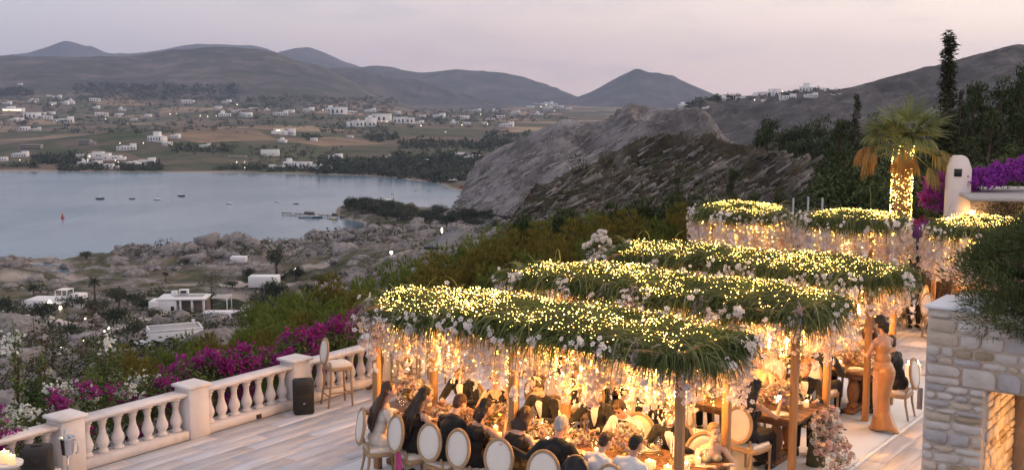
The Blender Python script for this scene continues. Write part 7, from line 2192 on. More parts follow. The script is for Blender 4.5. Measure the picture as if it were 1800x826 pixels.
    if outfit in ('tux', 'shirtman'):
        c = trunk_shell(); sleeves(c, .010, .90 if outfit == 'tux' else (.55 if cloth2 == 'rolled' else .92))
        c.tube([sp(.43, -sw), sp(.49), sp(.43, sw)], [.066, .082, .066], 10)
        v, q, t = solidify(c, .0145, 2, .004, 14)
        m_ = MB(); m_.add(v, q, t); m_.build('jacket' if outfit == 'tux' else 'shirt', CL['tux' if outfit == 'tux' else 'shirt'], root, True)
        collar()
        if outfit == 'tux':
            # white shirt front in the V of the jacket, with lapels
            x = np.array([1.0, 0, 0]) @ tw.T; k = MB(); rows = []
            for h, w in ((.49, .050), (.43, .056), (.36, .048), (.28, .030), (.22, .008)):
                cc = sp(h, 0, .125 if h < .45 else .085)
                rows.append([cc - x * w - chest_f * .006, cc + chest_f * .010, cc + x * w - chest_f * .006])
            vv = np.array(rows).reshape(-1, 3); k.add(vv, [(i*3+j, i*3+j+1, (i+1)*3+j+1, (i+1)*3+j) for i in range(4) for j in range(2)]); k.build('shirt_front', CL['shirt'], root, True)
            for sd in (-1, 1):
                S_, el, ha = jo[sd]; e2 = el + (ha - el) * .93; k = MB(); k.tube([el + (ha - el) * .86, e2], [.034, .034], 10); k.build('cuff', CL['shirt'], root, True)
        if outfit == 'tux' or cloth2 == 'bow': bow()
        trousers(CL['tux'])
        if cloth2 == 'rolled':
            m_ = MB(); m_.lathe([(.19, .72), (.18, .95), (.165, 1.08)], 18, c=(0, 0, 0)); vv = None
            a_ = m_.build('apron', CL['apron'], root, True); a_.scale = (1, .78, 1)
    else:
        c = MB(); full = arms == 'short'
        c.ell(sp(.02), (.178, .137, .132), nu=14, nv=10)
        c.ell(sp(.17), (.118 * wf + .032, .107, .14), rx3(-ln), 14, 10)
        c.ell(sp(.33), (.150 * wf + .012, .117, .115), tw @ rx3(-ln), 14, 10)
        for sd in (-1, 1): c.ell(sp(.335, sd * .07, .085), (.072, .068, .062), nu=10, nv=8)
        if arms == 'straps':
            for sd in (-1, 1): c.tube([sp(.36, sd * .085, .10), sp(.475, sd * .09, .03), sp(.46, sd * .085, -.06), sp(.36, sd * .08, -.10)], .018, 6)
        if arms == 'wide':
            for sd in (-1, 1): c.tube([sp(.36, sd * .09, .09), sp(.48, sd * .10, .01), sp(.40, sd * .10, -.09), sp(.3, sd * .08, -.10)], [.04, .045, .045, .04], 8)
            c.ell(sp(.38), (.13, .107, .1), tw @ rx3(-ln), 12, 8); c.ell(sp(.37, 0, -.02), (.135, .10, .12), tw @ rx3(-ln), 12, 8)
        if arms == 'one':
            c.tube([sp(.36, -.08, .10), sp(.48, -.10, .02), sp(.40, -.1, -.09)], [.05, .035, .04], 8)
        if full:
            c.ell(sp(.40), (.14, .107, .09), tw @ rx3(-ln), 12, 8)
            for sd in (-1, 1):
                S_, el, ha = jo[sd]; c.tube([S_ + [0, 0, .01], S_ * .4 + el * .6], [.066, .06], 10)
        if seated:
            for sd in (-1, 1):
                hip, kn, an = leg[sd]; c.tube([hip, hip * .5 + kn * .5, kn], [.11, .10, .085], 10); c.tube([kn, an * .9 + kn * .1], [.085, .10], 10)
            c.tube([(0, .05, .52), (0, .36, .52)], [.12, .10], 10); c.tube([(0, .36, .50), (0, .34, .12)], [.10, .11], 10)
        elif extra != 'gown':
            c.tube([(0, 0, .96), (0, 0, .5), (0, 0, .15)], [.17, .16, .2], 14)
        else:
            # fitted gown with fishtail
            for (z0, z1, r0, r1, y0, y1) in ((1.0, .92, .165, .185, -.01, -.02), (.92, .75, .185, .165, -.02, -.01), (.75, .50, .165, .125, -.01, 0), (.50, .30, .125, .135, 0, -.01), (.30, .02, .135, .225, -.01, -.06)):
                c.tube([(0, y0, z0), (0, (y0+y1)/2, (z0+z1)/2), (0, y1, z1)], [r0, (r0+r1)/2, r1], 18, flat=.86)
            c.tube([(0, -.1, .25), (.02, -.2, .08), (.03, -.34, .02)], [.1, .12, .04], 12, flat=.5)
        v, q, t = solidify(c, .0135, 3, .005, 9 if extra == 'gown' else 14, .3)
        m_ = MB(); m_.add(v, q, t); m_.build('gown' if extra == 'gown' else 'dress', CL[outfit], root, True)
        if not seated or True:
            for sd in (-1, 1):
                an = leg[sd][2]; m_ = MB(); m_.tube([an + [0, -.045, -.05], an + [0, .06, -.06], an + [0, .17, -.075]], [.034, .038, .022], 8); m_.build('shoe', M_shoe if outfit != 'gold' else CL['gold'], root, True)
    return root
NR, FR = ROT_A, ROT_A + pi
def seat_person(label, a, b, rz, chair=True, chairlabel=None, back=.0, **kw):
    fw = Vector((-sin(rz), cos(rz), 0))
    p = T(a, b, .004)
    o = person(label, p, rz, **kw)
    if chair:
        c = p - fw * back; d = c - C1
        put_chair(d.dot(AX), d.dot(BX), rz, chairlabel or ('oval backed chair of the ' + ' '.join(label.split(' with ')[0].split()[:11])))
    return o
TC = np.array
b0, b1 = -.42 - .82, -.42 + .82
# nearest table, side towards the camera
seat_person('woman in cream top with long brown hair at the sea end', -1.82, b0 - .06, NR - radians(35), outfit='cream', hair='brown', style='long', fem=True, arms='short', lean=14, turn=-18, nod=2, L=TC([-.16, .34, .80]), R=TC([.12, .36, .80]), chairlabel='chair of the woman in cream, first at the sea end')
seat_person('woman in black dress with very long straight black hair', -1.25, b0, NR - radians(22), outfit='blackdress', hair='black', style='long', fem=True, arms='wide', lean=16, turn=-15, nod=12, R=TC([.20, .42, .82]), chairlabel='chair hung with a magenta scarf, second from the sea end')
seat_person('man in black dinner jacket with close cropped brown hair, seen from behind', -.70, b0, NR - radians(8), outfit='tux', hair='chest', style='crop', lean=24, nod=22, turn=-10, chairlabel='chair of the cropped haired man, third from the sea end')
seat_person('woman in black sleeveless dress with dark shoulder length hair lifting a fork', -.22, b0 + .02, NR - radians(10), outfit='blackdress', hair='black', style='mid', skin='tan', fem=True, arms='wide', lean=18, nod=16, turn=-25, R=TC([.22, .34, .98]), chairlabel='chair of the dark haired woman, fourth from the sea end')
seat_person('woman with dark hair low beside the grey haired man', .40, b0 + .02, NR, outfit='blackdress', hair='brown', style='mid', fem=True, arms='wide', lean=26, nod=22, chairlabel='chair the grey haired man lays his arm across')
seat_person('grey haired man in black dinner jacket with his arm over the next chair', 1.10, b0 - .04, NR + radians(6), outfit='tux', hair='grey', style='crop', skin='red', lean=14, nod=14, turn=-16, L=TC([-.60, -.10, .92]), chairlabel='chair of the grey haired man')
seat_person('boy in white shirt with tousled brown hair', 1.62, b0 + .02, NR - radians(14), outfit='shirtman', hair='brown', style='short', s=.92, lean=22, nod=16, turn=-14, R=TC([.22, .36, .88]), chairlabel='chair hung with a dark jacket behind the boy')
seat_person('young man in white shirt with smooth dark hair', 2.10, b0 + .0, NR - radians(10), outfit='shirtman', hair='black', style='crop', skin='tan', s=.96, lean=18, nod=12, turn=-12, chairlabel='chair of the young man in the white shirt')
# nearest table, far side
seat_person('man in dinner jacket and bow tie at the far side by the sea end', -1.72, b1, FR + radians(12), outfit='tux', hair='brown', style='short', skin='red', lean=10, nod=30, chairlabel='chair behind the man at the far sea end')
seat_person('woman in black with dark hair tied back raising a fork to her mouth', -1.05, b1 - .02, FR + radians(20), outfit='blackdress', hair='chest', style='bun', fem=True, arms='wide', lean=18, nod=12, turn=14, R=TC([.07, .30, 1.02]), chairlabel='chair of the woman raising a fork')
put_chair(-.62, b1 + .12, FR, 'empty cream chair between the woman with the fork and the young man')
seat_person('young man in dinner jacket looking down in the middle of the far side', -.22, b1, FR, outfit='tux', hair='brown', style='short', lean=14, nod=28, chairlabel='chair of the young man looking down')
seat_person('man in open dinner jacket, hand on the table, face behind the chandelier', .62, b1 + .04, FR + radians(8), outfit='tux', hair='chest', style='short', skin='red', lean=2, nod=14, R=TC([.26, .40, .82]), chairlabel='chair of the man behind the chandelier')
seat_person('young man in white shirt and black bow tie bending over his plate', 1.22, b1 - .05, FR, outfit='shirtman', cloth2='bow', hair='brown', style='short', skin='red', lean=24, nod=30, chairlabel='chair of the young man in white shirt and bow tie')
seat_person('man in dinner jacket leaning in with brown hair beside the post', 1.86, b1 - .05, FR + radians(16), outfit='tux', hair='chest', style='short', skin='red', lean=22, nod=18, turn=20, chairlabel='chair of the man leaning beside the post')
seat_person('blonde woman with hair tied back leaning over the table end', 2.50, b1 - .28, FR + radians(42), outfit='sage', hair='blond', style='bun', fem=True, arms='straps', lean=24, nod=6, turn=10, s=.95, R=TC([.12, .42, .82]), chairlabel='chair of the blonde woman at the table end')
person('waiter in white shirt with rolled sleeves and black apron standing between the tables', T(1.02, b1 + .75), FR - radians(8), outfit='shirtman', cloth2='rolled', hair='brown', seated=False, nod=20, lean=4, L=TC([-.10, .24, .90]), R=TC([.08, .26, .90]))
# middle table
m0, m1 = 2.83 - .86, 2.83 + .82
seat_person('woman with long curly black hair in black dress looking at her phone', 2.25, m0 - .06, NR - radians(10), outfit='blackdress', hair='black', style='curly', skin='tan', fem=True, arms='straps', lean=6, nod=14, turn=-16, R=TC([.24, .36, .98]), chairlabel='oval backed chair seen from behind under the woman with curly hair')
put_chair(1.35, m0 - .16, NR, 'empty oval backed chair at the near side of the middle table')
put_chair(.55, m0 - .1, NR, 'empty chair at the near side of the middle table behind the waiter')
seat_person('man in dark suit seen from behind at the middle table', -.25, m0, NR, outfit='tux', hair='brown', style='short', lean=10)
seat_person('woman in black at the near side of the middle table, farther from the camera', -.95, m0, NR, outfit='blackdress', hair='black', style='long', fem=True, arms='wide', lean=10)
seat_person('woman in one shouldered beige dress with hair parted and tied back', 1.62, m1, FR - radians(4), outfit='beige', hair='black', style='bun', fem=True, arms='one', lean=6, nod=24, chairlabel='chair of the woman in the beige dress')
seat_person('ginger haired man in dinner jacket and bow tie at the end of the middle table', 2.38, m1 - .12, FR + radians(24), outfit='tux', hair='ginger', style='short', skin='red', lean=6, nod=14, turn=16, chairlabel='chair of the ginger haired man')
seat_person('man in dinner jacket at the middle table, two along from the beige dress', .85, m1, FR, outfit='tux', hair='black', style='short', lean=8, nod=20)
seat_person('woman in coral dress at the far side of the middle table', .1, m1, FR, outfit='orange', hair='brown', style='mid', fem=True, arms='straps', lean=10, nod=16)
seat_person('man in dinner jacket at the far side of the middle table, sea end', -.7, m1, FR, outfit='tux', hair='brown', style='short', lean=10, nod=16)
# farthest long table
f0, f1 = 6.1 - .88, 6.1 + .82
seat_person('man in dark suit behind the ginger haired man', 1.28, f0, NR, outfit='tux', hair='brown', style='short', lean=14, nod=16)
seat_person('man in dark suit seen from behind, cropped black hair, farthest table', .55, f0, NR, outfit='tux', hair='black', style='crop', lean=14, nod=16)
seat_person('man in dark suit turned to the flowers at the farthest long table', 1.98, f0 + .03, NR - radians(15), outfit='tux', hair='chest', style='short', skin='red', lean=18, nod=14, chairlabel='oval backed chair seen from behind between the two nearer posts')
seat_person('ruddy faced man behind the pale blossoms at the farthest table', 1.62, f1, FR, outfit='shirtman', hair='chest', style='short', skin='red', lean=14, nod=24)
seat_person('woman in strapless coral dress facing the copper gown', 2.22, f1 - .06, FR + radians(18), outfit='orange', hair='chest', style='mid', skin='red', fem=True, lean=14, nod=8, turn=-10)
seat_person('man in dark suit at the table end behind the copper gown', 2.98, 6.05, ROT_A + pi / 2, outfit='tux', hair='brown', style='short', lean=14, nod=10, chairlabel='chair with its side to the stone wall, under the man in dark suit')
person('woman in long copper satin gown with dark hair pinned up, standing at the table', on_z(1548, 754, .004), ROT_A + radians(62), outfit='gold', hair='black', style='curlybun', skin='tan', fem=True, seated=False, arms='bare', extra='gown', nod=10, lean=3, s=1.03, L=TC([-.06, .34, 1.12]), R=TC([.10, .36, 1.10]))
# far guests
person('man in black standing beside the far white wall', on_z(1606, 576, 0), ROT_A + radians(40), outfit='tux', hair='black', style='short', seated=False)
person('man with dark hair leaning in behind the far pergola end', T(-.9, 11.6), ROT_A + radians(100), outfit='tux', hair='black', style='crop', seated=False, lean=16)
person('woman with dark hair beside the man behind the far pergola end', T(-.3, 11.75), ROT_A + radians(150), outfit='blackdress', hair='black', style='bun', fem=True, arms='wide', seated=False, lean=4)
person('white haired guest behind the two dark heads', T(-.75, 12.35), FR, outfit='tux', hair='grey', style='crop', skin='red', seated=False)
seat_person('guest with dark hair in white bending forward by the stone wall', on_z(1650, 545, 0).x and (on_z(1652, 548, 0) - C1).dot(AX), (on_z(1652, 548, 0) - C1).dot(BX), ROT_A + radians(120), outfit='cream', hair='black', style='bun', fem=True, arms='short', lean=30, nod=20, chairlabel='chair of the bending guest by the stone wall')
# scarf and jacket over chairs
root = thing('magenta_scarf', 'magenta scarf hanging from the second chair', 'scarf', T(-1.25, b0 - .0, .0), NR - radians(22))
m_ = MB(); nx_, nz_ = 8, 16; vv = []
for i in range(nz_):
    for j in range(nx_):
        u, w_ = j / (nx_ - 1) - .5, i / (nz_ - 1)
        vv.append((.16 + u * (.09 + .07 * w_) + .015 * sin(w_ * 5), -.33 + .05 * sin(u * 14 + w_ * 2) * (.3 + w_ * .4) - .02 * w_, .56 - .52 * w_))
vv = np.array(vv); vb = vv + np.array([0, .008, 0]); n_ = len(vv)
qq = [(i*nx_+j, i*nx_+j+1, (i+1)*nx_+j+1, (i+1)*nx_+j) for i in range(nz_-1) for j in range(nx_-1)]
m_.add(np.concatenate([vv, vb]), qq + [tuple(n_ + x for x in q[::-1]) for q in qq]); m_.build('cloth', mat('magenta_silk', (.42, .03, .16), .5, (.52, .06, .22), 6, .5), root, True)
root = thing('hung_jacket', 'black jacket hung over the chair behind the boy', 'jacket', T(1.62, b0 + .02, .0), NR - radians(14))
m_ = MB(); ell_ring(m_, (0, -.30, .78), .18, .2, .06, -.16, 24, .7, 8); oval_pad(m_, (0, -.30, .74), .23, .26, .05, -.16); v, q, t = solidify(m_, .016, 2, .012, 12); m_ = MB(); m_.add(v, q, t); m_.build('cloth', CL['tux'], root, True)
# phone in the hand of the woman with curly hair
root = thing('phone', 'phone with lit screen held by the woman with curly hair', 'phone', T(2.25, m0 - .06) + Vector((.24 * cos(NR) - .42 * sin(NR), .24 * sin(NR) + .42 * cos(NR), 1.03)), NR)
m_ = MB(); m_.box((0, 0, 0), (.07, .009, .14), rx3(-.4), ch=.003); m_.build('body', M_blk, root)
m_ = MB(); m_.box((0, -.006, .002), (.062, .003, .125), rx3(-.4)); m_.build('screen', mat('phone_screen', (.8, .9, .9), .3, emit=(.75, .95, 1), estr=1.6), root)

bpy.data.scenes.remove(_tsc)
# ------------------------------------------------------------------ pines and shrubs round the terrace
rngP = np.random.default_rng(123)
M_pine = mat('lit_pine_needles', (.085, .13, .024), .8, (.21, .245, .05), .9, .5, island=.4, spec=.2, trans=.2)  # olive needles, raised with the warm terrace light put into the colour
M_pineb = mat('bronze_pine_needles', (.12, .112, .022), .8, (.27, .22, .048), .9, .5, island=.4, spec=.2, trans=.2)  # bronze needles, likewise with warm terrace light put into the colour
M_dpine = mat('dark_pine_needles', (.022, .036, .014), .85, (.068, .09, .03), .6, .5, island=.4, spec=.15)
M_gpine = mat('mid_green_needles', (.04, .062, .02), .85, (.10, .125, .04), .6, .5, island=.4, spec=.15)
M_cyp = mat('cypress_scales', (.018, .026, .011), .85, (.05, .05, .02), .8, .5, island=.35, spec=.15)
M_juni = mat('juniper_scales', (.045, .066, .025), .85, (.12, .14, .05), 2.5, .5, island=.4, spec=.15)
def tuft_tree(seed, material, lobes=24, tufts=36, R=1.0, needles=9, nl=.17):
    """a pine bush 3 m tall, 2 m wide: lobes carrying upright needle tufts"""
    rng = np.random.default_rng(seed)
    root = thing('pine_bush', '', 'tree'); cb, tb = MB(), MB()
    tb.tube([(0, 0, -.6), (.05, .02, .9), (0, 0, 1.9)], [.09, .06, .03], 7)
    for k in range(lobes):
        t = rng.uniform(.28, 1.0); a = rng.uniform(0, 2 * pi); rr = R * (1.08 - t * .72) * rng.uniform(.35, .9)
        c = np.array([cos(a) * rr, sin(a) * rr, .3 + 2.35 * t]); lr = rng.uniform(.26, .42)
        tb.tube([(0, 0, c[2] * .55), c * np.array([.6, .6, .85]), c], [.03, .02, .01], 5)
        p, nn = clump_pts(tufts, np.array([lr, lr, lr * .85]), rng, .6)
        p = p + c
        d = nn * .7 + np.array([0, 0, .75])
        n = len(p)
        b = np.repeat(p, needles, 0); dd = np.repeat(d, needles, 0) + rng.normal(0, .45, (n * needles, 3))
        cb.blades(b, dd, rng.uniform(.6, 1.2, n * needles) * nl, .046, .05, 1)
        # twig of each tuft
    tb.build('trunk', M_trunk, root, True); cb.build('crown', material, root)
    return root
PT = [tuft_tree(1, M_pine), tuft_tree(2, M_pineb), tuft_tree(3, M_pine, 20, 22), tuft_tree(4, M_gpine)]
_pt = [0] * 4
def put_pine(k, px, py, Y, w, label, group, dz=None):
    top = at_y(px, py, Y); base = float(terrain_z(top.x, top.y))
    o = PT[k] if _pt[k] == 0 else dup(PT[k], (0, 0, 0), 0, label)
    _pt[k] += 1
    h = max(top.z - base + .2, 2.0) if dz is None else dz
    s = 1.14 * w / FPX * Y / 2.1
    # the crown keeps its proportions; on tall trees it stands on a longer bare stem
    o.location = (top.x, top.y, top.z - 2.85 * s * 1.15); o.rotation_euler.z = rngP.uniform(0, 6.28); o.scale = (s, s, s * 1.15)
    o['label'] = label; o['group'] = group
    zb = o.location.z
    if zb > base + .3:
        m_ = MB(); m_.tube([(0, 0, (base - zb - .5) / (s * 1.15)), (0, 0, .1)], [.13, .08], 6); m_.build('stem', M_trunk, o, True)
GP, LP1 = 'pine bushes below the balustrade', 'olive green pine bush on the slope below the terrace'
LP2, LP3 = 'bronze tinted pine bush on the slope below the terrace', 'bright green pine bush on the slope behind the terrace'
PB = [(60,668,30,80,3),(170,640,27,80,0),(225,612,28,95,1),(285,600,30,90,0),(330,582,33,95,2),(255,640,24,90,1),(320,625,25,90,0),(375,590,29,90,1),(140,690,24,70,3),
      (430,575,33,110,0),(410,610,27,90,1),(470,545,34,110,2),(455,590,27,95,1),(505,520,36,120,0),(520,560,29,110,1),(545,505,37,110,2),(575,545,30,110,0),(590,490,38,120,1),(600,580,26,80,1),
      (630,475,40,120,0),(645,520,31,120,1),(690,455,41,120,2),(700,500,32,120,0),(735,480,34,110,1),(740,440,42,120,0),(775,455,37,110,1),(790,425,44,120,2),(820,450,38,110,1),(835,405,45,110,0),(850,430,39,110,1),
      (875,390,47,110,2),(900,415,40,110,1),(920,380,48,100,3),(950,400,41,110,1),(960,372,48,110,0),(1000,370,46,110,3),(1005,395,40,110,1),(1045,362,47,110,0),(1060,388,40,110,1),(1090,358,46,110,3),(1115,378,40,110,1),(1135,350,46,100,3),(1160,372,40,110,0),(1185,345,46,100,3),(1205,365,40,100,1),
      (1235,345,45,100,3),(1270,350,42,100,0),(1310,345,42,100,3),(660,545,27,90,1),(620,540,28,90,0),(870,455,35,100,0),(930,430,37,100,0),(980,420,37,100,1),(1030,410,37,100,0),(560,590,24,70,0),(480,610,24,70,0),(450,560,31,100,0),(490,560,31,100,0),(530,535,33,110,0),(480,520,40,100,2),(560,525,33,110,2),(610,505,35,110,0),(660,490,36,110,2),(720,465,37,110,2),(600,540,28,90,2),(680,520,30,100,0),(440,520,44,90,0),(515,500,44,100,0),(350,610,26,80,2),(300,640,23,70,2)]
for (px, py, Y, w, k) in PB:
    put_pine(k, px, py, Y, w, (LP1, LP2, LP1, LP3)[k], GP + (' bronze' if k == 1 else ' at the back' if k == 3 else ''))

def dark_tree(seed, kind, material):
    rng = np.random.default_rng(seed)
    nm = {'pine': 'pine_tree', 'cyp': 'cypress_tree', 'thin': 'cypress_tree'}[kind]
    root = thing(nm, '', 'tree'); cb, tb = MB(), MB()
    if kind == 'pine':                                # 8 m tall, 5 m wide, layered and wind combed
        tb.tube([(0, 0, -.8), (.1, 0, 3), (.4, .1, 6.4)], [.22, .17, .06], 8)
        for k in range(26):
            t = rng.uniform(.22, 1); a = rng.uniform(0, 2 * pi); rr = 2.5 * (1.12 - t) ** .6 * rng.uniform(.25, 1)
            c = np.array([cos(a) * rr + .5 * t, sin(a) * rr, 1.2 + 6.3 * t])
            tb.tube([(.2 * t, 0, c[2] * .8), c * np.array([.6, .6, .93]), c], [.06, .04, .015], 5)
            lr = np.array([rng.uniform(.6, 1.1), rng.uniform(.6, 1.1), rng.uniform(.22, .42)])
            p, nn = clump_pts(110, lr, rng, .3)
            cb.scatter((LEAF[0] * np.array([.8, 1, 1]), LEAF[1], None), p + c, face_rot(nn + np.array([.5, 0, .5]), rng, .6), rng.uniform(.16, .34, 110))
    else:
        Hh = 10.0
        tb.tube([(0, 0, -.8), (0, 0, Hh * .9)], [.2, .03], 7)
        n = 60 if kind == 'cyp' else 90
        for k in range(n):
            t = (k + rng.uniform(0, 1)) / n
            prof = (1.05 * (1 - t) ** .75 + .1) if kind == 'cyp' else (.95 * max(0, 1 - t * 1.45) ** .7 + .26 * (1 - t) ** .5 + .05)
            a = rng.uniform(0, 2 * pi); rr = prof * rng.uniform(.15, .8)
            c = np.array([cos(a) * rr, sin(a) * rr, .3 + (Hh - .3) * t])
            m = 70 if t < .6 else 44
            lr = np.array([.34, .34, .5]) * (1.05 - .55 * t)
            p, nn = clump_pts(m, lr, rng, .3)
            cb.scatter((LEAF[0] * np.array([.7, 1, 1]), LEAF[1], None), p + c, face_rot(nn + np.array([0, 0, .9]), rng, .5), rng.uniform(.13, .28, m))
    tb.build('trunk', M_trunk, root, True); cb.build('crown', material, root)
    return root
DT = {('pine', 0): dark_tree(1, 'pine', M_dpine), ('pine', 1): dark_tree(2, 'pine', M_dpine), ('pine', 2): dark_tree(3, 'pine', M_gpine), ('cyp', 0): dark_tree(4, 'cyp', M_cyp), ('thin', 0): dark_tree(5, 'thin', M_cyp)}
_dt = {}
def put_dark(key, px, py, Y, w, label, group=None):
    top = at_y(px, py, Y); base = float(terrain_z(top.x, top.y))
    if key in _dt: o = dup(DT[key], (0, 0, 0), 0, label)
    else: o = DT[key]; _dt[key] = 1
    h0 = {'pine': 7.8, 'cyp': 10.0, 'thin': 10.2}[key[0]]; w0 = {'pine': 5.2, 'cyp': 2.1, 'thin': 2.0}[key[0]]
    s = w / FPX * Y / w0; sz = max((top.z - base) / h0, s * .75)
    o.location = (top.x, top.y, top.z - h0 * sz); o.scale = (s, s, sz); o.rotation_euler.z = rngP.uniform(0, 6.28) if key[0] != 'pine' else rngP.uniform(-.6, .6)
    o['label'] = label
    if group: o['group'] = group
    elif 'group' in o: del o['group']
GD, LD = 'dark pines behind the far canopies', 'dark windblown pine behind the far canopies'
for i, (px, py, Y, w) in enumerate([(1345,203,190,75),(1325,240,185,70),(1400,216,195,90),(1440,202,190,90),(1385,245,185,110),(1425,262,180,110),(1365,228,188,80),(1455,225,175,90),(1335,222,184,80),(1352,250,180,90),(1380,222,190,80),(1420,210,188,90),(1405,240,182,110),(1440,245,176,110),(1375,262,176,90),(1465,250,110,110),(1480,225,120,90),(1495,215,120,80),(1520,230,90,90),(1545,240,80,90),(1470,285,80,110),(1510,260,70,120),(1590,230,70,90),(1530,290,52,110),(1600,280,52,110),(1660,230,60,100),(1780,150,62,120),(1730,165,62,110),(1475,206,64,80),(1530,198,64,80),(1500,290,46,120),(1565,222,60,90),(1612,196,64,70),(1640,212,60,80),
        (1545,330,42,110),(1620,330,42,110),(1712,142,60,90),(1755,135,60,100),(1800,108,60,110),(1735,195,54,130),(1800,190,54,140),(1690,240,50,120),(1640,282,47,110),(1475,330,43,110),(1450,290,90,90),(1690,180,62,70),(1560,270,52,110),(1480,255,54,100)]):
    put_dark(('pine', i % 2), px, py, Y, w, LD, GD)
for i, (px, py, Y, w) in enumerate([(1775,255,44,150),(1720,290,42,110),(1670,320,40,90),(1815,290,40,120)]):
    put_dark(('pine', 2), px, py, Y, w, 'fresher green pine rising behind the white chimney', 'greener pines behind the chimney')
put_dark(('thin', 0), 1670, 52, 50, 100, 'tall thin cypress with a ragged top rising above the ridge')
put_dark(('cyp', 0), 1507, 168, 56, 42, 'short pointed cypress left of the lit palm')
put_dark(('cyp', 0), 1690, 160, 54, 40, 'pointed cypress just right of the tall ragged one')
put_dark(('pine', 0), 1285, 292, 62, 44, 'small dark pine alone at the foot of the brown hill')
put_dark(('pine', 1), 1188, 292, 90, 40, 'small dark tree on the flank of the brown hill')
put_dark(('pine', 1), 1365, 332, 46, 50, 'small dark pine beside the first round canopy')
# low hedge line that closes the grove
mb = MB()
for _ in range(130):
    px = rngP.uniform(1440, 1800); Y = rngP.uniform(34, 44)
    c = np.array(at_y(px, 0, Y)); c[2] = rngP.uniform(-.5, 2.6)
    p, nn = clump_pts(150, np.array([1.0, .8, .9]), rngP, .4)
    mb.scatter(LEAF, p + c, face_rot(nn + np.array([0, 0, .5]), rngP, .6), rngP.uniform(.12, .26, 150))
tag(mb.build('undergrowth', M_dpine), 'dark undergrowth below the pines behind the far tables', 'undergrowth', kind='stuff')

# ------------------------------------------------------------------ fan palm with lit trunk
pb_ = at_y(1583, 375, 30.5); ztop = zat(258, 30.5)
root = thing('fan_palm', 'fan palm with its trunk wrapped in fairy lights', 'palm', (pb_.x, pb_.y, 0), 0)
m_ = MB(); zz_ = np.linspace(-.5, ztop, 14); m_.tube([(0, 0, z) for z in zz_], .19 + .03 * np.sin(zz_ * 2.3), 14); m_.build('trunk', mat('palm_bark', (.16, .09, .05), .95, (.28, .17, .09), 6, .5, bump=1, bscale=14), root, True)
n = 420; a = rngP.uniform(0, 2 * pi, n); z = rngP.uniform(.3, ztop + .05, n)
m_ = MB(); d = np.stack([np.cos(a), np.sin(a), np.full(n, .9)], 1); m_.blades(np.stack([np.cos(a) * .19, np.sin(a) * .19, z], 1), d, .12, .06, .6, 2); tag(m_.build('leaf_bases', MATS['palm_bark'], root), kind='stuff')
n = 1000; a = rngP.uniform(0, 2 * pi, n); z = rngP.uniform(.6, ztop + .05, n)
m_ = MB(); m_.scatter(BULB, np.stack([np.cos(a) * .28, np.sin(a) * .28, z], 1), rand_rot(n, None, rngP), rngP.uniform(.008, .013, n)); tag(m_.build('fairy_lights', M_bulb, root), kind='stuff')
for k in range(4): point('fairy_light_glow', root, (.55 * cos(k * 1.6 - 2.2), .55 * sin(k * 1.6 - 2.2), ztop - .3 - .45 * k), 5, (1, .6, .2), .2)  # unseen point lights added round the trunk for its bulbs' glow
point('fairy_light_glow', root, (-.1, -.75, ztop + .05), 9, (1, .6, .2), .2)  # one more unseen light, added to brighten the fronds
M_fan = mat('fan_leaf', (.14, .18, .06), .6, (.25, .27, .11), 3, .5, island=.25, trans=.3, spec=.35)
M_dry = mat('dry_fan_leaf', (.34, .17, .05), .8, (.48, .27, .09), 3, .5, island=.3, trans=.3)
M_half = mat('fading_fan_leaf', (.24, .20, .06), .7, (.34, .27, .09), 3, .5, island=.3, trans=.3)
def fan(az, el, L, m, droop, petl=.75, nb=30, name='frond'):
    d = np.array([cos(az) * cos(el), sin(az) * cos(el), sin(el)]); hub = np.array([0, 0, ztop]) + d * petl + np.array([0, 0, -.12 * petl * (droop > 2)])
    side = np.cross(d, [0, 0, 1.0]); side /= np.linalg.norm(side)
    mm = MB(); mm.tube([(0, 0, ztop - .05), tuple(np.array([0, 0, ztop]) * .5 + hub * .5 + [0, 0, .04]), tuple(hub)], [.022, .016, .012], 5)
    t = np.linspace(-1.25, 1.25, nb); dd = d[None] * np.cos(t)[:, None] + side[None] * np.sin(t)[:, None] + rngP.normal(0, .05, (nb, 3))
    nrm = np.cross(side, d)
    mm.blades(np.tile(hub, (nb, 1)), dd, L * (1 - .22 * np.abs(t) / 1.25) * rngP.uniform(.85, 1.1, nb), .05, droop * rngP.uniform(.7, 1.3, nb), 5, side=np.cross(dd, nrm[None] + rngP.normal(0, .15, (nb, 3))))
    mm.build(name, m, root)
for k in range(20): fan(rngP.uniform(0, 6.28), rngP.uniform(.35, 1.35), rngP.uniform(.75, 1.0), M_fan, rngP.uniform(.5, 1.3), .7)
for k in range(9): fan(rngP.uniform(0, 6.28), rngP.uniform(-.1, .4), .85, M_fan, 2.0, .7)
for az, el in ((3.2, .10), (3.5, .02), (2.9, .0), (3.35, -.25)): fan(az, el, .72, M_dry, 5.0, .95, 34, 'dry_frond')
for az, el in ((-.25, .0), (-.6, -.15), (.1, -.1), (-.9, -.5)): fan(az, el, .8, M_half, 4.0, .9, 32, 'fading_frond')
for az, el in ((-1.6, -.6), (-1.1, -.7), (-2.2, -.7), (-1.9, -.3)): fan(az, el, .65, M_dry, 3.5, .4, 26, 'dry_frond')

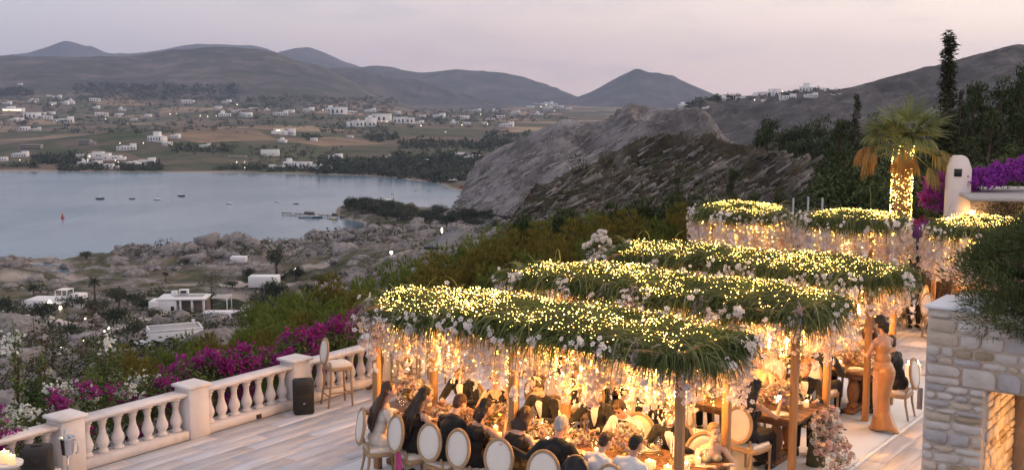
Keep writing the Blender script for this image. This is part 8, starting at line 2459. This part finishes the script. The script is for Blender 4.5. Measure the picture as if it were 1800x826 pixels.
# ------------------------------------------------------------------ bougainvillea
M_bl = mat('bougainvillea_leaf', (.05, .085, .02), .7, (.11, .15, .04), 3, .5, island=.35, trans=.25, spec=.3)
M_mag = mat('magenta_bract', (.20, .008, .12), .6, (.40, .03, .27), 4, .5, island=.35, trans=.35)
M_pur = mat('purple_bract', (.26, .03, .34), .6, (.38, .06, .46), 4, .5, island=.3, trans=.35)
M_wbr = mat('white_bract', (.72, .74, .68), .6, island=.12, trans=.35)
BRACT = petal_flower(3, 1.0, .7)
def bougainvillea(name, label, loc, spans, leafd=1.0, rz=0.0, cat='shrub'):
    """spans: list of (centre, radii, leaves, magenta blooms, white blooms, purple blooms)"""
    r_ = thing(name, label, cat, loc, rz)
    lb, mg, wh, pu, st = MB(), MB(), MB(), MB(), MB()
    for c, R, nl, nm_, nw, npu in spans:
        c = np.array(c); R = np.array(R)
        p, nn = clump_pts(nl, R, rngP, .35)
        lb.scatter((LEAF[0] * np.array([1.5, 1, 1]), LEAF[1], None), p + c, face_rot(nn + np.array([0, 0, .4]), rngP, .6), rngP.uniform(.035, .075, nl))
        for k in range(6):
            d = rngP.normal(size=3); d /= np.linalg.norm(d); d[2] = abs(d[2])
            st.tube([c - [0, 0, R[2] * .8], c + d * R * .5, c + d * R * 1.05], [.012, .008, .004], 5)
        for tgt, n in ((mg, nm_), (wh, nw), (pu, npu)):
            if not n: continue
            ncl = max(2, n // 26)
            d = rngP.normal(size=(ncl, 3)); d /= np.linalg.norm(d, axis=1, keepdims=True); d[:, 2] = np.abs(d[:, 2]) * 1.1 - .15; d[:, 1] -= .25
            cc = c + d * R * rngP.uniform(.8, 1.15, (ncl, 1))
            pp = np.repeat(cc, 26, 0) + rngP.normal(0, .06, (ncl * 26, 3)) * np.array([1.1, 1.1, 1.0])
            tgt.scatter(BRACT, pp, rand_rot(len(pp), None, rngP), rngP.uniform(.024, .042, len(pp)))
    tag(st.build('stems', M_trunk, r_), kind='stuff'); tag(lb.build('leaves', M_bl, r_), kind='stuff')
    for b_, nm2, mt in ((mg, 'magenta_bracts', M_mag), (wh, 'white_bracts', M_wbr), (pu, 'purple_bracts', M_pur)):
        if b_.n: tag(b_.build(nm2, mt, r_), kind='stuff')
    return r_
# along the balustrade, behind it (local x along A, y along B)
def bal_bush(b, label, spans): return bougainvillea('bougainvillea', label, T(-6.3, b, 0), spans, rz=ROT_A)
bal_bush(-5.2, 'flowering shrub with white and magenta bracts spilling over the first balustrade', [((.25, .35, .62), (.55, .8, .45), 1500, 320, 300, 0), ((.1, -.6, .5), (.5, .7, .5), 1100, 200, 260, 0), ((.55, .3, .5), (.3, .55, .28), 600, 120, 60, 0), ((.1, .5, -.3), (.4, .9, .7), 900, 60, 0, 0)])
bal_bush(-3.2, 'leafy shrub with white flowers and tall green shoots behind the second pier', [((-.1, -.2, .55), (.5, .8, .55), 1700, 160, 260, 0), ((-.15, .7, .6), (.5, .7, .55), 1500, 180, 300, 0), ((.1, .2, -.2), (.35, 1.0, .7), 1200, 50, 0, 0), ((-.3, -.7, 1.35), (.10, .10, .75), 360, 0, 10, 0), ((-.4, -.25, 1.05), (.10, .10, .5), 240, 0, 0, 0), ((-.45, .85, 1.2), (.3, .3, .4), 500, 0, 60, 0)])
bal_bush(-1.35, 'magenta bougainvillea behind the pier with white blossom at its foot', [((-.05, -.45, .55), (.45, .5, .34), 1500, 200, 120, 0), ((-.1, .45, .60), (.5, .6, .36), 1500, 300, 0, 0), ((.15, 0, -.2), (.3, 1.0, .6), 900, 200, 0, 0)])
bal_bush(-.1, 'large magenta bougainvillea between the second and third pier', [((-.1, -.35, .68), (.40, .45, .38), 1300, 420, 0, 0), ((-.05, .35, .66), (.40, .5, .34), 1300, 380, 0, 0), ((.15, 0, -.1), (.3, .9, .6), 700, 500, 0, 0)])
bal_bush(1.75, 'magenta bougainvillea behind the lone bar stool', [((-.15, -.3, .66), (.45, .45, .34), 1200, 360, 0, 0), ((-.1, .55, .74), (.45, .55, .38), 1200, 460, 0, 0), ((.15, 0, 0), (.3, 1.0, .6), 700, 400, 0, 0)])
bal_bush(3.4, 'magenta bougainvillea behind the pergola corner post', [((-.15, -.3, .78), (.45, .6, .4), 800, 700, 0, 0), ((.15, 0, 0), (.3, 1.0, .6), 700, 300, 0, 0)])
for bb in (5.5, 7.5): bal_bush(bb, 'green shrub behind the far balustrade, %s of two' % ('nearer' if bb < 6 else 'farther'), [((-.1, 0, .5), (.6, 1.1, .6), 1500, 100, 0, 0)])
# over the guest house roof and beside the chimney
rp = at_y(1745, 318, 29.8)
bougainvillea('bougainvillea', 'purple bougainvillea heaped on the roof behind the chimney', (rp.x, rp.y, rp.z), [((-.45, 0, 0), (.55, .5, .28), 500, 0, 0, 1900), ((.45, .1, .12), (.6, .5, .34), 500, 0, 0, 2000), ((1.2, .1, .3), (.6, .5, .4), 400, 0, 0, 1500), ((-.8, -.1, -.15), (.3, .3, .25), 200, 0, 0, 500)])
rp = at_y(1640, 355, 30.5)
bougainvillea('bougainvillea', 'purple bougainvillea falling down left of the chimney', (rp.x, rp.y, rp.z), [((.1, 0, .45), (.3, .3, .35), 300, 0, 0, 800), ((-.05, 0, -.1), (.32, .3, .45), 400, 100, 0, 700), ((-.2, 0, -.8), (.35, .3, .35), 400, 420, 0, 100)])
rp = at_y(1622, 412, 29.0)
bougainvillea('bougainvillea', 'low purple bougainvillea at the foot of the lit palm', (rp.x, rp.y, rp.z), [((0, 0, 0), (.42, .3, .22), 300, 0, 0, 900), ((0, 0, -.4), (.4, .3, .3), 500, 0, 0, 100)])
# dry lavender bush
lp_ = at_y(1640, 462, 27.0)
root = thing('lavender_bush', 'dry mauve lavender bush behind the far tables', 'shrub', (lp_.x, lp_.y, 0), 0)
n = 2600; m_ = MB(); bx = np.column_stack([rngP.normal(0, .45, n), rngP.normal(0, .35, n), rngP.uniform(0, .5, n)])
m_.blades(bx, np.column_stack([bx[:, 0] * .7, bx[:, 1] * .7, np.full(n, 1.0)]) + rngP.normal(0, .25, (n, 3)), rngP.uniform(.4, .8, n), .02, .4, 3); tag(m_.build('stems', mat('dry_lavender', (.12, .085, .07), .9, (.22, .16, .13), 4, .5, island=.3), root), kind='stuff')
for o_, w_ in (((-.7, .1, 0), .8), ((.5, .3, 0), .9)):
    c_ = copy_tree(root); c_.location = (lp_.x + o_[0], lp_.y + o_[1], 0); c_.scale = (w_,) * 3; c_['label'] = 'dry lavender bush at the %s end of the lavender row' % ('palm' if o_[0] < 0 else 'stone wall')
# juniper over the stone wall
jp = PW + AX * 1.15 + BX * .9 + Vector((0, 0, TOPZ + .10))
root = thing('juniper_shrub', 'big dark green juniper spilling over the stone wall top', 'shrub', jp, ROT_A); root.scale = (1.15, 1.1, 1.2)
m_, tb = MB(), MB(); nl = 0
for k in range(120):
    c = np.array([rngP.uniform(-.85, 1.2), rngP.uniform(-.55, .8), rngP.uniform(-.02, .85)])
    lim = .12 + .8 * min(1, max(0, (c[0] + .85) / 1.1)); c[2] = min(c[2], lim)
    if k < 14: c = np.array([rngP.uniform(-.6, .9), -.82 + rngP.uniform(-.06, .05), rngP.uniform(-.12, .08)])
    tb.tube([(.3, .2, 0), tuple(c * .6), tuple(c)], [.03, .02, .008], 5)
    n = 420; p, nn = clump_pts(n, np.array([.26, .26, .19]), rngP, .35)
    m_.blades(p + c, nn + np.array([-.15, -.2, .55]) + rngP.normal(0, .4, (n, 3)), rngP.uniform(.035, .08, n), .016, .2, 1)
tb.build('branches', M_trunk, root); m_.build('foliage', M_juni, root)
# ------------------------------------------------------------------ evening haze
mb = MB()
mb.box((-200, 4900, 175), (11000, 10400, 520))
m = bpy.data.materials.new('haze'); m.use_nodes = True
nt = m.node_tree; nt.nodes.clear()
pv = nt.nodes.new('ShaderNodeVolumePrincipled'); ou = nt.nodes.new('ShaderNodeOutputMaterial')
pv.inputs['Color'].default_value = (.60, .72, 1.0, 1)
pv.inputs['Density'].default_value = 7.5e-5
pv.inputs['Anisotropy'].default_value = 0.0
nt.links.new(pv.outputs[0], ou.inputs['Volume'])
tag(mb.build('haze', m), kind='stuff')
# ------------------------------------------------------------------ labels of look-alikes: counted along the picture
def _nth(n):
    return '%d%s' % (n, 'th' if 10 <= n % 100 <= 20 else {1: 'st', 2: 'nd', 3: 'rd'}.get(n % 10, 'th'))
bpy.context.view_layer.update()
_by = {}
for o in bpy.data.objects:
    if o.parent is None and 'label' in o and 'category' in o:
        _by.setdefault(o['label'], []).append(o)
for lab, os_ in _by.items():
    if len(os_) < 2: continue
    def _px(o):
        p = o.matrix_world.translation
        return p.x / max(p.y * CP - (p.z - CAM_H) * SP, .1)
    os_.sort(key=_px)
    base = ' '.join(lab.split()[:10])
    for i, o in enumerate(os_):
        o['label'] = "%s, %s from the picture's left" % (base, _nth(i + 1))
